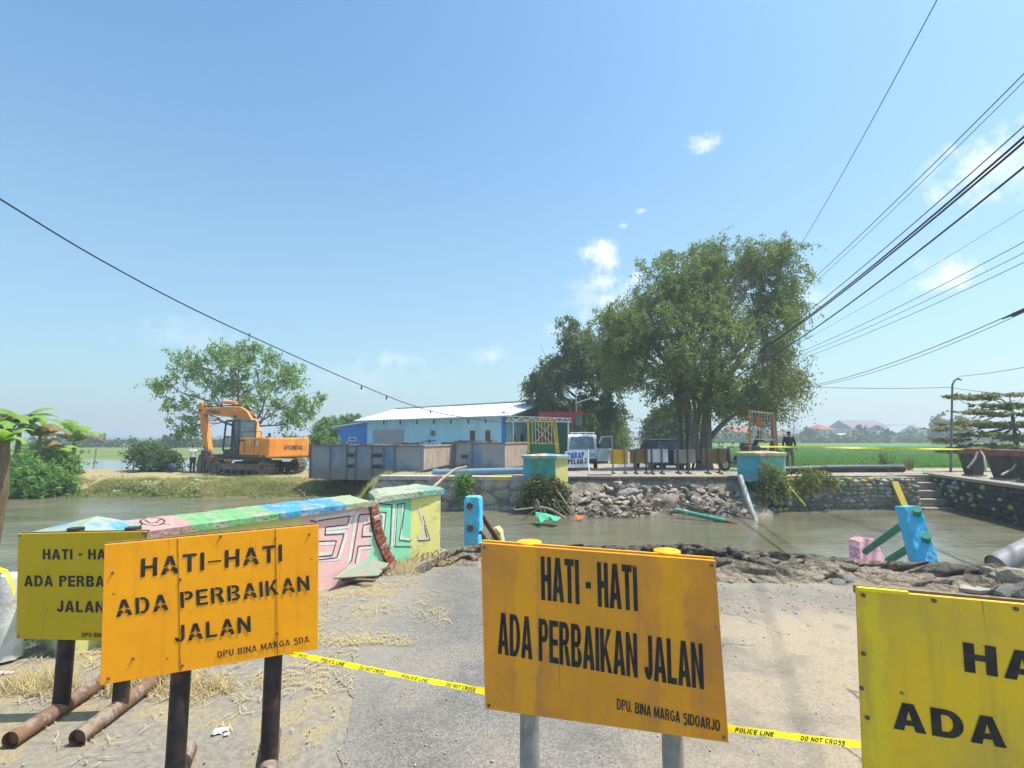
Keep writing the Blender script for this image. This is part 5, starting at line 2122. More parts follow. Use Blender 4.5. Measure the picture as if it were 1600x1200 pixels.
def pontoon(label, TL, TC, TR, zt, zb, seams, windows, rake=.75):
    """TL, TC, TR: top corners left, near, right (world xy); side face TL-TC, raked end TC-TR"""
    r = root('pontoon', label, 'pontoon', (TC[0], TC[1], zb), group='rusty steel pontoons parked on the bank')
    TL, TC, TR = [Vector((p[0], p[1], 0)) for p in (TL, TC, TR)]
    TB = TL + (TR - TC)
    e = (TC - TL).normalized()
    mb = MB()
    zr = zb + (zt - zb) * .30       # where the raked bow starts
    bl, bc, br, bb = TL.copy(), TC - e * rake, TR - e * rake, TB.copy()
    Z = lambda p, z: Vector((p.x, p.y, z))
    v = [Z(TL, zt), Z(TC, zt), Z(TR, zt), Z(TB, zt), Z(TL, zb), Z(bc, zb), Z(br, zb), Z(TB, zb), Z(TC, zr), Z(TR, zr)]
    mb.add(v, [(4, 5, 8, 1, 0), (3, 2, 9, 6, 7), (0, 3, 7, 4), (4, 7, 6, 5)], mi=0)
    mb.add(v, [(8, 9, 2, 1), (5, 6, 9, 8)], mi=1)
    mb.add(v, [(0, 1, 2, 3)], mi=2)
    build(mb, 'hull', [pont, pont_b, pont_d], r, world=True)
    n = e.cross(Vector((0, 0, 1)))
    if n.y > 0:
        n = -n
    for s in seams:
        p = TL + (TC - TL) * s
        mb = MB()
        mb.bar(Z(p, zb + .02) + n * .02, Z(p, zt + .01) + n * .02, .07, .05, up=n)
        build(mb, 'rib', rib_m, r, world=True)
    for s, z, w in windows:
        p = TL + (TC - TL) * s
        zc = zb + (zt - zb) * z
        mb = MB()
        R = Matrix.Rotation(math.atan2(e.y, e.x), 3, 'Z')
        mb.box(Z(p, zc) + n * .012, (w, .03, .20), R)
        build(mb, 'hatch_frame', rib_m, r, world=True)
        mb = MB()
        mb.box(Z(p, zc) + n * .03, (w - .12, .012, .11), R)
        build(mb, 'hatch_opening', M('dark_opening', (.04, .045, .05), None, 5, .9), r, world=True)
    mb = MB()
    mb.bar(Z(TL, zt + .02) + n * .03, Z(TC, zt + .02) + n * .03, .09, .05)
    build(mb, 'deck_edge', rib_m, r, world=True)
    mb = MB()
    k = Z(TC, zt + .02)
    mb.bar(k, Z(TR, zt + .02), .08, .05)
    build(mb, 'deck_edge', pont_b, r, world=True)
    return r


zt = 1.06
a0, a1, a2 = Pt(486, 700, 23.4), Pt(662.5, 696, 21.9), Pt(714, 693, 24.6)
pt1 = pontoon('nearer long blue-grey steel pontoon with ribs, hatches and a pale rusty bow', a0, a1, a2, zt, -.42, (.0, .185, .335, .415, .56, .66, .755), ((.375, .72, .55), (.375, .40, .55), (.605, .72, .62), (.605, .40, .62)))
b0, b1, b2 = Pt(690, 692, 24.4), Pt(789, 688, 23.0), Pt(824, 686, 25.5)
pt2 = pontoon('farther blue steel pontoon behind the light blue pipe, with a pale rusty bow', b0, b1, b2, 1.16, -.38, (.22, .5), ((.38, .60, .4), (.38, .32, .4)))
# timber, scrap and little bollards on the decks
for k in range(26):
    px = rnd.uniform(500, 655) if k < 17 else rnd.uniform(662, 785)
    Y = 23.3 if k < 17 else 24.3
    p = Pt(px, 695, Y)
    z = (zt if k < 17 else 1.16) + .06
    rr = root('scrap_piece', ('upright rusty stub' if k % 3 == 0 else 'flat piece of rusty scrap') + ' on the deck of the %s pontoon' % ('nearer' if k < 17 else 'farther'), 'scrap', (p.x, Y, z), group='scrap on the deck of the %s pontoon' % ('nearer' if k < 17 else 'farther'))
    mb = MB()
    if k % 3:
        L_ = rnd.uniform(.2, .8)
        mb.bar((-L_ / 2, 0, 0), (L_ / 2, rnd.uniform(-.2, .2), rnd.uniform(0, .08)), .08, .05)
    else:
        mb.tube([(0, 0, -.04), (0, 0, .10)], .07, 8)
    build(mb, 'scrap', rnd.choice([pont_d, rib_m, RUST, leg_brown]), rr)
mb = MB()
r = root('mooring_chain', 'dark slanting tow bar under the bow of the nearer pontoon', 'tow bar', Pt(640, 742, 21.2))
mb.tube([Pt(632, 746, 20.9), Pt(660, 737, 21.3), Pt(705, 727, 22.4)], .06, 8)
build(mb, 'bar', M('black_iron', (.03, .03, .03), None, 8, .7), r, world=True)

# ================================================================ BLUE WAREHOUSE
def wdir(a, b):
    return (b - a).normalized()


lbw = M('light_blue_wall_paint', (.40, .70, .84), (.33, .62, .78), .8, .85, bump=.08, dirt=(.28, .40, .44), dsc=1.6, damt=.5, stretch=(1, 1, .4))
dbw = M('deep_blue_wall_paint', (.02, .22, .66), (.02, .19, .58), .8, .8, bump=.08)
trimw = M('white_trim', (.66, .66, .64), None, 3, .6)
glassd = M('dark_window_glass', (.03, .04, .05), (.05, .06, .07), 3, .15, bump=0, spec=.6)
wh = root('warehouse', 'long light blue warehouse with a white ribbed metal roof and a roller door', 'building', (-6, 38, -.4))
W0 = Pt(573, 655, 44.5)
W1 = Pt(790, 655, 34.0)
zg, zw = -.45, 2.78
W0.z = W1.z = 0
we = (W1 - W0).normalized()
wn_ = Vector((we.y, -we.x, 0))
if wn_.y > 0:
    wn_ = -wn_
WL = (W1 - W0).length
wb = -wn_ * 7.5          # depth of the building
Z = lambda p, z: Vector((p.x, p.y, z))
mb = MB()
mb.add([Z(W0, zg), Z(W1, zg), Z(W1 + wb, zg), Z(W0 + wb, zg), Z(W0, zw), Z(W1, zw), Z(W1 + wb, zw), Z(W0 + wb, zw), Z(W0 + wb / 2, zw + 1.0), Z(W1 + wb / 2, zw + 1.0)],
       [(0, 1, 5, 4), (1, 2, 6, 9, 5), (2, 3, 7, 6), (3, 0, 4, 8, 7)])
build(mb, 'wall', lbw, wh, world=True)


def roof_metal():
    m, t, b = newmat('white_ribbed_metal', .45, .1, .4)
    v = vmap(t)
    n = tnoise(t, v, .7, 4)
    c = tmix(t, trange(t, n, .3, .7), (.62, .65, .66), (.54, .57, .58))
    t.links.new(c, b.inputs['Base Color'])
    return m


RM = roof_metal()
grey_sheet = M('grey_gable_sheet', (.30, .30, .29), (.25, .25, .24), 2, .6, bump=.2)
# ribbed sheets: each one its own piece
ov = wn_ * .75
nsh = 15
ridge0, ridge1 = Z(W0 + wb / 2 - we * .8, zw + 1.22), Z(W1 + wb / 2 + we * 1.1, zw + 1.22)
for side in (0, 1):
    eave0 = Z(W0 - we * .8 + (ov if not side else wb - ov), zw + .02)
    eave1 = Z(W1 + we * 1.1 + (ov if not side else wb - ov), zw + .02)
    for i in range(nsh):
        f0, f1 = i / nsh, (i + 1) / nsh
        A_, B_ = eave0.lerp(eave1, f0), eave0.lerp(eave1, f1)
        C_, D_ = ridge0.lerp(ridge1, f0), ridge0.lerp(ridge1, f1)
        mb = MB()
        up = Vector((0, 0, 1))
        rows = 12
        vs = []
        for k in range(rows + 1):
            h = .045 if k % 3 == 1 else 0
            fa = k / rows
            vs += [A_.lerp(B_, fa) + up * h, C_.lerp(D_, fa) + up * h]
        nbase = len(vs)
        vs += [v - up * .07 for v in vs]
        fs = []
        for k in range(rows):
            q4 = (2 * k, 2 * k + 2, 2 * k + 3, 2 * k + 1)
            fs.append(q4)
            fs.append(tuple(nbase + x for x in q4[::-1]))
            fs.append((2 * k, nbase + 2 * k, nbase + 2 * k + 2, 2 * k + 2))
        mb.add(vs, fs)
        build(mb, 'roof_sheet', RM, wh, world=True)
mb = MB()
mb.bar(ridge0 + Vector((0, 0, .05)), ridge1 + Vector((0, 0, .05)), .5, .06)
build(mb, 'ridge_cap', RM, wh, world=True)
# gable sheet above the end wall
mb = MB()
gq = W1 + we * .04
mb.add([Z(gq - wn_ * -.1, zw + .02), Z(gq + wb + wn_ * .1, zw + .02), Z(gq + wb / 2, zw + 1.02)], [(0, 1, 2)])
build(mb, 'gable_sheet', grey_sheet, wh, world=True)


def wall_pt(px, py):
    return PL(px, py, W0, wn_)


def wall_rect(name, x0, x1, y0, y1, mat, out=.03, th=.05, parent=wh, plane=W0, n=wn_):
    a, b = PL(x0, (y0 + y1) / 2, plane, n), PL(x1, (y0 + y1) / 2, plane, n)
    zt_, zb_ = PL((x0 + x1) / 2, y0, plane, n).z, PL((x0 + x1) / 2, y1, plane, n).z
    mb = MB()
    A_, B_ = Z(a, zb_) + n * out, Z(b, zb_) + n * out
    mb.hexa([A_, B_, B_ - n * th, A_ - n * th], [Z(A_, zt_), Z(B_, zt_), Z(B_, zt_) - n * th, Z(A_, zt_) - n * th])
    return build(mb, name, mat, parent, world=True)


def opening(x0, x1, y0, y1, name='window', fr=1.2, glass=None, frame=None, bars=0, plane=W0, n=wn_, parent=wh):
    f = wall_rect(name, x0 - fr, x1 + fr, y0 - fr, y1 + fr, frame or trimw, .04, .06, parent, plane, n)
    g = wall_rect('pane', x0, x1, y0, y1, glass or glassd, .055, .03, parent, plane, n)
    # the pane belongs to its window
    mw = g.matrix_basis.copy()
    g.parent = f
    g.matrix_basis = mw
    return f


roller = wall_rect('roller_door', 583, 631, 671, 694, M('roller_door_steel', (.36, .38, .41), (.33, .35, .38), 2, .5, .3, bump=.1), .05)
for k in range(6):
    y = 674 + k * 3.2
    s = wall_rect('roller_slat', 583.3, 630.8, y, y + .9, M('roller_slat_steel', (.30, .32, .35), None, 4, .5, .3), .068, .02)
mb = MB()
wall_rect('door_head', 582, 633, 669.6, 671, trimw, .07, .05)
for px in (600, 625.8, 651.8, 678, 704.5, 732, 759):
    wall_rect('vent_slot', px - 1.0, px + 1.0, 657 - (px - 600) * .014, 663.5 - (px - 600) * .014, M('vent_dark', (.08, .10, .11), None, 3, .9), .03, .06)
opening(674, 680.5, 673, 681, fr=.7, glass=M('vent_block', (.06, .07, .12), (.12, .12, .16), 30, .8), frame=lbw)
opening(735, 743, 673, 690, 'door', fr=1.5)
opening(759, 767, 672.5, 690, 'door', fr=1.5)
wall_rect('corner_post', 784.5, 790.4, 643.5, 700, dbw, .05, .06)
# end wall openings (faces right)
e2 = W1 + we * .0
ep = Z(W1, 0)
en = we
for (f, w_, z0_, z1_, m_) in ((.10, .35, .1, 1.6, glassd), (.22, .35, .1, 1.6, glassd), (.34, .55, .3, 1.6, M('tan_door', (.45, .30, .20), None, 4, .7)), (.62, .8, 0, 1.9, glassd)):
    c_ = W1 + wb * f
    mb = MB()
    R = Matrix.Rotation(math.atan2(wb.y, wb.x), 3, 'Z')
    mb.box(Z(c_, (z0_ + z1_) / 2) + we * .02, (w_ + .14, .05, z1_ - z0_ + .14), R)
    fo = build(mb, 'window', lbw if m_ is not glassd else trimw, wh, world=True)
    mb = MB()
    mb.box(Z(c_, (z0_ + z1_) / 2) + we * .05, (w_, .03, z1_ - z0_), R)
    g = build(mb, 'pane', m_, wh, world=True)
    mw = g.matrix_basis.copy()
    g.parent = fo
    g.matrix_basis = mw
# low deep-blue lean-to on the left
lt = root('shed', 'small deep blue lean-to shed against the left end of the blue warehouse', 'shed', Pt(549, 695, 45))
S0, S1 = Pt(529, 680, 46.5), Pt(573.5, 680, 44.4)
S0.z = S1.z = 0
zl, zr_ = PL(529, 668, S0, wn_).z, PL(573, 661, S0, wn_).z
sb = -wn_ * 5
mb = MB()
mb.add([Z(S0, zg), Z(S1, zg), Z(S1 + sb, zg), Z(S0 + sb, zg), Z(S0, zl), Z(S1, zr_), Z(S1 + sb, zr_), Z(S0 + sb, zl)], [(0, 1, 5, 4), (1, 2, 6, 5), (2, 3, 7, 6), (3, 0, 4, 7)])
build(mb, 'wall', dbw, lt, world=True)
mb = MB()
d_ = (S1 - S0).normalized()
mb.hexa([Z(S0 - d_ * .6, zl - .02) + wn_ * .4, Z(S1, zr_ + .03) + wn_ * .4, Z(S1 + sb, zr_ + .03), Z(S0 + sb - d_ * .6, zl - .02)],
        [Z(S0 - d_ * .6, zl + .10) + wn_ * .4, Z(S1, zr_ + .15) + wn_ * .4, Z(S1 + sb, zr_ + .15), Z(S0 + sb - d_ * .6, zl + .10)])
build(mb, 'roof', RM, lt, world=True)
sn2 = wn_
opening(547, 555, 684.5, 688, 'window', fr=1.6, plane=S0, n=(S1 - S0).cross(Vector((0, 0, 1))).normalized(), parent=lt)

# white steel lattice canopy in front of the gable
tr_ = root('canopy_truss', 'white steel lattice canopy frame between the warehouse and the green shop', 'canopy', Pt(840, 652, 31))
P0_, P1_ = Pt(791, 650, 32.5), Pt(892, 654, 30.0)
P2_, P3_ = Pt(791, 658, 32.5), Pt(892, 659, 30.0)
for nm, a, b in (('top_chord', P0_, P1_), ('bottom_chord', P2_, P3_)):
    mb = MB()
    mb.bar(a, b, .07, .07)
    build(mb, nm, trimw, tr_, world=True)
for i in range(12):
    a = (P0_ if i % 2 else P2_).lerp(P1_ if i % 2 else P3_, i / 12)
    b = (P2_ if i % 2 else P0_).lerp(P3_ if i % 2 else P1_, (i + 1) / 12)
    mb = MB()
    mb.bar(a, b, .045, .045)
    build(mb, 'diagonal', trimw, tr_, world=True)
for px in (802, 888):
    mb = MB()
    a = Pt(px, 658, 31.5)
    mb.bar(a, (a.x, a.y, -.4), .09, .09)
    build(mb, 'post', trimw, tr_, world=True)

# ================================================================ GREEN SHOP WITH RED PARAPET
shop = root('shop', 'small green shop with a red parapet roof beside the big dark tree', 'shop', Pt(870, 720, 33))
redp = M('brick_red_paint', (.42, .07, .05), (.34, .06, .045), 2, .8)
greenw = M('dark_green_wall_paint', (.015, .14, .075), (.02, .17, .09), 2, .8)
ltgreen = M('light_green_wall_paint', (.15, .40, .28), (.13, .36, .25), 2, .8)


def boxpx(parent, name, x0, x1, y0, y1, Y, depth, mat, bevel=0):
    a, b = Pt(x0, y0, Y), Pt(x1, y1, Y)
    mb = MB()
    mb.box(((a.x + b.x) / 2, Y + depth / 2, (a.z + b.z) / 2), (abs(b.x - a.x), depth, abs(a.z - b.z)))
    return build(mb, name, mat, parent, world=True, bevel=bevel)


boxpx(shop, 'wall', 826, 893, 656, 738, 33, 5, greenw)
boxpx(shop, 'parapet', 843, 898, 643.5, 656, 32.9, 5.2, redp)
boxpx(shop, 'pillar', 890, 898, 656, 738, 32.8, .4, redp)
boxpx(shop, 'side_wall', 898, 911, 648, 738, 33.6, 4, ltgreen)
boxpx(shop, 'side_parapet', 898, 912, 643.5, 648, 33.4, 4.2, redp)
boxpx(shop, 'window', 901, 908, 668, 680, 33.5, .2, glassd)
boxpx(shop, 'awning', 866, 893, 660, 671, 31.6, 1.5, M('dark_teal_awning', (.01, .09, .08), None, 3, .7))
boxpx(shop, 'side_awning', 896, 917, 665, 668, 32.6, 1.2, M('brown_awning', (.10, .07, .06), None, 3, .8))
boxpx(shop, 'door', 838, 860, 672, 738, 32.9, .2, M('dark_blue_shutter', (.02, .04, .10), (.03, .05, .13), 5, .6))
boxpx(shop, 'counter', 832, 874, 693, 709, 31.9, 1.0, M('green_counter', (.02, .20, .08), (.02, .16, .07), 4, .7))
# street lamp rising behind the shop
sl = root('street_lamp', 'slim grey street lamp rising over the green shop in front of the dark tree', 'street lamp', Pt(900, 720, 34))
lampm = M('lamp_grey', (.45, .47, .48), None, 5, .5, .3)
mb = MB()
a = Pt(900, 612, 34)
mb.tube([(a.x, 34, -.4), (a.x, 34, a.z)], [.07, .045], 8)
build(mb, 'pole', lampm, sl, world=True)
mb = MB()
mb.tube([Pt(900, 630, 34), Pt(915, 625, 34), Pt(931, 620, 34)], .045, 6)
build(mb, 'arm', lampm, sl, world=True)
mb = MB()
mb.ball(Pt(931, 624.5, 34), (.22, .14, .09), 10, 6)
build(mb, 'lamp_head', M('lamp_white', (.7, .72, .74), None, 5, .4), sl, world=True)

# ================================================================ STEEL CAGES
steel_y = M('rusty_yellow_frame', (.62, .42, .06), (.5, .28, .06), 7, .7, bump=.2, dirt=(.25, .12, .05), dsc=9, damt=.6)
steel_o = M('rusty_orange_frame', (.50, .20, .06), (.42, .22, .08), 7, .7, bump=.2, dirt=(.22, .10, .05), dsc=9, damt=.5)
pale_y = M('pale_yellow_frame', (.66, .54, .25), (.6, .42, .2), 7, .7)


def member(parent, name, a, b, w, mat):
    mb = MB()
    mb.bar(a, b, w, w)
    return build(mb, name, mat, parent, world=True)


def c4b(x, y, Y):
    return Pt(780 + x / 4, 620 + y / 4, Y)


cg = root('steel_cage', 'rusty yellow barred steel cage frame standing by the green shop', 'steel frame', c4b(260, 440, 23))
for q in (((180, 150), (185, 352)), ((330, 130), (362, 352)), ((350, 140), (372, 352))):
    member(cg, 'post', c4b(*q[0], 23), c4b(*q[1], 23), .085, steel_y)
for q in (((180, 152), (335, 150)), ((185, 290), (350, 292)), ((340, 290), (365, 290))):
    member(cg, 'rail', c4b(*q[0], 23), c4b(*q[1], 23), .06, steel_y)
for i in range(7):
    x = 205 + i * 20
    member(cg, 'bar', c4b(x, 155, 23.02), c4b(x + 4, 290, 23.02), .028, pale_y)
for q in (((230, 200), (330, 292)), ((320, 170), (225, 290)), ((240, 170), (330, 240)), ((60, 140), (350, 140))):
    member(cg, 'brace', c4b(*q[0], 22.95), c4b(*q[1], 22.95), .03, pale_y)


def c5(x, y, Y):
    return Pt(1100 + x / 3.2, 580 + y / 3.2, Y)


cr = root('steel_cage', 'tall orange-framed steel grid panel standing behind the far right pier', 'steel frame', c5(290, 400, 21.5))
for q in (((228, 195), (230, 420)), ((345, 210), (358, 420))):
    member(cr, 'post', c5(*q[0], 21.5), c5(*q[1], 21.5), .075, steel_o)
for q in (((222, 198), (350, 212)), ((232, 338), (355, 342))):
    member(cr, 'rail', c5(*q[0], 21.5), c5(*q[1], 21.5), .055, pale_y)
for i in range(7):
    x = 243 + i * 15
    member(cr, 'bar', c5(x, 202 + i * 1.5, 21.52), c5(x + 3, 338, 21.52), .018, M('pale_wire', (.5, .5, .46), None, 5, .6))
for y in (232, 262, 292, 318):
    member(cr, 'cross_bar', c5(230, y, 21.54), c5(350, y + 7, 21.54), .016, _mc['pale_wire'])
mb = MB()
mb.box(c5(275, 256, 21.42), (.26, .04, .42))
build(mb, 'plate', M('orange_red_plate', (.50, .15, .04), (.42, .12, .04), 6, .7), cr, world=True)

# ================================================================ PLANTERS / PUMP BOXES AT THE RIGHT
redrim = M('brick_red_rim', (.27, .10, .08), (.20, .08, .065), 5, .85, bump=.3, dirt=(.12, .10, .08), dsc=6, damt=.6)
blk = M('black_mossy_pot', (.035, .04, .035), (.06, .06, .05), 6, .85, bump=.5, dirt=(.12, .09, .06), dsc=6)


def planter(label, px, ytop, Y, w, zfoot=0.0):
    p = Pt(px, ytop, Y)
    r = root('planter', label, 'planter', (p.x, Y, zfoot), group='dark tapered planters with red rims on the quay')
    mb = MB()
    h = p.z - zfoot
    q0 = [Vector((sx * w * .30, sy * w * .30, 0)) for sx, sy in ((-1, -1), (1, -1), (1, 1), (-1, 1))]
    q1 = [Vector((sx * w * .48, sy * w * .48, h * .82)) for sx, sy in ((-1, -1), (1, -1), (1, 1), (-1, 1))]
    mb.hexa(q0, q1)
    build(mb, 'pot', blk, r, bevel=.02)
    mb = MB()
    mb.box((0, 0, h * .91), (w, w, h * .20))
    build(mb, 'rim', redrim, r, bevel=.02)
    mb = MB()
    mb.box((0, 0, -.0 + .03), (w * .8, w * .8, .06))
    build(mb, 'foot_slab', conc, r)
    return r


planter('red-rimmed dark planter nearest the canal steps', 1518, 701, 19.4, .62)
planter('large red-rimmed dark planter in the middle of the quay group', 1568, 703, 17.8, .74)
planter('red-rimmed dark planter cut by the right edge of the photo', 1610, 704, 16.9, .72)
hose = M('grey_hose', (.34, .33, .30), (.25, .24, .21), 7, .7)
for i, (l, lab) in enumerate([([(1527, 706, 19.0), (1520, 722, 18.9), (1512, 731, 18.9)], 'pale hose curving down beside the first planter'),
                              ([(1532, 705, 19.0), (1538, 716, 18.7), (1540, 736, 18.5)], 'pale hose hanging between the two planters'),
                              ([(1592, 712, 17.2), (1582, 733, 17.1), (1565, 742, 17.0)], 'grey hose trailing from the large planter')]):
    r = root('hose', lab, 'hose', Pt(*l[0]), group='hoses on the quay')
    mb = MB()
    P = [Pt(*q) for q in l]
    mb.tube([P[0], P[0].lerp(P[1], .6) + Vector((.03, 0, 0)), P[1], P[1].lerp(P[2], .6), P[2]], .035, 7)
    build(mb, 'tube', hose, r, world=True)

# ================================================================ POLES
polem = M('concrete_pole', (.24, .20, .16), (.2, .165, .13), 4, .85, bump=.2)
up_ = root('utility_pole', 'tall brown utility pole beside the big tree, carrying the wires', 'utility pole', Pt(1213, 715, 24.5))
mb = MB()
pb_, pt2_ = Pt(1213, 728, 24.5), Pt(1201, 545, 24.5)
mb.tube([pb_, pt2_], [.14, .09], 10)
build(mb, 'pole', polem, up_, world=True)
for z_ in (-.3,):
    p = pt2_ + (pb_ - pt2_).normalized() * (-z_)
    mb = MB()
    mb.bar(p + Vector((-.7, -.1, 0)), p + Vector((.7, -.1, 0)), .07, .07)
    build(mb, 'cross_arm', polem, up_, world=True)
lp = root('street_lamp', 'thin metal street lamp with a bent head behind the layered tree at right', 'street lamp', Pt(1487, 722, 21.5))
lm2 = M('lamp_dark_grey', (.17, .18, .18), None, 5, .5, .3)
mb = MB()
mb.tube([(Pt(1485, 735, 21.5).x, 21.5, -.1), Pt(1488, 602, 21.5)], [.05, .035], 8)
build(mb, 'pole', lm2, lp, world=True)
mb = MB()
mb.tube([Pt(1488, 602, 21.5), Pt(1491, 595, 21.5), Pt(1497, 591, 21.5)], .035, 6)
build(mb, 'arm', lm2, lp, world=True)
mb = MB()
mb.hexa([Pt(1495, 593, 21.4), Pt(1503, 595, 21.4), Pt(1503, 595, 21.7), Pt(1495, 593, 21.7)], [Pt(1496, 589.5, 21.4), Pt(1503, 593, 21.4), Pt(1503, 593, 21.7), Pt(1496, 589.5, 21.7)])
build(mb, 'lamp_head', lm2, lp, world=True)

# far yellow tape across the view, and loose ends
tape('tape', 'thin yellow tape stretched over the far bank from the steel grid to the planters', [Pt(1188, 698, 20.8), Pt(1214, 698, 20.6), Pt(1500, 702, 19.4), Pt(1535, 699, 19.2), Pt(1560, 706, 18.2)], .07, text=False, segs=40, tw=.3)
tape('tape', 'loose yellow tape hanging down the painted stone wall to the water', [Pt(1226, 742, 18.6), Pt(1232, 757, 18.45), Pt(1246, 775, 18.4), Pt(1259, 790, 18.3)], .10, text=False, segs=14, tw=.5)
for q0_, q1_, lab in ((1082, 1100, 'left'), (1104, 1134, 'right')):
    tape('tape', 'crumpled yellow tape lying on the %s part of the road edge below the brown sign' % lab, [G(q0_, 741, .05), G((q0_ + q1_) / 2, 740, .10), G(q1_, 742, .05)], .12, text=False, segs=12, tw=1.3)
# ================================================================ VEGETATION
def leaf_material(name, a, b_, c_=None, trans=.35, rough=.6, tcol=(.35, .5, .05)):
    m = bpy.data.materials.new(name)
    m.use_nodes = True
    t = m.node_tree
    p = t.nodes['Principled BSDF']
    p.inputs['Roughness'].default_value = rough
    p.inputs['Specular IOR Level'].default_value = .25
    g = nd(t, 'ShaderNodeNewGeometry')
    r = g.outputs['Random Per Island']
    c = tmix(t, r, a, b_)
    if c_:
        c = tmix(t, trange(t, tnoise(t, vmap(t), .55, 3), .42, .62, 0, .7), c, c_)
    t.links.new(c, p.inputs['Base Color'])
    tr = nd(t, 'ShaderNodeBsdfTranslucent')
    tc_ = tmix(t, .5, c, tcol, 'MIX')
    t.links.new(tmix(t, .55, c, tc_), tr.inputs['Color'])
    mx = nd(t, 'ShaderNodeMixShader')
    mx.inputs[0].default_value = trans
    t.links.new(p.outputs[0], mx.inputs[1])
    t.links.new(tr.outputs[0], mx.inputs[2])
    t.links.new(mx.outputs[0], t.nodes['Material Output'].inputs['Surface'])
    return m


def leafcloud(rs, C, L, W, droop=0.0, flat=0.0, Ljit=.35):
    """one rhombic leaf per centre"""
    n = len(C)
    a = rs.normal(size=(n, 3))
    a[:, 2] = a[:, 2] * (1 - flat) - droop
    a /= np.linalg.norm(a, axis=1)[:, None] + 1e-9
    b = rs.normal(size=(n, 3))
    if flat:
        b[:, 2] *= (1 - flat)
    b -= a * (a * b).sum(1)[:, None]
    b /= np.linalg.norm(b, axis=1)[:, None] + 1e-9
    l = L * rs.uniform(1 - Ljit, 1 + Ljit, (n, 1)) / 2
    w = W * rs.uniform(1 - Ljit, 1 + Ljit, (n, 1)) / 2
    V = np.empty((n, 4, 3))
    V[:, 0] = C - a * l
    V[:, 1] = C + b * w - a * l * .1
    V[:, 2] = C + a * l
    V[:, 3] = C - b * w - a * l * .1
    F = np.arange(n * 4).reshape(n, 4)
    return V.reshape(-1, 3), F


def crown_points(rs, blobs, n_clump, per, spread, fall=1.0, surf=.30, gap=None, zs=1.0):
    """clumps near the surface of overlapping ellipsoids; every clump is a drooping spray of leaves"""
    vol = np.array([(b[1][0] * b[1][1] * b[1][2]) ** (2 / 3) for b in blobs])
    cnt = (vol / vol.sum() * n_clump).astype(int) + 1
    out = []
    for (c, r), k in zip(blobs, cnt):
        d = rs.normal(size=(k, 3))
        d /= np.linalg.norm(d, axis=1)[:, None]
        rad = 1 - np.abs(rs.normal(size=(k, 1))) * surf
        rad = np.clip(rad, .1, 1.08)
        p = np.array(c) + d * rad * np.array(r)
        out.append(np.hstack([p, d]))
    P = np.vstack(out)
    if gap:
        s, th = gap
        q = np.array([mnoise.noise(Vector(p[:3]) * s) for p in P])
        P = P[q > th]
    m = len(P)
    t = rs.uniform(0, 1, (m, per))
    twig = P[:, 3:] * .6 + rs.normal(size=(m, 3)) * .5
    L = spread * rs.uniform(.6, 1.6, (m, 1))
    x = P[:, None, :3] + twig[:, None, :] * (t * L)[..., None]
    x[..., 2] -= fall * (t ** 1.8) * L
    x += rs.normal(size=x.shape) * spread * .16
    x[..., 2] = P[:, None, 2] + (x[..., 2] - P[:, None, 2]) * zs
    return x.reshape(-1, 3), P[:, :3]


def limb(mb, a, b, r0, r1, rs, wob=.08, n=7, seg=7, sag=0.0):
    a, b = Vector(a), Vector(b)
    d = b - a
    L = d.length
    pts = []
    o1 = Vector(rs.normal(size=3)) * wob * L
    o2 = Vector(rs.normal(size=3)) * wob * L * .6
    for i in range(seg + 1):
        t = i / seg
        p = a + d * t + o1 * math.sin(math.pi * t) + o2 * math.sin(2 * math.pi * t) + Vector((0, 0, sag * math.sin(math.pi * t) * L))
        pts.append(p)
    mb.tube(pts, [r0 + (r1 - r0) * i / seg for i in range(seg + 1)], n, cap=False)
    return pts


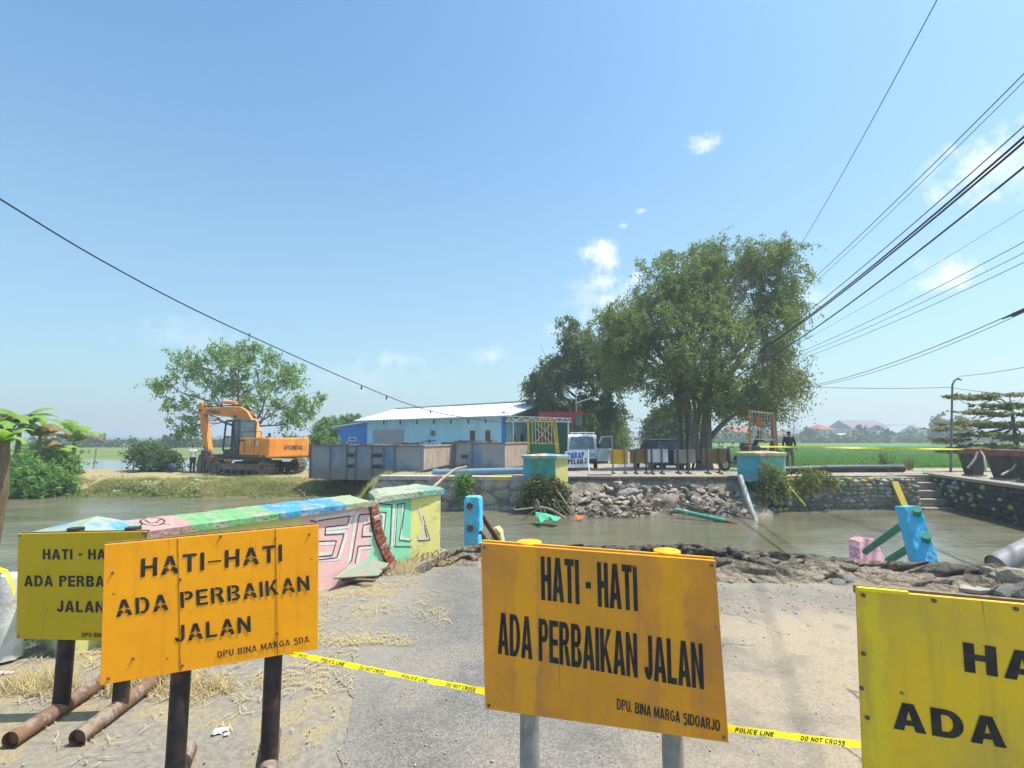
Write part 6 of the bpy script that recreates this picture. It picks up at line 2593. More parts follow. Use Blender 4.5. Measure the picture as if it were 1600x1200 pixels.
def tree(name, label, base, fork, blobs, bark, leafm, n_clump, per, spread, leafL, leafW, r_trunk, seed, group=None, fall=1.0, droop=.3, gap=None, surf=.3, twigs=60, cat='tree', extra_trunks=(), flat=0.0, sub=3, world_crown=True, fork_r=None, zs=1.0, clumpy=0):
    rs = np.random.RandomState(seed)
    r = root(name, label, cat, base, group=group)
    mb = MB()
    main_blobs = blobs
    base, fork = Vector(base), Vector(fork)
    # flared trunk
    pts = []
    for i in range(8):
        t = i / 7
        pts.append(base.lerp(fork, t) + Vector((.06 * math.sin(t * 5 + seed), .05 * math.cos(t * 4), 0)) * r_trunk * 3 * t)
    rad = [r_trunk * (1 + .75 * (1 - i / 7) ** 4) * (1 - .28 * i / 7) for i in range(8)]
    mb.tube(pts, rad, 12)
    fr_ = fork_r or r_trunk * .6
    for c, rr in blobs:
        c = Vector(c)
        st_ = pts[-1] if (c - pts[-1]).length < (c - pts[4]).length * 1.05 or c.z > fork.z else pts[5]
        P_ = limb(mb, st_, c, fr_ * rs.uniform(.55, .85), fr_ * .14, rs, .07, 7, 8, .06)
        for k in range(sub):
            i0 = rs.randint(3, len(P_))
            d = Vector(rs.normal(size=3)).normalized()
            e = c + Vector((d.x * rr[0] * .85, d.y * rr[1] * .85, abs(d.z) * rr[2] * .8 if rs.rand() < .7 else -d.z * rr[2] * .3))
            Q_ = limb(mb, P_[min(i0, len(P_) - 1)], e, fr_ * .20, fr_ * .04, rs, .08, 5, 6)
            d2 = Vector(rs.normal(size=3)).normalized()
            limb(mb, Q_[3], Q_[3] + Vector((d2.x * rr[0] * .5, d2.y * rr[1] * .5, d2.z * rr[2] * .5)), fr_ * .09, fr_ * .02, rs, .08, 4, 5)
    for a, b, r0, r1 in extra_trunks:
        limb(mb, a, b, r0, r1, rs, .04, 9, 8)
    build(mb, 'trunk', bark, r, world=True)
    if clumpy:                       # break each lobe into boughs of its own, with hollows between
        nb_ = []
        for c, rr in main_blobs:
            for _ in range(clumpy):
                d = rs.normal(size=3)
                d /= np.linalg.norm(d)
                f = rs.uniform(.26, .55)
                q = np.array(c) + d * np.array(rr) * rs.uniform(.45, .78)
                nb_.append((tuple(q), tuple(np.array(rr) * f)))
        blobs = nb_
    X, P = crown_points(rs, blobs, n_clump, per, spread, fall, surf, gap, zs)
    V, F = leafcloud(rs, X, leafL, leafW, droop, flat)
    o = npmesh('crown', V - np.array(r.location), F, leafm, r)
    return r


bark_grey = M('grey_bark', (.17, .14, .12), (.10, .085, .075), 3, .95, bump=.9, bsc=7, bd=.05, stretch=(3, 3, .6), dirt=(.26, .22, .19), dsc=3, damt=.5)
bark_pink = M('pale_pinkish_bark', (.30, .23, .20), (.20, .155, .135), 3, .95, bump=.9, bsc=6, bd=.06, stretch=(3, 3, .5), dirt=(.12, .10, .09), dsc=3, damt=.6)
bark_dark = M('dark_bark', (.07, .06, .05), (.045, .04, .035), 3, .95, bump=.8, bsc=8, bd=.05, stretch=(3, 3, .6))

lf_big = leaf_material('feathery_leaves', (.10, .15, .042), (.26, .32, .095), (.14, .19, .055), .40)
lf_dark = leaf_material('dark_leaves', (.055, .10, .035), (.13, .19, .06), (.065, .11, .04), .34)
lf_broad = leaf_material('broad_bright_leaves', (.16, .27, .07), (.27, .40, .11), (.20, .30, .08), .45)
lf_road = leaf_material('yellow_green_leaves', (.13, .19, .035), (.19, .25, .05), (.10, .16, .03), .40)
lf_term = leaf_material('layered_leaves', (.13, .20, .07), (.22, .28, .10), (.34, .25, .14), .4)
lf_far = leaf_material('far_foliage', (.055, .09, .03), (.085, .13, .04), (.05, .085, .035), .2)
lf_fern = leaf_material('bank_foliage', (.11, .24, .05), (.20, .36, .08), (.12, .24, .055), .40)
lf_dry = leaf_material('dry_grass_blades', (.62, .50, .27), (.44, .34, .17), (.52, .42, .20), .15, .8, (.6, .5, .25))
lf_bankgrass = leaf_material('mixed_bank_grass', (.46, .42, .18), (.22, .28, .08), (.54, .45, .23), .3, .8, (.4, .4, .12))


def B(px, py, Y, rx, ry, rz):
    """crown lobe centred on a sight line; radii in metres"""
    return (Pt(px, py, Y).to_tuple(), (rx, ry, rz))


# ---- the big tree
Yb = 26.5
k = Yb / 800
big_blobs = [B(1150, 410, Yb, 2.6, 2.4, 1.3), B(1080, 440, Yb - .5, 2.6, 2.6, 1.8), B(1205, 450, Yb + .4, 1.7, 2.2, 2.0), B(1190, 400, Yb, 1.6, 2, .9), B(1000, 500, Yb - 1, 2.1, 2.4, 1.8), B(955, 520, Yb - .5, 1.0, 1.5, 1.5),
             B(1030, 540, Yb - 2, 2.2, 2.2, 2.1), B(1120, 510, Yb - 2.2, 2.6, 2.2, 2.1), B(1200, 530, Yb - .6, 1.8, 2.2, 1.9), B(1150, 590, Yb - 2, 2.2, 2.0, 1.4), B(1065, 590, Yb - 1.2, 1.9, 2.0, 1.2), B(970, 570, Yb, 1.4, 1.8, 1.1),
             B(1180, 640, Yb - .5, 1.2, 1.3, .9), B(1110, 470, Yb + 2.5, 3.4, 2.2, 2.6), B(1235, 480, Yb + .5, .75, 1.2, 1.1), B(1105, 400, Yb, 1.6, 1.7, 1.0), B(1030, 462, Yb - .3, 1.9, 1.9, 1.3), B(975, 500, Yb, 1.2, 1.4, 1.2), B(1130, 632, Yb - 1.4, 1.5, 1.3, .8), B(1058, 625, Yb - 1.0, 1.1, 1.2, .7)]
big = tree('big_tree', 'huge feathery-leaved spreading tree with a thick pale trunk at the right of the far road', Pt(1100, 722, Yb - .6).to_tuple()[:2] + (-.3,), Pt(1104, 625, Yb - .6).to_tuple(),
           big_blobs, bark_pink, lf_big, 5600, 30, .50, .17, .06, .28, 5, fall=.85, droop=.4, gap=(1.0, -.20), surf=.30, sub=5, clumpy=11, fork_r=.24,
           extra_trunks=[(Pt(1082, 722, Yb - 1.2), Pt(1078, 600, Yb - .8), .11, .08), (Pt(1071, 722, Yb - 1.0), Pt(1066, 590, Yb), .09, .07), (Pt(1090, 722, Yb - 1.1), Pt(1098, 560, Yb), .2, .14), (Pt(1103, 692, Yb - .8), Pt(1165, 638, Yb - .5), .16, .06),
                         (Pt(1106, 720, Yb - 1.0), Pt(1112, 600, Yb - .4), .17, .12)])
# two dark straight stems standing in front of the big trunk
for px, w, lab in ((1065, .08, 'thin dark stem left of the big trunk, behind the grey barrier sign'), (1075, .10, 'dark straight stem close beside the big trunk')):
    r = root('young_trunk', lab, 'tree', Pt(px, 720, 24.6).to_tuple(), group='dark stems beside the big trunk')
    mb = MB()
    mb.tube([(Pt(px, 720, 24.6).x, 24.6, -.2), Pt(px - 2, 650, 24.7), Pt(px - 6, 590, 25)], [w, w * .8, w * .6], 8)
    build(mb, 'stem', bark_dark, r, world=True)
# right-hand straggling boughs of a thinner tree by the pole
side_blobs = [B(1222, 590, 24.3, 1.0, 1.0, .9), B(1240, 600, 24.2, .7, .8, .8), B(1215, 560, 24.6, .9, .9, .9), B(1195, 625, 24.4, .5, .6, .7), B(1250, 585, 24.3, .35, .5, .4)]
tree('slender_tree', 'thin sparse drooping tree round the utility pole, right of the huge tree', Pt(1210, 722, 25.0).to_tuple()[:2] + (-.15,), Pt(1212, 640, 24.9).to_tuple(), side_blobs, bark_grey, leaf_material('sparse_pale_leaves', (.12, .15, .04), (.19, .20, .07), (.24, .20, .09), .4),
     420, 16, .55, .15, .05, .06, 9, fall=1.5, droop=.9, surf=.5, sub=3)

# ---- dark tree left of the road
Yd = 36
dark_blobs = [B(885, 550, Yd, 2.3, 2.3, 1.9), B(900, 520, Yd, 1.2, 1.5, .9), B(850, 590, Yd, 1.6, 1.7, 1.2), B(930, 590, Yd, 2.2, 2.2, 2.1), B(880, 625, Yd, 1.9, 2.0, 1.6), B(940, 638, Yd + 1, 1.5, 2, 1.6), B(910, 660, Yd, 1.7, 2, 1.3), B(835, 595, Yd, .8, 1, .6), B(960, 560, Yd + 2, 1.7, 2, 1.6)]
tree('dark_tree', 'dark dense tree rising behind the green shop, left of the far road', Pt(938, 712, Yd).to_tuple()[:2] + (-.5,), Pt(925, 650, Yd).to_tuple(), dark_blobs, bark_dark, lf_dark, 2300, 30, .62, .24, .11, .34, 6, gap=(.6, -.28), surf=.3, fall=.7, clumpy=7)

# ---- tree behind the excavator (broad leaves, airy)
Yl = 36
lb_ = [B(298, 578, Yl, 2.0, 1.8, 1.3), B(345, 562, Yl, 2.0, 1.8, 1.1), B(400, 575, Yl, 2.4, 2, 1.5), B(452, 592, Yl, 2.0, 1.8, 1.3), B(488, 622, Yl, 1.2, 1.2, 1.0), B(430, 640, Yl, 2.4, 2, 1.5), B(350, 620, Yl, 2.3, 2, 1.5), B(288, 640, Yl, 1.6, 1.4, 1.5), B(262, 600, Yl, 1.1, 1, .8), B(375, 545, Yl, 1.3, 1.2, .6), B(300, 672, Yl, 1.2, 1.2, .9), B(470, 655, Yl, 1.3, 1.2, 1.0)]
tree('broad_leaved_tree', 'airy broad-leaved tree standing behind the excavator', Pt(385, 738, 34).to_tuple()[:2] + (-.65,), Pt(385, 670, Yl - 1).to_tuple(), lb_, bark_grey, lf_broad, 820, 22, .60, .20, .11, .20, 12, gap=(.8, -.2), surf=.45, fall=.35, droop=.4, sub=6, clumpy=6)

# ---- small tree between excavator and shed, and shrubs
sb_ = [B(518, 668, 52, 1.6, 1.5, 1.0), B(545, 659, 52, 1.6, 1.3, .6), B(504, 682, 52, 1.3, 1.1, 1.1), B(560, 672, 53, 1.3, 1.3, .9), B(512, 700, 51, 1.4, 1.2, 1.2)]
tree('small_tree', 'low bushy tree between the excavator and the deep blue shed', Pt(518, 718, 51.5).to_tuple()[:2] + (-.9,), Pt(518, 700, 51.5).to_tuple(), sb_, bark_dark, lf_fern, 520, 26, .6, .32, .15, .12, 14, gap=(.7, -.3), flat=.4)

# ---- row of roadside trees, both sides of the far road
for i, (px, top, Y, rx, lab, m, n) in enumerate([
        (944, 648, 52, 2.3, 'nearest yellow-green roadside tree left of the far road', lf_road, 620), (957, 662, 66, 1.9, 'second yellow-green roadside tree left of the far road', lf_road, 420), (973, 670, 95, 1.7, 'third roadside tree left of the far road, small with distance', lf_far, 220),
        (1047, 632, 44, 2.0, 'nearest roadside tree right of the far road, behind the dark car', lf_dark, 560), (1066, 640, 50, 2.3, 'second roadside tree right of the far road, behind the stems', lf_road, 480), (1031, 648, 66, 1.8, 'third roadside tree right of the far road', lf_far, 320), (1013, 664, 98, 1.7, 'farthest small roadside tree right of the far road', lf_far, 200)]):
    c = Pt(px, (top + 700) / 2, Y)
    h = (700 - top) / 2 * Y / 800
    bl = [(c.to_tuple(), (rx * .8, rx * .8, h * .8)), ((c.x + rx * .3, Y - .4, c.z + h * .45), (rx * .55, rx * .5, h * .5)), ((c.x - rx * .35, Y, c.z + h * .15), (rx * .6, rx * .5, h * .6)), ((c.x + rx * .1, Y - .5, c.z - h * .5), (rx * .8, rx * .6, h * .5))]
    tree('roadside_tree', lab, (c.x, Y, -.5), (c.x, Y, c.z - h * .3), bl, bark_dark, m, n, 22, .8, .34, .15, .18, 30 + i, group='trees lining the far road', gap=(.5, -.3), sub=1)

# ---- layered tree at the right edge
Yt = 23
tb = []
for (px, py, rx, rz) in [(1528, 621, 1.15, .07), (1578, 617, .9, .07), (1560, 634, 1.3, .07), (1530, 645, 1.0, .06), (1596, 648, 1.1, .08), (1512, 661, 1.2, .07), (1565, 664, 1.25, .08), (1478, 671, .75, .05), (1535, 679, 1.2, .07), (1487, 688, .8, .06),
                         (1590, 684, 1.0, .08), (1545, 698, 1.1, .07), (1478, 703, .6, .05), (1505, 704, .8, .06), (1598, 704, 1.0, .10), (1492, 619, .45, .04), (1640, 635, 1.5, .12), (1640, 665, 1.6, .12)]:
    tb.append(B(px, py, Yt + rnd.uniform(-.8, .8), rx, rx * .7, rz))
tree('layered_tree', 'flat-layered tree with bronze-tipped tiers of leaves at the right edge', Pt(1592, 722, Yt).to_tuple()[:2] + (.0,), Pt(1580, 640, Yt).to_tuple(), tb, bark_grey, lf_term, 1250, 14, .30, .19, .09, .09, 17, fall=.0, droop=.05, surf=.5, flat=.6, sub=2, gap=(1.6, -.22), zs=.28)

# ---- banana plants at the left
def banana(label, base, h, n, seed, L=2.0, lean=(0, 0), top=None, group='banana plants on the left bank', wide=.46):
    rs = np.random.RandomState(seed)
    r = root('banana_plant', label, 'banana plant', base, group=group)
    mb = MB()
    tp = Vector((lean[0], lean[1], h))
    mb.tube([(0, 0, -.1), tp * .5 + Vector((0, 0, 0)), tp], [.13, .115, .07], 10)
    build(mb, 'stem', M('banana_stem', (.22, .19, .09), (.14, .12, .06), 3, .7, bump=.4, stretch=(4, 4, 1), dirt=(.1, .07, .04), dsc=5, damt=.7), r)
    for i in range(n):
        az = i * 2.4 + rs.uniform(-.3, .3)
        el = rs.uniform(.75, 1.45)
        d = Vector((math.cos(az), math.sin(az), 0))
        s = Vector((-d.y, d.x, 0))
        Lf = L * rs.uniform(.75, 1.15)
        vs, fs = [], []
        K = 12
        p = tp.copy()
        for k in range(K + 1):
            t = k / K
            ang = el - 1.9 * t ** 1.3
            w = wide * math.sin(min(1, .12 + t) * math.pi * .93) ** .6 * (1 if t > .08 else .15)
            fold = .30 * w
            ragged = 1 - .35 * rs.rand() * (t > .3)
            vs += [p + s * w * ragged - Vector((0, 0, fold)), p, p - s * w * (1 - .3 * rs.rand() * (t > .3)) - Vector((0, 0, fold))]
            p = p + (d * math.cos(ang) + Vector((0, 0, math.sin(ang)))) * (Lf / K)
        for k in range(K):
            for j in (0, 1):
                a = 3 * k + j
                q = [vs[a], vs[a + 1], vs[a + 4], vs[a + 3]]
                if k > 3 and rs.rand() < .55:            # wind-torn: a narrow wedge missing at the outer edge
                    o_ = 0 if j == 0 else 1
                    if j == 0:
                        q[3] = vs[a + 3].lerp(vs[a], .35)
                    else:
                        q[2] = vs[a + 4].lerp(vs[a + 1], .35)
                n0 = len(fs) * 4
                fs.append(q)
        V_ = [v for q in fs for v in q]
        mb = MB()
        mb.add(V_, [(4 * i_, 4 * i_ + 1, 4 * i_ + 2, 4 * i_ + 3) for i_ in range(len(fs))])
        build(mb, 'leaf', lf_banana if rs.rand() < .8 else lf_bananad, r)
    return r


def flat_leaf(name, a, b_, trans):
    m = leaf_material(name, a, b_, None, trans, .5)
    return m


lf_banana = flat_leaf('banana_leaf', (.22, .42, .06), (.34, .52, .09), .5)
lf_bananad = flat_leaf('dry_banana_leaf', (.28, .19, .08), (.22, .16, .07), .3)
for i, (px, py, Y, h, n, L, lab) in enumerate([(22, 760, 24.5, 2.7, 9, 1.9, 'tall banana plant with upright torn leaves above the left bank bushes'), (56, 755, 25.0, 2.2, 8, 1.8, 'banana plant in the middle of the left clump'), (112, 742, 29, 1.9, 8, 2.0, 'banana plant standing apart at the right of the left clump'),
                                               (-8, 765, 24, 2.4, 8, 1.8, 'banana plant at the very left edge of the far bank'), (78, 752, 26, 1.2, 7, 1.4, 'small young banana plant among the bank bushes')]):
    p = Pt(px, py, Y)
    banana(lab, (p.x, p.y, -.7), h, n, 50 + i, L)
# big near banana stem at the left edge, leaning out of frame
bb = Pt(-40, 950, 9.0)
nearb = banana('near banana plant with a leaning brown stem at the left edge of the photo', (bb.x, bb.y, bb.z), 0.1, 0, 3)
for ch in list(nearb.children):
    bpy.data.objects.remove(ch)
mb = MB()
mb.tube([bb, Pt(-16, 850, 9), Pt(2, 770, 9), Pt(6, 705, 9), Pt(8, 690, 9)], [.15, .13, .10, .085, .06], 14)
build(mb, 'stem', M('brown_banana_stem', (.20, .13, .08), (.13, .085, .05), 3, .75, bump=.5, bsc=9, stretch=(5, 5, 1), dirt=(.30, .22, .14), dsc=6, damt=.6), nearb, world=True)
tp0 = Pt(8, 692, 9)
rs = np.random.RandomState(77)
for i in range(8):
    az = i * 2.4 + .4
    el = 1.35 if i < 5 else .8
    d = Vector((math.cos(az), math.sin(az), 0))
    s = Vector((-d.y, d.x, 0))
    K, Lf, p = 10, .42 + .12 * rs.rand(), tp0.copy()
    vs = []
    for k in range(K + 1):
        t = k / K
        ang = el - 2.1 * t ** 1.2
        w = .085 * math.sin(min(1, .15 + t) * math.pi * .92) ** .6
        vs += [p + s * w - Vector((0, 0, .3 * w)), p.copy(), p - s * w - Vector((0, 0, .3 * w))]
        p = p + (d * math.cos(ang) + Vector((0, 0, math.sin(ang)))) * (Lf / K)
    mb = MB()
    mb.add(vs, [q for k in range(K) for q in ((3 * k, 3 * k + 1, 3 * k + 4, 3 * k + 3), (3 * k + 1, 3 * k + 2, 3 * k + 5, 3 * k + 4))])
    build(mb, 'leaf', lf_banana, nearb, world=True)


def bush(name, label, blobs, m, n, per, L, W, seed, spread=.35, cat='shrub', group=None, fall=.5, kind=None, gap=None):
    rs = np.random.RandomState(seed)
    X, P = crown_points(rs, blobs, n, per, spread, fall, .3, gap)
    V, F = leafcloud(rs, X, L, W, .1, .2)
    loc = blobs[0][0]
    loc = (loc[0], loc[1], min(b[0][2] - b[1][2] for b in blobs))
    o = npmesh(name, V, F, m, None, loc=loc)
    tag(o, label, cat, group, kind)
    return o


g_b = 'bushes on the left bank'
bush('shrub', 'large dark green bush overhanging the water at the far left', [B(20, 742, 23.6, 1.4, 1.0, .8), B(50, 750, 23.4, 1.3, 1.0, .6), B(-5, 745, 23.4, 1.3, 1, .9), B(40, 762, 22.9, 1.6, .7, .5), B(0, 765, 22.8, 1.5, .6, .5), B(75, 755, 23.0, 1.0, .7, .5)], lf_fern, 900, 24, .24, .09, 21, .5, group=g_b)
bush('shrub', 'rounded bush between the banana plants and the pond', [B(78, 722, 27, 1.1, .9, .7), B(60, 716, 27.5, .8, .8, .5), B(98, 730, 26.6, .7, .6, .4)], lf_fern, 380, 22, .24, .09, 22, .5, group=g_b)
bush('shrub', 'green bush on the bank crest left of the white-shirted man', [B(245, 716, 31, 1.1, .9, .75), B(225, 708, 31.5, .7, .7, .5), B(262, 722, 30.6, .6, .6, .5)], leaf_material('grey_green_leaves', (.06, .12, .045), (.10, .17, .07), (.07, .12, .05), .35), 260, 22, .22, .08, 23, .45, group=g_b)
bush('shrub', 'bush behind the bright arm of the excavator and the pontoon', [B(503, 700, 33, .8, .8, .9), B(512, 725, 32, .6, .6, .5)], lf_fern, 200, 20, .24, .10, 24, .45, group=g_b)
bush('ivy', 'dark hanging ivy covering the foot of the far left pier', [B(838, 765, 18.0, .45, .25, .45), B(862, 762, 17.95, .40, .25, .38), B(848, 785, 17.9, .45, .25, .35), B(872, 778, 17.9, .35, .25, .45), B(835, 745, 18.1, .1, .1, .1)], leaf_material('ivy_leaves', (.045, .075, .022), (.10, .12, .035), (.16, .12, .06), .25), 420, 16, .10, .06, 25, .30, fall=1.4, cat='plant')
bush('creeper', 'thin creeper hanging over the tan stone wall', [B(722, 758, 18.6, .12, .12, .45), B(730, 748, 18.6, .2, .12, .15)], lf_fern, 70, 14, .10, .06, 26, .25, fall=1.2, cat='plant')
bush('creeper', 'leafy creeper with dry stems trailing from the far right pier', [B(1200, 735, 17.85, .25, .18, .28), B(1213, 745, 18.0, .30, .2, .32), B(1195, 755, 17.9, .25, .18, .3), B(1222, 755, 18.2, .2, .18, .3)], leaf_material('creeper_leaves', (.10, .15, .03), (.20, .22, .06), (.30, .24, .11), .35), 200, 12, .10, .045, 27, .28, fall=1.1, cat='plant')
bush('weed', 'weeds sprouting on top of the painted stone wall beside the black pipe', [B(1272, 742, 18.7, .4, .2, .18), B(1262, 752, 18.6, .35, .2, .25), B(1300, 750, 18.6, .2, .15, .15)], leaf_material('weed_leaves', (.13, .20, .03), (.22, .26, .07), (.34, .28, .12), .35), 160, 14, .14, .03, 28, .22, cat='plant')


# ---- grass
def blades(rs, X, L, w, lean=.5):
    n = len(X)
    a = rs.uniform(0, 2 * np.pi, n)
    h = L * rs.uniform(.5, 1.3, n)
    side = np.stack([np.cos(a), np.sin(a), np.zeros(n)], 1) * w / 2
    a2 = rs.uniform(0, 2 * np.pi, n)
    ln = h * lean * rs.uniform(.2, 1.2, n)
    tip = np.stack([np.cos(a2) * ln, np.sin(a2) * ln, h], 1)
    V = np.empty((n, 3, 3))
    V[:, 0] = X - side
    V[:, 1] = X + side
    V[:, 2] = X + tip
    return V.reshape(-1, 3), np.arange(3 * n).reshape(n, 3)


rs = np.random.RandomState(4)
n = 120000
x = rs.uniform(-27, -5.0, n)
y = shore(x) - .15 + np.abs(rs.normal(size=n)) * 1.35
cl = np.array([mnoise.noise(Vector((a * .7, b * .9, 0))) + .5 * mnoise.noise(Vector((a * 2.5, b * 2.5, 3))) for a, b in zip(x, y)])
keep = cl > -.62 + .16 * (y - shore(x))
x, y, cl = x[keep], y[keep], cl[keep]
X = np.stack([x, y, ground_h(x, y) - .02], 1)
V, F = blades(rs, X, .115, .030, 1.3)
hh = .8 + np.clip(cl + .2, 0, 1) * 1.7
V = V.reshape(-1, 3, 3)
V[:, 2] = X + (V[:, 2] - X) * hh[:, None]
tag(npmesh('bank_grass', V.reshape(-1, 3), F, lf_bankgrass), 'green and straw-coloured grass covering the slope of the far left bank', 'grass', kind='stuff')
rs_ = np.random.RandomState(31)
bl = []
for k in range(46):                     # low weedy clumps down to the waterline
    xx = rs_.uniform(-22, -5.6)
    yy = float(shore(np.array([xx]))[0]) + rs_.uniform(.1, 1.3)
    zz = float(ground_h(np.array([xx]), np.array([yy]))[0])
    bl.append(((xx, yy, zz + .05), (rs_.uniform(.3, .8), .3, rs_.uniform(.10, .28))))
X_, P_ = crown_points(rs_, bl, 1500, 14, .16, .3, .3)
V, F = leafcloud(rs_, X_, .12, .035, -.2, 0)
tag(npmesh('bank_weeds', V, F, leaf_material('bank_weed_leaves', (.19, .26, .07), (.30, .33, .12), (.40, .36, .16), .35)), 'low weedy clumps along the waterline of the far left bank', 'weeds', kind='stuff')
n = 26000
x = rs.uniform(-14, 20, n)
y = rs.uniform(18.9, 34, n)
rxx = x - .231 * y
cl = np.array([mnoise.noise(Vector((a * .6, b * .6, 7))) for a, b in zip(x, y)])
keep = ((cl > .18) | ((x < 1.6) & (cl > -.2))) & ((x < 1.9) | (x > 10.6)) & ~((x > 14.2) & (x < 16.8) & (y < 21))
x, y = x[keep], y[keep]
V, F = blades(rs, np.stack([x, y, ground_h(x, y) - .01], 1), .10, .02, .9)
tag(npmesh('verge_grass', V, F, lf_bankgrass), 'short dry grass on the bridge-head ground', 'grass', kind='stuff')
n = 60000
y = 31 + 60 * rs.rand(n) ** 1.6
x = .231 * y + 5.6 + rs.rand(n) * (y * .85)
V, F = blades(rs, np.stack([x, y, ground_h(x, y) - .02], 1), .26, .09, .5)
tag(npmesh('rice_crop', V, F, leaf_material('rice_blades', (.11, .27, .045), (.18, .36, .08), (.10, .24, .045), .4)), 'bright green rice crop filling the field at right', 'crop', kind='stuff')
# small dry shrubs at the field's edge
for i, (px, lab) in enumerate([(1382, 'small dark shrub at the near edge of the rice field'), (1420, 'bare brown twiggy shrub at the near edge of the rice field')]):
    p = Pt(px, 722, 27)
    r = root('shrub', lab, 'shrub', (p.x, 27, -.3), group='small shrubs at the field edge')
    mb = MB()
    rs2 = np.random.RandomState(60 + i)
    for k in range(26):
        e = Vector((rs2.normal() * .28, rs2.normal() * .28, rs2.uniform(.4, .95)))
        limb(mb, (0, 0, 0), e, .018, .006, rs2, .08, 4, 4)
    build(mb, 'twigs', M('dry_twig', (.20, .13, .08), None, 8, .9) if i else bark_dark, r)
    if not i:
        Xc = rs2.normal(size=(260, 3)) * (.22, .22, .25) + (0, 0, .6)
        V, F = leafcloud(rs2, Xc, .12, .05)
        npmesh('foliage', V, F, lf_dark, r)

# ---- straw and litter on the near ground
def G_xy(pxr, pyr, n, rs):
    a = rs.uniform(pxr[0], pxr[1], n)
    b = rs.uniform(pyr[0], pyr[1], n)
    P = [G(float(p), float(q)) for p, q in zip(a, b)]
    return np.array([[p.x, p.y, p.z] for p in P])


def lying(rs, X, L, w):
    n = len(X)
    a = rs.uniform(0, 2 * np.pi, n)
    l = L * rs.uniform(.3, 1.3, n)
    d = np.stack([np.cos(a), np.sin(a), rs.uniform(-.05, .18, n)], 1) * l[:, None]
    s = np.stack([-np.sin(a), np.cos(a), np.zeros(n)], 1) * w / 2
    up = np.array([0, 0, .006]) + rs.uniform(0, .012, (n, 1)) * np.array([0, 0, 1.])
    bend = np.stack([-np.sin(a), np.cos(a), np.zeros(n)], 1) * (rs.normal(size=(n, 1)) * .22 * l[:, None])
    V = np.empty((n, 6, 3))
    V[:, 0] = X - d / 2 - s + up
    V[:, 1] = X - d / 2 + s + up
    V[:, 2] = X - s + bend + up * 1.5
    V[:, 3] = X + s + bend + up * 1.5
    V[:, 4] = X + d / 2 - s * .4 + up
    V[:, 5] = X + d / 2 + s * .4 + up
    V[..., 2] = np.maximum(V[..., 2], .012)
    F = np.arange(6 * n).reshape(n, 6)
    F = np.vstack([F[:, [0, 1, 3, 2]], F[:, [2, 3, 5, 4]]])
    return V.reshape(-1, 3), F


rs = np.random.RandomState(8)
X = []
for (xr, yr, n) in (((500, 700), (900, 1010), 5200), ((430, 560), (960, 1100), 1500), ((0, 430), (1000, 1100), 7500), ((60, 520), (1060, 1200), 900), ((600, 720), (868, 905), 2600), ((0, 300), (1000, 1060), 3500)):
    X.append(G_xy(xr, yr, n, rs))
X = np.vstack(X)
cl = np.array([mnoise.noise(Vector((p[0] * 2.2, p[1] * 2.2, 1))) + .6 * mnoise.noise(Vector((p[0] * 7, p[1] * 7, 2))) for p in X])
# keep the carriageway almost clear
edge = np.array([-.42 - .0 * p[1] for p in X])
edge = -1.05 + .22 * (X[:, 1] - 3) ** 1.0
keep = (cl > -.2) & (rs.rand(len(X)) < np.clip(.08 + .7 * cl, .03, .42)) & ((X[:, 0] < edge + .1 + .25 * rs.rand(len(X))) | (rs.rand(len(X)) < .02))
X = X[keep]
V, F = lying(rs, X, .10, .0040)
tag(npmesh('straw_litter', V, F, lf_dry), 'trampled dry straw lying along the left edge of the road', 'dry grass', kind='stuff')
Xg = G_xy((0, 360), (985, 1090), 4200, rs)
cl = np.array([mnoise.noise(Vector((p[0] * 1.8, p[1] * 1.8, 5))) for p in Xg])
Xg = Xg[cl > -.15]
Xb = G_xy((596, 655), (866, 900), 1000, rs)
V, F = blades(rs, np.vstack([Xg, Xb]), .09, .006, 1.4)
tag(npmesh('dry_grass', V, F, lf_dry), 'tufts of dry grass around the painted wall and under the olive sign', 'dry grass', kind='stuff')
# pebbles
peb = rocks_mesh(77, 1, .25)
PV = np.array([v.co[:] for v in peb.vertices])
PF = np.array([list(p.vertices) for p in peb.polygons])
C = np.vstack([G_xy((450, 1600), (900, 1200), 420, rs), G_xy((0, 700), (930, 1200), 500, rs), G_xy((1120, 1600), (912, 960), 500, rs)])
S_ = .0018 + .0075 * rs.rand(len(C)) ** 6
S_[-500:] *= 1.8
V = (PV[None] * S_[:, None, None] * (1, 1, .6) + C[:, None] + np.array([0, 0, .010])).reshape(-1, 3)
F = (PF[None] + (np.arange(len(C)) * len(PV))[:, None, None]).reshape(-1, 3)
tag(npmesh('pebbles', V, F, stone_pale), 'small pebbles and grit scattered over the road', 'gravel', kind='stuff')
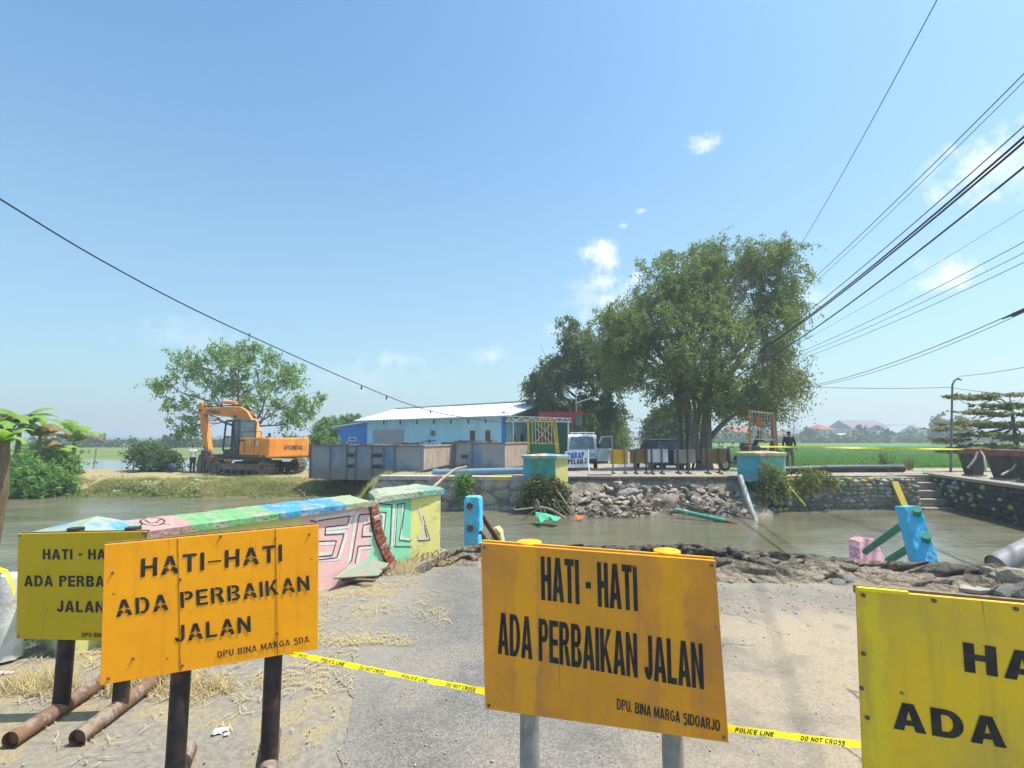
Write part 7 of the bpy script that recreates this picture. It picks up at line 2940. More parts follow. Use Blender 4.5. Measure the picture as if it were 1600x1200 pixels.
# roots and dry stems over the washed-out hole by the pier
mb = MB()
for i in range(90):
    px = rs.uniform(612, 700)
    a = G(px, 872 + rs.uniform(-8, 6))
    a.z = rs.uniform(.0, .10)
    limb(mb, a, a + Vector((rs.normal() * .10, rs.normal() * .08, -rs.uniform(.05, .25))), .006, .003, rs, .15, 4, 4)
o = build(mb, 'dry_roots', M('dry_root', (.38, .26, .13), (.28, .19, .1), 9, .9), loc=G(655, 872).to_tuple())
tag(o, 'fringe of dry brown roots hanging over the hole beside the yellow pier', 'dry grass', kind='stuff')
for px, py, cols, lab in ((15, 1052, (.62, .12, .16), 'crumpled red and white plastic wrapper on the dry grass at the left'), (350, 1146, (.55, .57, .55), 'crumpled pale plastic scrap between the feet of the orange sign')):
    p = G(px, py)
    cr_ = rocks_mesh(int(px), 3, .75, .5)
    mb = MB()
    for k_, sc_ in ((0, .024), (1, .016), (2, .012)):
        o3 = Vector(((k_ - 1) * .028, rs.normal() * .015, .012))
        mb.add([p + o3 + Vector(v.co) * sc_ for v in cr_.vertices], [tuple(f.vertices) for f in cr_.polygons])
    o = build(mb, 'plastic_wrapper', M('wrapper_' + lab.split()[1], cols, (.75, .74, .72), 30, .4), loc=p.to_tuple())
    tag(o, lab, 'litter')
# ================================================================ EXCAVATOR
EXY = M('excavator_orange', (.88, .30, .035), (.76, .25, .03), 1.6, .5, bump=.08, bsc=6, dirt=(.34, .18, .08), dsc=1.8, damt=.6, dlo=.52)
EXG = M('excavator_dark_grey', (.045, .055, .06), (.06, .07, .075), 2, .5, bump=.1)
EXT = M('track_steel', (.14, .115, .095), (.20, .165, .13), 4, .75, .2, bump=.3, dirt=(.26, .2, .14), dsc=4, damt=.6)
EXS = M('hydraulic_chrome', (.55, .55, .53), None, 4, .25, .8, bump=0)
EXGL = M('cab_glass', (.05, .09, .10), (.08, .13, .14), 1, .1, bump=0, spec=.8)
EXR = M('rusty_bucket_steel', (.25, .18, .14), (.17, .12, .10), 3, .7, .2, bump=.3, dirt=(.34, .28, .22), dsc=3, damt=.6)
h2 = Vector((-.87, .49, 0)).normalized()
ang_u = math.atan2(h2.y, h2.x)
ex = root('excavator', 'orange tracked excavator with a dark cab, its bucket resting on the far left bank', 'excavator', (-14.1, 28.8, -.60), ang_u)
tr_ang = math.atan2(.31, -.94) - ang_u
RT = Matrix.Rotation(tr_ang, 4, 'Z')


def trk(v):
    return RT @ Vector(v)


def xbox(mb, c, d, R=None):
    mb.box(c, d, R)


R3 = RT.to_3x3()
for sy, nm in ((1.18, 'near'), (-1.18, 'far')):
    # track frame and loop of shoes
    mb = MB()
    mb.box(trk((0, sy, .46)), (3.0, .34, .34), R3)
    fr = build(mb, 'track_frame', EXT, ex, bevel=.03)
    prof = []
    rr, L2 = .40, 1.55
    for i in range(13):
        a = math.pi / 2 + math.pi * i / 12
        prof.append((-L2 + rr * math.cos(a), rr + .05 + rr * math.sin(a)))
    for i in range(13):
        a = -math.pi / 2 + math.pi * i / 12
        prof.append((L2 + rr * math.cos(a), rr + .05 + rr * math.sin(a)))
    # resample to shoes
    P = [Vector((a, 0, b)) for a, b in prof]
    P.append(P[0])
    LL = [0]
    for a, b in zip(P, P[1:]):
        LL.append(LL[-1] + (b - a).length)
    nsh_ = 46
    for i in range(nsh_):
        s = LL[-1] * (i + .5) / nsh_
        for j in range(len(P) - 1):
            if s <= LL[j + 1]:
                f = (s - LL[j]) / max(1e-6, LL[j + 1] - LL[j])
                c = P[j].lerp(P[j + 1], f)
                d = (P[j + 1] - P[j]).normalized()
                break
        R = R3 @ Matrix((d, Vector((0, 1, 0)), d.cross(Vector((0, 1, 0))))).transposed()
        mb = MB()
        mb.box(trk((c.x, sy, c.z)), (LL[-1] / nsh_ * .86, .60, .045), R)
        mb.box(trk((c.x, sy, c.z)) - (R @ Vector((0, 0, .04 if True else 0))) * (1 if (R @ Vector((0, 0, 1))).dot(trk((0, 0, 0)) - trk((c.x, 0, c.z - .45))) > 0 else -1), (.03, .58, .05), R)
        build(mb, 'track_shoe', EXT, ex)
    for xx in (-1.55, 1.55):
        mb = MB()
        a, b = trk((xx, sy - .2, .45)), trk((xx, sy + .2, .45))
        mb.tube([a, b], .34, 18)
        o_ = build(mb, 'sprocket', EXT, ex)
        mb = MB()
        a, b = trk((xx, sy - .26, .45)), trk((xx, sy + .26, .45))
        mb.tube([a, b], .14, 12)
        build(mb, 'hub', EXG, ex)
    for xx in (-1.0, -.5, 0, .5, 1.0):
        mb = MB()
        mb.tube([trk((xx, sy - .17, .19)), trk((xx, sy + .17, .19))], .11, 12)
        build(mb, 'roller', EXG, ex)
mb = MB()
mb.box(trk((0, 0, .55)), (1.3, 2.1, .35), R3)
mb.tube([(0, 0, .7), (0, 0, .95)], .62, 24)
build(mb, 'undercarriage', EXG, ex)
# upper body: X forward, Y left (towards us)
mb = MB()
mb.box((-.55, 0, 1.02), (3.6, 2.6, .18))
build(mb, 'deck', EXG, ex, bevel=.02)
mb = MB()
cw = [(-2.55, -1.25), (-2.62, -.9), (-2.62, .9), (-2.55, 1.25), (-1.9, 1.32), (-1.9, -1.32)]
mb.prism([Vector((x_, y_, .98)) for x_, y_ in cw], (0, 0, 1.02))
build(mb, 'counterweight', EXY, ex, bevel=.07)
mb = MB()
mb.box((-1.02, .86, 1.55), (1.72, .88, .88))
build(mb, 'side_panel', EXY, ex, bevel=.03)
mb = MB()
mb.box((-.95, -.86, 1.55), (2.2, .88, .88))
build(mb, 'side_panel', EXY, ex, bevel=.03)
mb = MB()
mb.box((-1.25, 0, 1.80), (1.9, 2.2, .42))
build(mb, 'engine_hood', EXG, ex, bevel=.08)
mb = MB()
mb.tube([(-1.6, .55, 2.0), (-1.6, .55, 2.25)], .07, 10)
build(mb, 'exhaust', EXG, ex)
for y_, x_ in ((1.31, -1.46), (1.31, -.62)):
    mb = MB()
    mb.box((x_, y_ - .003, 1.52), (.02, .02, .74))
    build(mb, 'panel_gap', EXG, ex)
mb = MB()
mb.box((-.35, 1.312, 1.86), (.46, .012, .10))
build(mb, 'stripe', EXG, ex)
mb = MB()
mb.box((-1.75, 1.325, 1.72), (.20, .012, .24))
build(mb, 'sticker', M('white_sticker', (.7, .66, .6), None, 6, .6), ex)
mb = MB()
mb.box((-1.05, 1.312, 1.80), (.10, .012, .18))
build(mb, 'sticker', _mc['white_sticker'], ex)
# cab
cx0, cx1, cy0, cy1 = -.12, 1.28, .36, 1.30
mb = MB()
mb.box(((cx0 + cx1) / 2, (cy0 + cy1) / 2, 1.20), (cx1 - cx0, cy1 - cy0, .34))
build(mb, 'cab_base', EXG, ex, bevel=.03)
mb = MB()
mb.box(((cx0 + cx1) / 2 - .06, (cy0 + cy1) / 2, 2.92), (cx1 - cx0 - .1, cy1 - cy0, .12))
build(mb, 'cab_roof', EXG, ex, bevel=.04)
for a, b, w in (((cx1, cy1, 1.3), (cx1 - .16, cy1, 2.9), .07), ((cx1, cy0, 1.3), (cx1 - .16, cy0, 2.9), .07), ((cx0 + .04, cy1, 1.3), (cx0 + .04, cy1, 2.9), .10), ((cx0 + .04, cy0, 1.3), (cx0 + .04, cy0, 2.9), .10), ((.52, cy1, 1.3), (.50, cy1, 2.9), .08),
                ((cx0, cy1, 2.05), (cx1 - .08, cy1, 2.05), .06), ((.52, cy1, 2.85), (cx0 + .3, cy1, 1.5), .04)):
    mb = MB()
    mb.bar(a, b, w, w)
    build(mb, 'cab_pillar', EXG, ex)
mb = MB()
mb.add([(cx0, cy1 - .02, 1.35), (.52, cy1 - .02, 1.35), (.50, cy1 - .02, 2.88), (cx0, cy1 - .02, 2.88)], [(0, 1, 2, 3)])
build(mb, 'side_window', EXGL, ex)
mb = MB()
mb.add([(cx0 - .01, cy0, 2.0), (cx0 - .01, cy1, 2.0), (cx0 - .01, cy1, 2.88), (cx0 - .01, cy0, 2.88)], [(0, 1, 2, 3)])
build(mb, 'rear_window', EXGL, ex)
mb = MB()
mb.box((.35, .83, 1.7), (.5, .5, .2))
mb.box((.12, .83, 2.05), (.14, .5, .7))
build(mb, 'driver_seat', M('seat_black', (.02, .02, .022), None, 5, .8), ex, bevel=.05)


def armplate(name, poly, y0, w, mat, bevel=.03):
    mb = MB()
    mb.prism([Vector((x_, y0, z_)) for x_, z_ in poly], (0, -w, 0))
    return build(mb, name, mat, ex, bevel=bevel)


# boom, as an outline in the machine's own plane
boom = [(.0, 1.55), (.30, 1.35), (.85, 2.55), (1.35, 3.0), (2.10, 3.14), (5.45, 3.44), (5.72, 3.52), (5.70, 3.76), (5.45, 3.80), (2.2, 3.80), (1.55, 3.74), (1.0, 3.50), (.55, 3.05), (-.05, 1.9)]
armplate('boom', boom, .22, .40, EXY)
stick = [(5.55, 4.10), (5.85, 4.16), (6.02, 3.9), (5.80, 3.30), (5.0, 1.15), (4.68, .80), (4.50, .84), (4.62, 1.35), (5.28, 3.35), (5.35, 3.7)]
armplate('stick', stick, .16, .28, EXY)
for nm, a, b, r_ in (('boom_cylinder', (1.15, .34, 1.35), (2.05, .34, 3.15), .085), ('boom_cylinder', (1.15, -.34, 1.35), (2.05, -.34, 3.15), .085), ('arm_cylinder', (2.3, .02, 4.02), (4.1, .02, 4.14), .11), ('bucket_cylinder', (5.72, .02, 3.45), (5.45, .02, 2.2), .085)):
    a, b = Vector(a), Vector(b)
    m_ = a.lerp(b, .62)
    mb = MB()
    mb.tube([a, m_], r_, 12)
    build(mb, nm, EXG if 'boom' in nm else EXY, ex)
    mb = MB()
    end = b if nm != 'arm_cylinder' else Vector((5.6, .02, 4.12))
    if nm == 'bucket_cylinder':
        end = Vector((5.05, .02, 1.05))
    mb.tube([m_, end], r_ * .55, 10)
    build(mb, 'piston_rod', EXS, ex)
for x_, z_ in ((5.60, 3.66), (2.05, 3.2), (4.72, .95), (.12, 1.6)):
    mb = MB()
    mb.tube([(x_, -.26, z_), (x_, .26, z_)], .10, 14)
    build(mb, 'pin', EXG, ex)
HOSE = M('rubber_hose', (.02, .02, .02), None, 6, .6)
for k, yy in enumerate((-.10, -.02, .06)):
    mb = MB()
    mb.tube([(.55, yy, 3.08), (1.05, yy, 3.55), (1.6, yy, 3.80), (2.3, yy, 3.86 + .02 * k), (3.6, yy, 3.88), (5.0, yy, 3.86), (5.5, yy, 3.95)], .022, 6)
    build(mb, 'hose', HOSE, ex)
for k, yy in enumerate((-.05, .07)):
    mb = MB()
    mb.tube([(5.5, yy, 3.95), (5.2, yy, 3.55), (5.30, yy, 3.1), (5.16, yy, 2.4)], .022, 6)
    build(mb, 'hose', HOSE, ex)
for a, b in (((-1.9, 1.25, 2.02), (-1.9, 1.25, 2.32)), ((-.25, 1.25, 2.0), (-.25, 1.25, 2.32)), ((-1.9, 1.25, 2.32), (-.25, 1.25, 2.32))):
    mb = MB()
    mb.bar(a, b, .03, .03)
    build(mb, 'handrail', EXG, ex)
mb = MB()
mb.ball((-2.0, .9, 2.02), (.16, .12, .08), 8, 5)
build(mb, 'filler_cap', EXG, ex)
# bucket, open towards the machine
bk = [(4.75, .95), (4.95, .35), (4.90, -.0), (4.45, -.05), (3.9, .05), (3.55, .45), (3.35, .60)]
for yy in (.62, -.58):
    mb = MB()
    mb.prism([Vector((x_, yy, z_ + .05)) for x_, z_ in [(4.75, .95), (4.98, .35), (4.90, .0), (4.45, -.05), (3.95, .05), (3.50, .40), (3.30, .72), (4.2, .95)]], (0, -.05, 0))
    build(mb, 'bucket_side', EXR, ex)
mb = MB()
vs = []
for x_, z_ in bk:
    vs += [(x_, .60, z_ + .05), (x_, -.60, z_ + .05)]
mb.add(vs, [(2 * i, 2 * i + 1, 2 * i + 3, 2 * i + 2) for i in range(len(bk) - 1)])
o_ = build(mb, 'bucket_shell', EXR, ex)
so = o_.modifiers.new('thickness', 'SOLIDIFY')
so.thickness = .05
for i in range(5):
    mb = MB()
    y_ = -.5 + i * .25
    mb.add([(3.36, y_ - .05, .62), (3.36, y_ + .05, .62), (3.36, y_ + .05, .70), (3.36, y_ - .05, .70), (3.14, y_, .78)], [(0, 1, 2, 3), (1, 0, 4), (2, 1, 4), (3, 2, 4), (0, 3, 4)])
    build(mb, 'bucket_tooth', EXT, ex)
mb = MB()
mb.bar((5.15, .05, 1.35), (4.72, .05, 1.35), .12, .10)
mb.bar((4.72, .05, 1.35), (4.35, .05, .95), .12, .10)
build(mb, 'bucket_link', EXG, ex)


def exlet(s, o0, ax, up, mat=None, parent=ex, **kw):
    o0, ax, up = Vector(o0), Vector(ax), Vector(up)
    return build(letter_mb(s, o0, o0 + ax, o0 + up, lift=.006, geo=text_geo(s, **kw)), 'lettering', mat or EXG, parent)


exlet('HYUNDAI', (-2.628, .38, 1.36), (0, -1.10, 0), (0, 0, .24), w=.2)
exlet('HYUNDAI', (4.9, .222, 3.46), (-1.35, 0, -.10), (0, 0, .24), w=.24)
exlet('HYUNDAI', (-.15, 1.312, 1.22), (-.30, 0, 0), (0, 0, .05), w=.2)

# ================================================================ WHITE PICKUP TRUCK
WP = M('white_car_paint', (.78, .79, .80), (.74, .75, .76), 1, .35, bump=0, dirt=(.45, .43, .40), dsc=3, damt=.3, spec=.5)
TYRE = M('tyre_rubber', (.02, .02, .02), None, 8, .85, bump=.2)
RIM = M('wheel_rim', (.35, .35, .34), None, 8, .4, .6)
DARKP = M('dark_plastic', (.03, .03, .032), None, 8, .6)
WSG = M('windscreen_glass', (.10, .13, .15), (.22, .26, .28), 1.2, .08, bump=0, spec=.9)
LENS = M('headlamp_lens', (.55, .56, .56), None, 6, .15)
REDL = M('red_lens', (.35, .02, .015), None, 6, .25)


def wheel(parent, c, r, w, axis_=(0, 1, 0)):
    c, a = Vector(c), Vector(axis_)
    mb = MB()
    mb.tube([c - a * w / 2, c + a * w / 2], r, 22)
    t_ = build(mb, 'wheel', TYRE, parent, bevel=.02)
    mb = MB()
    mb.tube([c - a * (w / 2 + .012), c + a * (w / 2 + .012)], r * .58, 16)
    o = build(mb, 'rim', RIM, t_)
    return t_


tk = root('pickup_truck', 'white pickup truck facing the canal with its driver door open', 'truck', (Pt(912, 700, 28.4).x, 28.8, -.30), -math.pi / 2 - .17)
hw = .76
cab = [(1.62, .42), (1.70, .55), (1.70, .92), (1.58, 1.08), (1.02, 1.80), (.85, 1.88), (.10, 1.88), (.02, 1.80), (.02, .42)]
mb = MB()
mb.prism([Vector((x_, hw, z_)) for x_, z_ in cab], (0, -2 * hw, 0))
build(mb, 'cab_body', WP, tk, bevel=.05)
mb = MB()
def onwind(y, f):
    return Vector((1.585 - .50 * f, y, 1.12 + .62 * f)) + Vector((.012, 0, .010))
mb.add([onwind(-.66, 0), onwind(.66, 0), onwind(.60, 1), onwind(-.60, 1)], [(0, 1, 2, 3)])
build(mb, 'windscreen', WSG, tk)
for y_ in (-.62, .62):
    mb = MB()
    mb.box((1.70, y_ * .92, .82), (.05, .30, .16))
    build(mb, 'headlight', LENS, tk, bevel=.02)
mb = MB()
mb.box((1.71, 0, .82), (.03, .62, .10))
build(mb, 'grille', DARKP, tk)
mb = MB()
mb.box((1.72, 0, .50), (.14, 1.50, .20))
build(mb, 'bumper', DARKP, tk, bevel=.03)
mb = MB()
mb.box((1.80, 0, .52), (.012, .42, .12))
build(mb, 'number_plate', M('plate_white', (.6, .6, .6), None, 5, .5), tk)
for y_ in (-.86, .86):
    mb = MB()
    mb.box((1.35, y_, 1.30), (.08, .14, .22))
    build(mb, 'mirror', DARKP, tk, bevel=.02)
for sy in (hw,):
    mb = MB()
    mb.box((.60, sy - .30, 1.25), (.80, .52, .9))
    build(mb, 'door_opening', DARKP, tk)
mb = MB()
mb.box((-1.25, 0, .66), (2.45, 1.50, .08))
build(mb, 'bed_floor', WP, tk)
for y_ in (-.75, .75):
    mb = MB()
    mb.box((-1.25, y_, .88), (2.45, .05, .36))
    build(mb, 'bed_side', WP, tk, bevel=.01)
mb = MB()
mb.box((-2.47, 0, .88), (.05, 1.5, .36))
build(mb, 'tailgate', WP, tk, bevel=.01)
for y_ in (-.6, -.2, .2, .6):
    mb = MB()
    mb.bar((-.06, y_, .9), (-.06, y_, 1.98), .045, .045)
    build(mb, 'rack_post', WP, tk)
mb = MB()
mb.bar((-.06, -.70, 1.98), (-.06, .70, 1.98), .05, .05)
build(mb, 'rack_rail', WP, tk)
for x_, y_ in ((1.05, .70), (1.05, -.70), (-1.5, .68), (-1.5, -.68)):
    wheel(tk, (x_, y_, .30), .30, .18)
    if x_ > 0:
        mb = MB()
        sg = 1 if y_ > 0 else -1
        arc = [Vector((x_ + .40 * math.cos(a), sg * (hw + .004), .30 + .40 * math.sin(a))) for a in [math.pi * i / 12 for i in range(13)]]
        mb.add(arc, [tuple(range(13))])
        build(mb, 'wheel_arch', DARKP, tk)
# open door on the vehicle's left (our right), hinged at its front edge
hin = Vector((1.12, hw + .02, 0))
Rd = Matrix.Rotation(math.radians(48), 3, 'Z')
dl = [(0, .45), (0, 1.12), (-.28, 1.74), (-.95, 1.78), (-.95, .45)]


def dpt(x_, z_, o_=0):
    p = Rd @ Vector((x_, o_, 0))
    # rotate so the rear edge swings outwards
    return Vector((hin.x + p.x, hin.y + abs(p.y) if False else hin.y - p.y * 1.0, z_))


Rd = Matrix.Rotation(math.radians(58), 3, 'Z')
mb = MB()
fr_q = []
mb.prism([dpt(x_, z_) for x_, z_ in [(0, .45), (0, 1.12), (-.95, 1.12), (-.95, .45)]], (.03, .03, 0))
door_ = build(mb, 'door', WP, tk, bevel=.01)
for a, b in (((0, 1.10), (-.30, 1.75)), ((-.30, 1.75), (-.95, 1.78)), ((-.95, 1.78), (-.95, 1.10))):
    mb = MB()
    mb.bar(dpt(*a) + Vector((.015, .015, 0)), dpt(*b) + Vector((.015, .015, 0)), .05, .05)
    build(mb, 'window_frame', WP, door_)
mb = MB()
mb.add([dpt(-.02, 1.12, 0), dpt(-.30, 1.72, 0), dpt(-.93, 1.75, 0), dpt(-.93, 1.12, 0)], [(0, 1, 2, 3)])
build(mb, 'window_glass', WSG, door_)
mb = MB()
c_ = dpt(-.75, .95) + Vector((.05, .0, 0))
mb.box(c_, (.05, .14, .04))
build(mb, 'handle', DARKP, door_)

# ================================================================ DARK CAR BEHIND THE SIGNS
CP = M('dark_blue_car_paint', (.018, .03, .035), (.025, .038, .042), 1, .3, bump=0, spec=.6)
car = root('parked_car', 'dark hatchback parked facing away behind the barrier signs', 'car', (Pt(1039, 720, 26.2).x, 27.6, -.32), math.pi / 2 + .06)
W2 = .83
body = [(-1.95, .35), (-2.0, .60), (-1.98, .98), (-1.72, 1.08), (1.3, 1.0), (1.95, .85), (2.0, .55), (1.9, .35)]
mb = MB()
mb.prism([Vector((x_, W2, z_)) for x_, z_ in body], (0, -2 * W2, 0))
build(mb, 'body', CP, car, bevel=.07)
gh = [(-1.95, 1.0), (-1.62, 1.58), (-1.2, 1.66), (.0, 1.66), (.85, 1.05)]
mb = MB()
mb.hexa([(-1.97, -.78, 1.0), (-1.97, .78, 1.0), (.95, .78, 1.0), (.95, -.78, 1.0)], [(-1.55, -.60, 1.64), (-1.55, .60, 1.64), (.1, .60, 1.66), (.1, -.60, 1.66)])
build(mb, 'cabin', CP, car, bevel=.06)
mb = MB()
mb.add([(-1.965, -.66, 1.08), (-1.965, .66, 1.08), (-1.655, .56, 1.56), (-1.655, -.56, 1.56)], [(3, 2, 1, 0)])
o_ = build(mb, 'rear_window', WSG, car)
o_.location = (-.02, 0, .01)
mb = MB()
mb.bar((-1.90, .0, 1.12), (-1.80, .35, 1.22), .02, .02)
build(mb, 'wiper', DARKP, car)
for y_ in (-.70, .70):
    mb = MB()
    mb.box((-1.98, y_, .90), (.06, .20, .26))
    build(mb, 'tail_light', REDL, car, bevel=.02)
    mb = MB()
    mb.box((.55, y_ * 1.28, 1.08), (.14, .16, .12))
    build(mb, 'mirror', CP, car, bevel=.03)
mb = MB()
mb.box((-2.02, 0, .50), (.14, 1.5, .24))
build(mb, 'bumper', CP, car, bevel=.04)
mb = MB()
mb.box((-2.03, 0, .78), (.02, .42, .13))
build(mb, 'number_plate', DARKP, car)
for x_, y_ in ((-1.25, .74), (-1.25, -.74), (1.3, .74), (1.3, -.74)):
    wheel(car, (x_, y_, .30), .30, .20)


# ================================================================ MOTORCYCLES
def scooter(label, loc, rz, paint, seed=0):
    r = root('motorcycle', label, 'motorcycle', loc, rz, group='motorcycles on the far bank')
    for x_ in (-.62, .62):
        wheel(r, (x_, 0, .29), .28, .09)
    mb = MB()
    mb.prism([Vector((x_, .12, z_)) for x_, z_ in [(-.85, .72), (-.75, .55), (-.35, .36), (.15, .30), (.35, .34), (.42, .42), (.12, .46), (-.05, .66), (-.75, .80)]], (0, -.24, 0))
    build(mb, 'body_panel', paint, r, bevel=.04)
    mb = MB()
    mb.prism([Vector((x_, .17, z_)) for x_, z_ in [(.38, .40), (.50, .45), (.58, .85), (.50, 1.0), (.44, .95), (.40, .6)]], (0, -.34, 0))
    build(mb, 'leg_shield', paint, r, bevel=.03)
    mb = MB()
    mb.prism([Vector((x_, .13, z_)) for x_, z_ in [(-.80, .80), (.02, .72), (.0, .78), (-.35, .86), (-.80, .88)]], (0, -.26, 0))
    build(mb, 'saddle', DARKP, r, bevel=.03)
    mb = MB()
    mb.tube([(.62, .0, .29), (.54, 0, .7), (.47, 0, 1.02)], .028, 8)
    build(mb, 'fork', RIM, r)
    mb = MB()
    mb.tube([(.40, -.32, 1.04), (.47, 0, 1.0), (.40, .32, 1.04)], .017, 8)
    build(mb, 'handlebar', DARKP, r)
    mb = MB()
    mb.ball((.58, 0, .96), (.06, .11, .09), 10, 6)
    build(mb, 'headlight', LENS, r)
    for s_ in (-1, 1):
        mb = MB()
        mb.tube([(.42, s_ * .24, 1.04), (.40, s_ * .30, 1.18)], .008, 5)
        mb.ball((.40, s_ * .31, 1.20), (.02, .06, .04), 8, 5)
        build(mb, 'mirror', DARKP, r)
    mb = MB()
    mb.prism([Vector((.62 + .33 * math.cos(a), .06, .29 + .33 * math.sin(a))) for a in [math.pi * (.15 + .6 * i / 8) for i in range(9)]] + [Vector((.62 + .30 * math.cos(a), .06, .29 + .30 * math.sin(a))) for a in [math.pi * (.75 - .6 * i / 8) for i in range(9)]], (0, -.12, 0))
    build(mb, 'mudguard', paint, r)
    mb = MB()
    mb.tube([(-.1, -.16, .30), (-.8, -.18, .38)], .045, 8)
    build(mb, 'exhaust', DARKP, r)
    return r


mp = M('dark_bike_paint', (.03, .03, .035), (.05, .05, .055), 3, .35, bump=0, spec=.5)
mp2 = M('navy_bike_paint', (.02, .05, .09), None, 3, .35, bump=0, spec=.5)
scooter('dark motorcycle parked beside the far right pier', (Pt(1150, 722, 22.2).x, 22.2, .0), math.radians(200), mp)
scooter('motorcycle seen end-on left of the dark car behind the white sign', (Pt(1019, 720, 27.5).x, 27.3, -.33), math.radians(262), mp2)
# ================================================================ PEOPLE
SKIN = M('brown_skin', (.23, .12, .075), (.20, .105, .065), 8, .6, bump=.05)
HAIRM = M('black_hair', (.012, .01, .01), None, 20, .7)
SHOE = M('dark_shoe', (.02, .018, .018), None, 9, .6)


def loft(mb, rings, n=14):
    vs, fs = [], []
    for (cx, cy, cz_, rx, ry) in rings:
        for j in range(n):
            a = 2 * math.pi * j / n
            vs.append((cx + rx * math.cos(a), cy + ry * math.sin(a), cz_))
    k = len(rings)
    for i in range(k - 1):
        for j in range(n):
            j2 = (j + 1) % n
            fs.append((i * n + j, i * n + j2, (i + 1) * n + j2, (i + 1) * n + j))
    fs.append(tuple(range(n - 1, -1, -1)))
    fs.append(tuple(range((k - 1) * n, k * n)))
    mb.add(vs, fs, True)


def fuse(mb, voxel):
    """one continuous surface from overlapping volumes"""
    me = bpy.data.meshes.new('fuse')
    me.from_pydata(mb.v, [], mb.f)
    o = bpy.data.objects.new('fuse', me)
    COL.objects.link(o)
    m = o.modifiers.new('r', 'REMESH')
    m.mode = 'VOXEL'
    m.voxel_size = voxel
    s_ = o.modifiers.new('s', 'SMOOTH')
    s_.factor = .5
    s_.iterations = 2
    dg = bpy.context.evaluated_depsgraph_get()
    dg.update()
    out = bpy.data.meshes.new_from_object(o.evaluated_get(dg))
    bpy.data.objects.remove(o)
    out.polygons.foreach_set('use_smooth', [True] * len(out.polygons))
    return out


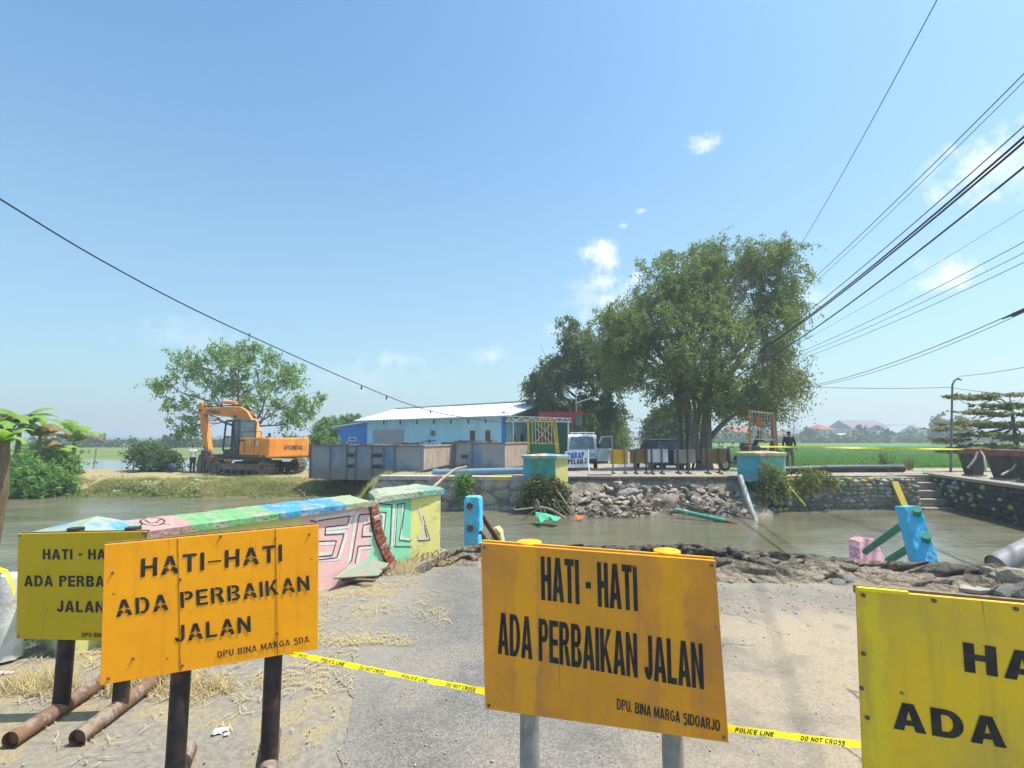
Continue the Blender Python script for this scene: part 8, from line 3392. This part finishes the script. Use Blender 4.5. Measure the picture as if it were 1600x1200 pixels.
def person(label, loc, rz, H, J, shirt, trousers, sleeves='long', hair='short', cap=None, torso_lean=(0, 0), group='people on the far bank'):
    """J: joints in a 1.75 m figure facing -Y; x is the figure's left"""
    r = root('person', label, 'person', loc, rz, group=group)
    k = H / 1.75
    V3 = lambda p: Vector(p)
    D = dict(hipL=(.09, 0, .92), hipR=(-.09, 0, .92), kneeL=(.10, -.02, .50), kneeR=(-.10, -.02, .50), ankL=(.10, .02, .08), ankR=(-.10, .02, .08), shL=(.18, .01, 1.42), shR=(-.18, .01, 1.42), elL=(.24, .03, 1.13), elR=(-.24, .03, 1.13), wrL=(.25, -.05, .88), wrR=(-.25, -.05, .88),
             chest=(0, 0, 1.30), waist=(0, 0, 1.05), pelvis=(0, 0, .93), neck=(0, .0, 1.46), head=(0, -.02, 1.62))
    D.update(J)
    D = {a: V3(b) for a, b in D.items()}

    def torso(mb, e):
        p, w, c, nk = D['pelvis'], D['waist'], D['chest'], D['neck']
        loft(mb, [(p.x, p.y, p.z - .10, .13 + e, .10 + e), (p.x, p.y, p.z, .165 + e, .115 + e), (w.x, w.y, w.z, .140 + e, .10 + e), (c.x, c.y, c.z - .05, .165 + e, .115 + e), (c.x, c.y, c.z + .06, .175 + e, .11 + e), (nk.x, nk.y, nk.z - .02, .10 + e, .08 + e), (nk.x, nk.y, nk.z, .06 + e, .06 + e)])

    def arm(mb, s, e, to=1.0):
        a, b, c = D['sh' + s], D['el' + s], D['wr' + s]
        c = b.lerp(c, to)
        mb.ball(a, .058 + e, 10, 7)
        mb.tube([a, a.lerp(b, .5), b], [.052 + e, .046 + e, .039 + e], 10)
        mb.ball(b, .040 + e, 8, 6)
        mb.tube([b, b.lerp(c, .4), c], [.040 + e, .037 + e, .027 + e * (1 if to < 1 else .8)], 10)

    def leg(mb, s, e, shin=1.0):
        a, b, c = D['hip' + s], D['knee' + s], D['ank' + s]
        mb.ball(a, .088 + e, 10, 7)
        mb.tube([a, a.lerp(b, .45), b], [.088 + e, .076 + e, .054 + e], 12)
        mb.ball(b, .055 + e, 9, 6)
        mb.tube([b, b.lerp(c, .3), b.lerp(c, shin)], [.054 + e, .055 + e, .036 + e * 1.5], 12)
    mb = MB()
    torso(mb, 0)
    for s in 'LR':
        arm(mb, s, 0)
        leg(mb, s, 0)
        w, el = D['wr' + s], D['el' + s]
        d = (w - el).normalized()
        side = d.cross(Vector((0, 1, 0)))
        side = side.normalized() if side.length > .1 else Vector((1, 0, 0))
        palm = w + d * .055
        mb.tube([w - d * .01, w + d * .04, w + d * .095], [.027, .038, .034], 9, flat=.6)
        for f in range(4):
            o_ = side * (.024 - .016 * f)
            ln = (.066, .078, .072, .055)[f]
            b_ = w + d * .085 + o_
            cr_ = Vector((0, -.018, -.006))
            mb.tube([b_, b_ + d * ln * .5 + cr_ * .3, b_ + d * ln * .95 + cr_], [.0095, .0088, .007], 6)
        b_ = w + d * .03 + side * .030
        mb.tube([b_, b_ + side * .022 + d * .025, b_ + side * .026 + d * .055], [.012, .010, .008], 6)
    n_, h_ = D['neck'], D['head']
    mb.tube([n_ - Vector((0, 0, .04)), n_.lerp(h_, .55)], [.058, .052], 10)
    mb.ball(h_, (.074, .092, .115), 14, 10)
    mb.ball(h_ + Vector((0, -.035, -.06)), (.052, .055, .05), 10, 7)
    mb.ball(h_ + Vector((0, -.095, -.012)), (.013, .020, .022), 8, 5)       # nose
    for s in (-1, 1):
        mb.ball(h_ + Vector((s * .075, .01, -.005)), (.012, .022, .032), 8, 5)  # ears
    body = fuse(mb, .0125)
    body.materials.append(SKIN)

    def put(me, name, mat=None):
        if mat:
            me.materials.append(mat)
        o = bpy.data.objects.new(name, me)
        COL.objects.link(o)
        o.parent = r
        o.scale = (k, k, k)
        return o
    put(body, 'body')
    mb = MB()
    torso(mb, .013)
    for s in 'LR':
        arm(mb, s, .012, 1.0 if sleeves == 'long' else .08)
    put(fuse(mb, .014), 'shirt', shirt)
    mb = MB()
    p = D['pelvis']
    loft(mb, [(p.x, p.y, p.z - .12, .15, .12), (p.x, p.y, p.z, .185, .135), (p.x, p.y, p.z + .08, .165, .125)])
    for s in 'LR':
        leg(mb, s, .016, 1.0)
    put(fuse(mb, .014), 'trousers', trousers)
    for s in 'LR':
        a = D['ank' + s]
        mb = MB()
        mb.ball(a + Vector((0, -.07, -.035)), (.045, .125, .045), 10, 6)
        mb.ball(a + Vector((0, .01, -.02)), (.042, .05, .06), 10, 6)
        me = fuse(mb, .012)
        put(me, 'shoe', SHOE)
    # face marks
    for s in (-1, 1):
        mb = MB()
        mb.ball(h_ + Vector((s * .030, -.083, .006)), (.011, .006, .006), 8, 5)
        o = build(mb, 'eye', M('eye_dark', (.02, .015, .012), None, 5, .3), r)
        o.scale = (k, k, k)
    mb = MB()
    mb.ball(h_ + Vector((0, -.086, -.062)), (.022, .006, .006), 8, 5)
    o = build(mb, 'mouth', M('mouth_brown', (.15, .05, .04), None, 5, .5), r)
    o.scale = (k, k, k)
    mb = MB()
    if cap:
        mb.lathe([(.088, .035), (.090, .06), (.078, .10), (.045, .125), (.001, .130)], tuple(h_ + Vector((0, .005, 0))), 16)
        mb.prism([h_ + Vector((.06 * math.cos(a), -.07 - .075 * math.sin(a), .040)) for a in [math.pi * i / 8 for i in range(9)]], (0, 0, .008))
        o = build(mb, 'cap', cap, r)
    else:
        mb.ball(h_ + Vector((0, .018, .028)), (.084, .092, .100), 14, 9)
        o = build(mb, 'hair', HAIRM, r)
    o.scale = (k, k, k)
    return r


white_sh = M('white_shirt_cloth', (.62, .62, .62), (.52, .52, .54), 6, .85)
navy_cl = M('navy_cloth', (.02, .03, .05), (.03, .04, .06), 6, .85)
black_cl = M('black_cloth', (.018, .018, .02), (.03, .03, .032), 6, .85)
grey_cl = M('grey_trouser_cloth', (.13, .13, .14), (.10, .10, .11), 6, .85)
green_cl = M('green_shirt_cloth', (.03, .14, .08), (.03, .11, .06), 6, .85)
p = Pt(300, 739, 29)
person('man in white shirt and black trousers raising his arms beside the excavator', (p.x, 29, p.z), math.radians(62), 1.56,
       dict(elL=(.26, -.18, 1.36), wrL=(.12, -.24, 1.60), elR=(-.24, -.20, 1.34), wrR=(-.08, -.25, 1.58), kneeL=(.10, -.03, .5)), white_sh, black_cl)
p = Pt(317.5, 738.5, 29)
person('man in dark clothes standing close to the excavator bucket', (p.x, 29, p.z), math.radians(70), 1.50,
       dict(elL=(.25, -.10, 1.16), wrL=(.16, -.32, 1.20), elR=(-.25, -.06, 1.15), wrR=(-.16, -.30, 1.18), kneeR=(-.11, -.06, .5), ankR=(-.12, .06, .08)), navy_cl, navy_cl)
p = Pt(1235, 729.5, 24.3)
person('man in black top, grey trousers and cap walking at the field edge', (p.x, 24.3, p.z), math.radians(-14), 1.68,
       dict(kneeL=(.10, -.08, .50), ankL=(.11, -.05, .08), kneeR=(-.10, .01, .50), ankR=(-.10, .12, .09), elL=(.27, .05, 1.14), wrL=(.29, -.03, .88), elR=(-.27, .03, 1.14), wrR=(-.27, -.08, .90), head=(0, -.05, 1.61)), black_cl, grey_cl, cap=black_cl)
p = Pt(1183, 724, 22.4)
person('person in a dark top sitting on the motorcycle behind the far right pier', (p.x, 22.4, p.z + .02), math.radians(75), 1.55,
       dict(pelvis=(0, .05, .80), waist=(0, .03, .93), chest=(0, -.04, 1.16), neck=(0, -.10, 1.32), head=(0, -.17, 1.46), shL=(.18, -.08, 1.28), shR=(-.18, -.08, 1.28), hipL=(.10, .03, .78), hipR=(-.10, .03, .78), kneeL=(.18, -.38, .70), kneeR=(-.18, -.38, .70),
            ankL=(.17, -.36, .28), ankR=(-.17, -.36, .28), elL=(.25, -.26, 1.08), wrL=(.24, -.48, 1.06), elR=(-.25, -.26, 1.08), wrR=(-.24, -.48, 1.06)), black_cl, grey_cl, sleeves='short')
scooter('motorcycle ridden by the seated person, mostly hidden by the far right pier', (p.x + .15, 22.4, p.z), math.radians(75) - math.pi / 2, mp)
p = Pt(1077, 732, 23.2)
person('person in a green shirt squatting by the dark stems behind the grey sign', (p.x, 23.2, -.05), math.radians(5), 1.55,
       dict(pelvis=(0, .12, .52), waist=(0, .10, .66), chest=(0, .02, .90), neck=(0, -.03, 1.06), head=(0, -.08, 1.22), shL=(.18, 0, 1.02), shR=(-.18, 0, 1.02), hipL=(.10, .10, .50), hipR=(-.10, .10, .50), kneeL=(.18, -.26, .60), kneeR=(-.18, -.26, .60),
            ankL=(.15, -.05, .10), ankR=(-.15, -.05, .10), elL=(.24, -.16, .80), wrL=(.12, -.36, .74), elR=(-.24, -.16, .80), wrR=(-.12, -.36, .74)), green_cl, navy_cl, sleeves='short')
# blue bag on the bank
p = Pt(268, 734, 30)
mb = MB()
mb.ball((p.x, 30, p.z + .18), (.24, .18, .20), 12, 8)
mb.ball((p.x + .15, 29.95, p.z + .12), (.16, .14, .13), 12, 8)
o = build(mb, 'bag', M('navy_bag_cloth', (.025, .04, .12), (.05, .06, .14), 9, .8, bump=.5), loc=(p.x, 30, p.z))
tag(o, 'small dark blue bundle on the bank left of the white-shirted man', 'bag')
for i, (px, py, lab) in enumerate([(182, 770, 'white'), (226, 755, 'pink and white'), (235, 759, 'white'), (305, 752, 'pale'), (470, 757, 'yellow'), (488, 753, 'yellowish'), (360, 778, 'white')]):
    Y = 24.0
    q = Pt(px, py, Y)
    y_ = Y
    for _ in range(30):           # walk to where the sight line meets the bank
        gz = float(ground_h(np.array([q.x]), np.array([q.y]))[0])
        if q.z < gz:
            y_ -= .12
        else:
            y_ += .12
        q = Pt(px, py, y_)
    mb = MB()
    for k in range(4):
        c = q + Vector((rs.normal() * .12, rs.normal() * .05, .03 + .05 * rs.rand()))
        mb.prism([c - Vector((.09, 0, 0)), c + Vector((rs.normal() * .03, .02, .06)), c + Vector((.08, 0, .01))], (0, .02, .004))
    mat = M('litter_' + lab.split()[0], dict(white=(.65, .65, .65), pink=(.7, .5, .52), pale=(.55, .56, .5), yellow=(.7, .55, .1), yellowish=(.6, .52, .25))[lab.split()[0]], None, 9, .6)
    o = build(mb, 'plastic_scrap', mat, loc=q.to_tuple())
    tag(o, ['white plastic scrap at the water end of the left bank slope', 'pink and white plastic scraps halfway down the left bank slope', 'white plastic scrap just right of the pink one on the bank slope', 'pale scrap on the slope below the white-shirted man', 'yellow scrap on the slope below the excavator tracks', 'yellowish scrap on the slope nearest the pontoons', 'white scrap at the waterline below the excavator'][i], 'litter', 'plastic litter on the left bank')
# ================================================================ OVERHEAD WIRES
WM_ = M('black_cable', (.018, .02, .03), None, 3, .6, bump=0)
WG_ = M('grey_cable', (.10, .11, .12), None, 3, .6, bump=0)


def wire(label, a, b, rad, sag=0.0, mat=None, extend=.6, name='overhead_wire', back=0.0, n=28):
    """a: (px, py, Y) near end, b: far end; carried on beyond the frame at the near end"""
    A_, B_ = Pt(*a), Pt(*b)
    d = A_ - B_
    A2 = A_ + d * extend
    B2 = B_ - d * back
    pts = []
    for i in range(n + 1):
        t = i / n
        p = B2.lerp(A2, t)
        # sag measured between the two visible ends
        u = (p - B_).dot(d) / d.length_squared
        p.z -= sag * 4 * u * (1 - u)
        pts.append(p)
    r = root(name, label, 'wire', B2.to_tuple(), group='overhead wires')
    mb = MB()
    mb.tube(pts, rad, 6)
    build(mb, 'cable', mat or WM_, r, world=True)
    return r


wire('steepest thin wire, leaving the top edge of the sky right of centre', (1464, 0, 8.5), (1237, 405, 24), .010, .15, WM_)
wire('upper one of the two thin parallel wires at the right edge of the sky', (1600, 115, 9), (1252, 452, 24), .011, .1, WM_)
wire('lower and thinner one of the two parallel wires at the right edge of the sky', (1600, 127, 9), (1256, 456, 24), .008, .1, WG_)
wire('medium wire just above the thick cable bundle at the right', (1600, 197, 9), (1205, 530, 24), .012, .15, WM_)
wire('upper thick cable of the bundle at the right edge of the sky', (1600, 214, 8), (1190, 545, 24), .020, .2, WM_)
wire('lower thick cable of the bundle at the right edge of the sky', (1600, 222, 8), (1188, 548, 24), .020, .2, WM_)
wire('dark cable below the thick bundle at the right, running into the big tree', (1600, 261, 8), (1165, 580, 24), .018, .25, WM_)
wire('very faint thin wire between the dark cable and the three parallel wires', (1600, 328, 14), (1240, 540, 26), .006, .1, WG_)
wire('top one of the three parallel thin wires at right', (1600, 378, 13), (1255, 548, 25), .010, .12, WG_)
wire('middle one of the three parallel thin wires at right', (1600, 395, 13), (1255, 553, 25), .009, .12, WG_)
wire('lowest one of the three parallel thin wires at right', (1600, 410, 13), (1258, 558, 25), .009, .12, WG_)
wire('long wire ending in a thick clamp at the right edge of the photo', (1600, 482, 12), (1255, 605, 24), .010, .25, WM_)
wire('thin wire close under the one with the clamp', (1600, 488, 12), (1255, 606, 24), .008, .30, WG_)
mb = MB()
a, b = Pt(1566, 499, 12.9), Pt(1640, 468, 11.2)
r = root('cable_clamp', 'dark tapered clamp on the wire at the right edge of the photo', 'cable clamp', a.to_tuple())
mb.tube([a, a.lerp(b, .2), a.lerp(b, .25), b], [.010, .022, .05, .055], 8)
build(mb, 'sleeve', M('clamp_dark_grey', (.09, .085, .12), None, 4, .6), r, world=True)
wire('nearly level thin wire from the big tree to the thin street lamp', (1486, 605, 21.5), (1230, 602, 25), .012, .10, WG_, extend=0, n=16)
wire('thin wire from the thin street lamp down to the right edge', (1640, 622, 19), (1489, 606, 21.5), .011, .05, WG_, extend=.2, n=10)
wire('thin wire from the head of the street lamp up to the right edge', (1600, 574, 17), (1499, 588, 21.5), .010, .03, WG_, extend=.3, n=10)
# the long sagging cable coming in from the left
pts = [(-120, 238, 8.5), (0, 311, 10.5), (150, 402, 13.0), (300, 482, 16), (440, 547, 20), (560, 600, 24), (640, 632, 27), (700, 648, 29.5), (800, 662, 31), (870, 668, 31.8)]
r = root('overhead_wire', 'long thick sagging cable crossing the left half of the sky down to the shop', 'wire', Pt(870, 668, 31.8).to_tuple(), group='overhead wires')
mb = MB()
P = [Pt(*q) for q in pts]
S = []
for i in range(len(P) - 1):
    p0, p1, p2, p3 = P[max(i - 1, 0)], P[i], P[i + 1], P[min(i + 2, len(P) - 1)]
    for k in range(6):
        t_ = k / 6
        S.append(.5 * ((2 * p1) + (p2 - p0) * t_ + (2 * p0 - 5 * p1 + 4 * p2 - p3) * t_ ** 2 + (3 * p1 - p0 - 3 * p2 + p3) * t_ ** 3))
S.append(P[-1])
mb.tube(S, .019, 6)
build(mb, 'cable', WM_, r, world=True)
for px, py, Y in ((565, 603, 24.1), (604, 619, 25.6), (673, 641, 28.4)):
    a = Pt(px, py, Y)
    mb = MB()
    mb.tube([a, a - Vector((0, 0, .16))], [.03, .045], 6)
    build(mb, 'hanger', WM_, r, world=True)

# ================================================================ FAR HOUSES
WALLF = [M('far_wall_white', (.62, .62, .60), (.55, .55, .53), .4, .85), M('far_wall_blue', (.32, .48, .55), (.28, .43, .50), .4, .85), M('far_wall_mint', (.35, .55, .50), None, .4, .85), M('far_wall_cream', (.52, .48, .38), None, .4, .85), M('far_wall_grey', (.34, .35, .36), None, .4, .85)]
ROOFF = [M('far_red_tiles', (.42, .11, .07), (.34, .09, .06), 1, .8), M('far_grey_roof', (.13, .14, .17), (.17, .18, .21), .3, .7), M('far_purple_grey_roof', (.20, .18, .21), None, .3, .7), M('far_pale_roof', (.48, .48, .48), None, .3, .6), M('far_brown_tiles', (.26, .15, .11), None, 1, .8)]
WINF = M('far_window', (.05, .06, .07), None, 1, .3)


def house(label, x0, x1, yeave, ytop, ybase, Y, wall, roof, kind='gable', depth=9, wins=3, group='houses beyond the fields', ov=.5, storeys=1, open_=False):
    a, b = Pt(x0, ybase, Y), Pt(x1, ybase, Y)
    ze, zt_ = Pt(x0, yeave, Y).z, Pt(x0, ytop, Y).z
    zb_ = -.9
    cx = (a.x + b.x) / 2
    w = b.x - a.x
    r = root('house' if w < 16 else 'building', label, 'house' if w < 16 else 'building', (cx, Y, zb_), group=group)
    mb = MB()
    mb.box((0, depth / 2, (ze - zb_) / 2), (w, depth, ze - zb_))
    build(mb, 'wall', wall, r)
    H, T = ze - zb_, zt_ - zb_
    x, y0, y1 = w / 2 + ov, -ov, depth + ov
    mb = MB()
    if kind == 'hip':
        rl = max(.1, w / 2 - depth / 2)
        vs = [(-x, y0, H), (x, y0, H), (x, y1, H), (-x, y1, H), (-rl, depth / 2, T), (rl, depth / 2, T)]
        mb.add(vs, [(0, 1, 5, 4), (1, 2, 5), (2, 3, 4, 5), (3, 0, 4), (3, 2, 1, 0)])
    elif kind == 'front':            # gable faces us
        vs = [(-x, y0, H), (x, y0, H), (x, y1, H), (-x, y1, H), (0, y0, T), (0, y1, T)]
        mb.add(vs, [(0, 4, 5, 3), (1, 2, 5, 4), (0, 1, 4), (2, 3, 5), (3, 2, 1, 0)])
    elif kind == 'flat':
        mb.box((0, depth / 2, (H + T) / 2 + .01), (w + 2 * ov, depth + 2 * ov, max(.3, T - H)))
    else:
        vs = [(-x, y0, H), (x, y0, H), (x, y1, H), (-x, y1, H), (-x, depth / 2, T), (x, depth / 2, T)]
        mb.add(vs, [(0, 1, 5, 4), (2, 3, 4, 5), (1, 2, 5), (3, 0, 4), (3, 2, 1, 0)])
    build(mb, 'roof', roof, r)
    for s in range(storeys):
        for i in range(wins):
            mb = MB()
            mb.box((-w / 2 + w * (i + .5) / wins, -.04, H * (s + .62) / storeys), (min(1.6, w / wins * .45), .1, min(1.4, H / storeys * .4)))
            build(mb, 'window', WINF, r)
    return r


house('far mint-walled house with a red roof right of the big tree', 1146, 1171, 675, 667, 690, 175, WALLF[2], ROOFF[0], 'gable')
house('long low house with a faded red roof behind the orange grid frame', 1172, 1232, 680, 673, 692, 165, WALLF[3], ROOFF[4], 'gable', wins=5)
house('long dark-roofed building left of the little red-roofed tower', 1236, 1281, 678, 670, 692, 190, WALLF[4], ROOFF[1], 'gable', wins=6)
house('narrow house with a pointed bright red hip roof in mid row', 1284, 1303, 671, 662.5, 690, 170, WALLF[2], ROOFF[0], 'hip', wins=2, storeys=2, ov=.9)
house('largest far building with a long purple-grey roof over a pale blue wall', 1334, 1391, 669, 656, 688, 200, WALLF[1], ROOFF[2], 'gable', wins=4, depth=16)
house('dark-roofed shed joined to the right of the largest far building', 1391, 1444, 671.5, 663, 687, 190, WALLF[0], ROOFF[1], 'gable', wins=3, depth=12)
house('pale gabled shed in front of the dark-roofed far shed', 1404, 1443, 676, 664.5, 688, 180, WALLF[1], ROOFF[3], 'front', wins=0, depth=10, ov=.1)
house('small white block at the right end of the far row', 1446, 1475, 671, 670, 688, 185, WALLF[0], ROOFF[3], 'flat', wins=3, storeys=2, ov=.1)
house('low white shed in front of the largest far building', 1318, 1342, 680, 677, 690, 160, WALLF[0], ROOFF[3], 'gable', wins=2)
gl = 'houses beyond the pond'
house('far white house with a red hip roof beyond the pond', 212, 233, 697, 690.5, 703, 150, WALLF[0], ROOFF[0], 'hip', group=gl, wins=2)
house('tiny white house left of the red-roofed one beyond the pond', 192, 203, 699, 696, 703, 170, WALLF[0], ROOFF[3], 'gable', group=gl, wins=1)
house('small pale house at the far left horizon between banana leaves', 70, 92, 699, 695, 704, 160, WALLF[0], ROOFF[4], 'gable', group=gl, wins=2)
house('small white block on the horizon right of the red-roofed house', 262, 273, 699, 697, 703, 190, WALLF[0], ROOFF[3], 'flat', group=gl, wins=1, ov=.1)
# thin masts
for px, top, Y, lab in ((1240, 652, 160, 'thin radio mast above the dark-roofed far building'), (1179, 618, 140, 'lattice mast showing behind the big tree at its right')):
    r = root('mast', lab, 'mast', Pt(px, 690, Y).to_tuple())
    a, b = Pt(px, 692, Y), Pt(px, top, Y)
    mb = MB()
    mb.tube([a, b], [.25, .08], 5)
    build(mb, 'shaft', lampm, r, world=True)
for i, (px, y0, y1, lab) in enumerate([(472 * .5 + 0, 690, 706, 'white post on the strip beyond the pond'), (194 + 0, 692, 706, 'pale leaning post at the left end of the pond strip')]):
    r = root('field_post', lab, 'post', Pt(px, y1, 60).to_tuple(), group='posts beyond the pond')
    mb = MB()
    mb.tube([Pt(px - 2, y1 + 2, 60), Pt(px, y0, 60)], .08, 6)
    build(mb, 'shaft', lampm, r, world=True)
r = root('field_post', 'leaning bamboo post in the pond left of the grey-green bush', 'post', Pt(147, 735, 36).to_tuple(), group='posts beyond the pond')
mb = MB()
mb.tube([Pt(146, 735, 36), Pt(151, 700, 36)], .05, 6)
build(mb, 'shaft', rod, r, world=True)

# ---- far woods: one mass on each side, plus clumps that stand out
def wood(label, x0, x1, ytop, Y, seed, m, n, step=9, thick=2.6):
    rs = np.random.RandomState(seed)
    bl = []
    px = x0
    while px < x1:
        yt = ytop + rs.uniform(-1.5, 3.0)
        h = (697 - yt) * Y / 800
        c = Pt(px, (yt + 697) / 2, Y + rs.uniform(-6, 6))
        bl.append((c.to_tuple(), (step * Y / 800 * .9, 4, h / 2)))
        px += step * rs.uniform(.7, 1.2)
    X, P = crown_points(rs, bl, n, 14, 1.6, .6, .3)
    V, F = leafcloud(rs, X, 1.15, .75, .1, .2)
    o = npmesh('far_wood', V, F, m, None, loc=(bl[0][0][0], Y, -.9))
    return tag(o, label, 'wood', None, 'stuff')


wood('hazy line of trees along the horizon behind the right-hand houses', 1120, 1640, 677, 230, 1, lf_far, 3000)
wood('hedge of bushes at the far edge of the rice field', 1120, 1600, 683, 150, 2, leaf_material('far_hedge', (.09, .15, .05), (.13, .19, .06), (.08, .13, .05), .2), 2600, 8)
wood('dark hazy line of trees on the left horizon', -40, 560, 692, 210, 3, lf_far, 3000)
wood('line of bushes beyond the pond strip', 60, 530, 696, 110, 4, lf_far, 1500, 8)
for i, (px, yt, Y, w, lab) in enumerate([(1345, 664, 150, 26, 'rounded tree in front of the left part of the largest far building'), (1468, 645, 120, 22, 'pale tall far tree just left of the street lamp'), (1500, 650, 115, 24, 'pale tall far tree just behind the street lamp'), (1262, 668, 150, 20, 'dark far tree right of the radio mast'),
                                         (1425, 672, 150, 16, 'small tree in front of the pale gabled shed'), (200 + 0, 690, 110, 12, 'small tree beyond the pond left of the red-roofed house'), (270, 682, 100, 20, 'rounded far tree behind the bank crest bush'), (132, 690, 110, 14, 'far tree at the left end of the pond'), (1385, 668, 150, 14, 'tree hiding the right corner of the largest far building')]):
    h = (695 - yt) * Y / 800
    c = Pt(px, (yt + 695) / 2, Y)
    rx = w * Y / 800 / 2
    bl = [(c.to_tuple(), (rx, rx, h / 2)), ((c.x + rx * .5, Y, c.z - h * .1), (rx * .6, rx * .6, h * .35)), ((c.x - rx * .55, Y, c.z - h * .12), (rx * .6, rx * .6, h * .32))]
    tree('far_tree', lab, (c.x, Y, -.9), (c.x, Y, c.z - h * .2), bl, bark_grey, lf_far if i not in (1, 2) else leaf_material('pale_far_leaves', (.13, .19, .07), (.18, .23, .08), None, .25), 110, 14, 1.1, .8, .5, .25, 90 + i, group='far trees by the houses', sub=0)

# ================================================================ HAZE
mh = bpy.data.materials.new('haze_air')
mh.use_nodes = True
th = mh.node_tree
for n in list(th.nodes):
    th.nodes.remove(n)
oh = th.nodes.new('ShaderNodeOutputMaterial')
pv = th.nodes.new('ShaderNodeVolumePrincipled')
pv.inputs['Color'].default_value = (.86, .93, 1.0, 1)
pv.inputs['Density'].default_value = .0021
pv.inputs['Anisotropy'].default_value = .2
th.links.new(pv.outputs[0], oh.inputs['Volume'])
mb = MB()
mb.hexa([(-700, -30, -4.0), (700, -30, -4.0), (700, 1300, -4.0), (-700, 1300, -4.0)], [(-700, -30, 15.5), (700, -30, 15.5), (700, 1300, 15.5), (-700, 1300, 15.5)])
hz = build(mb, 'haze', mh)
tag(hz, kind='stuff')
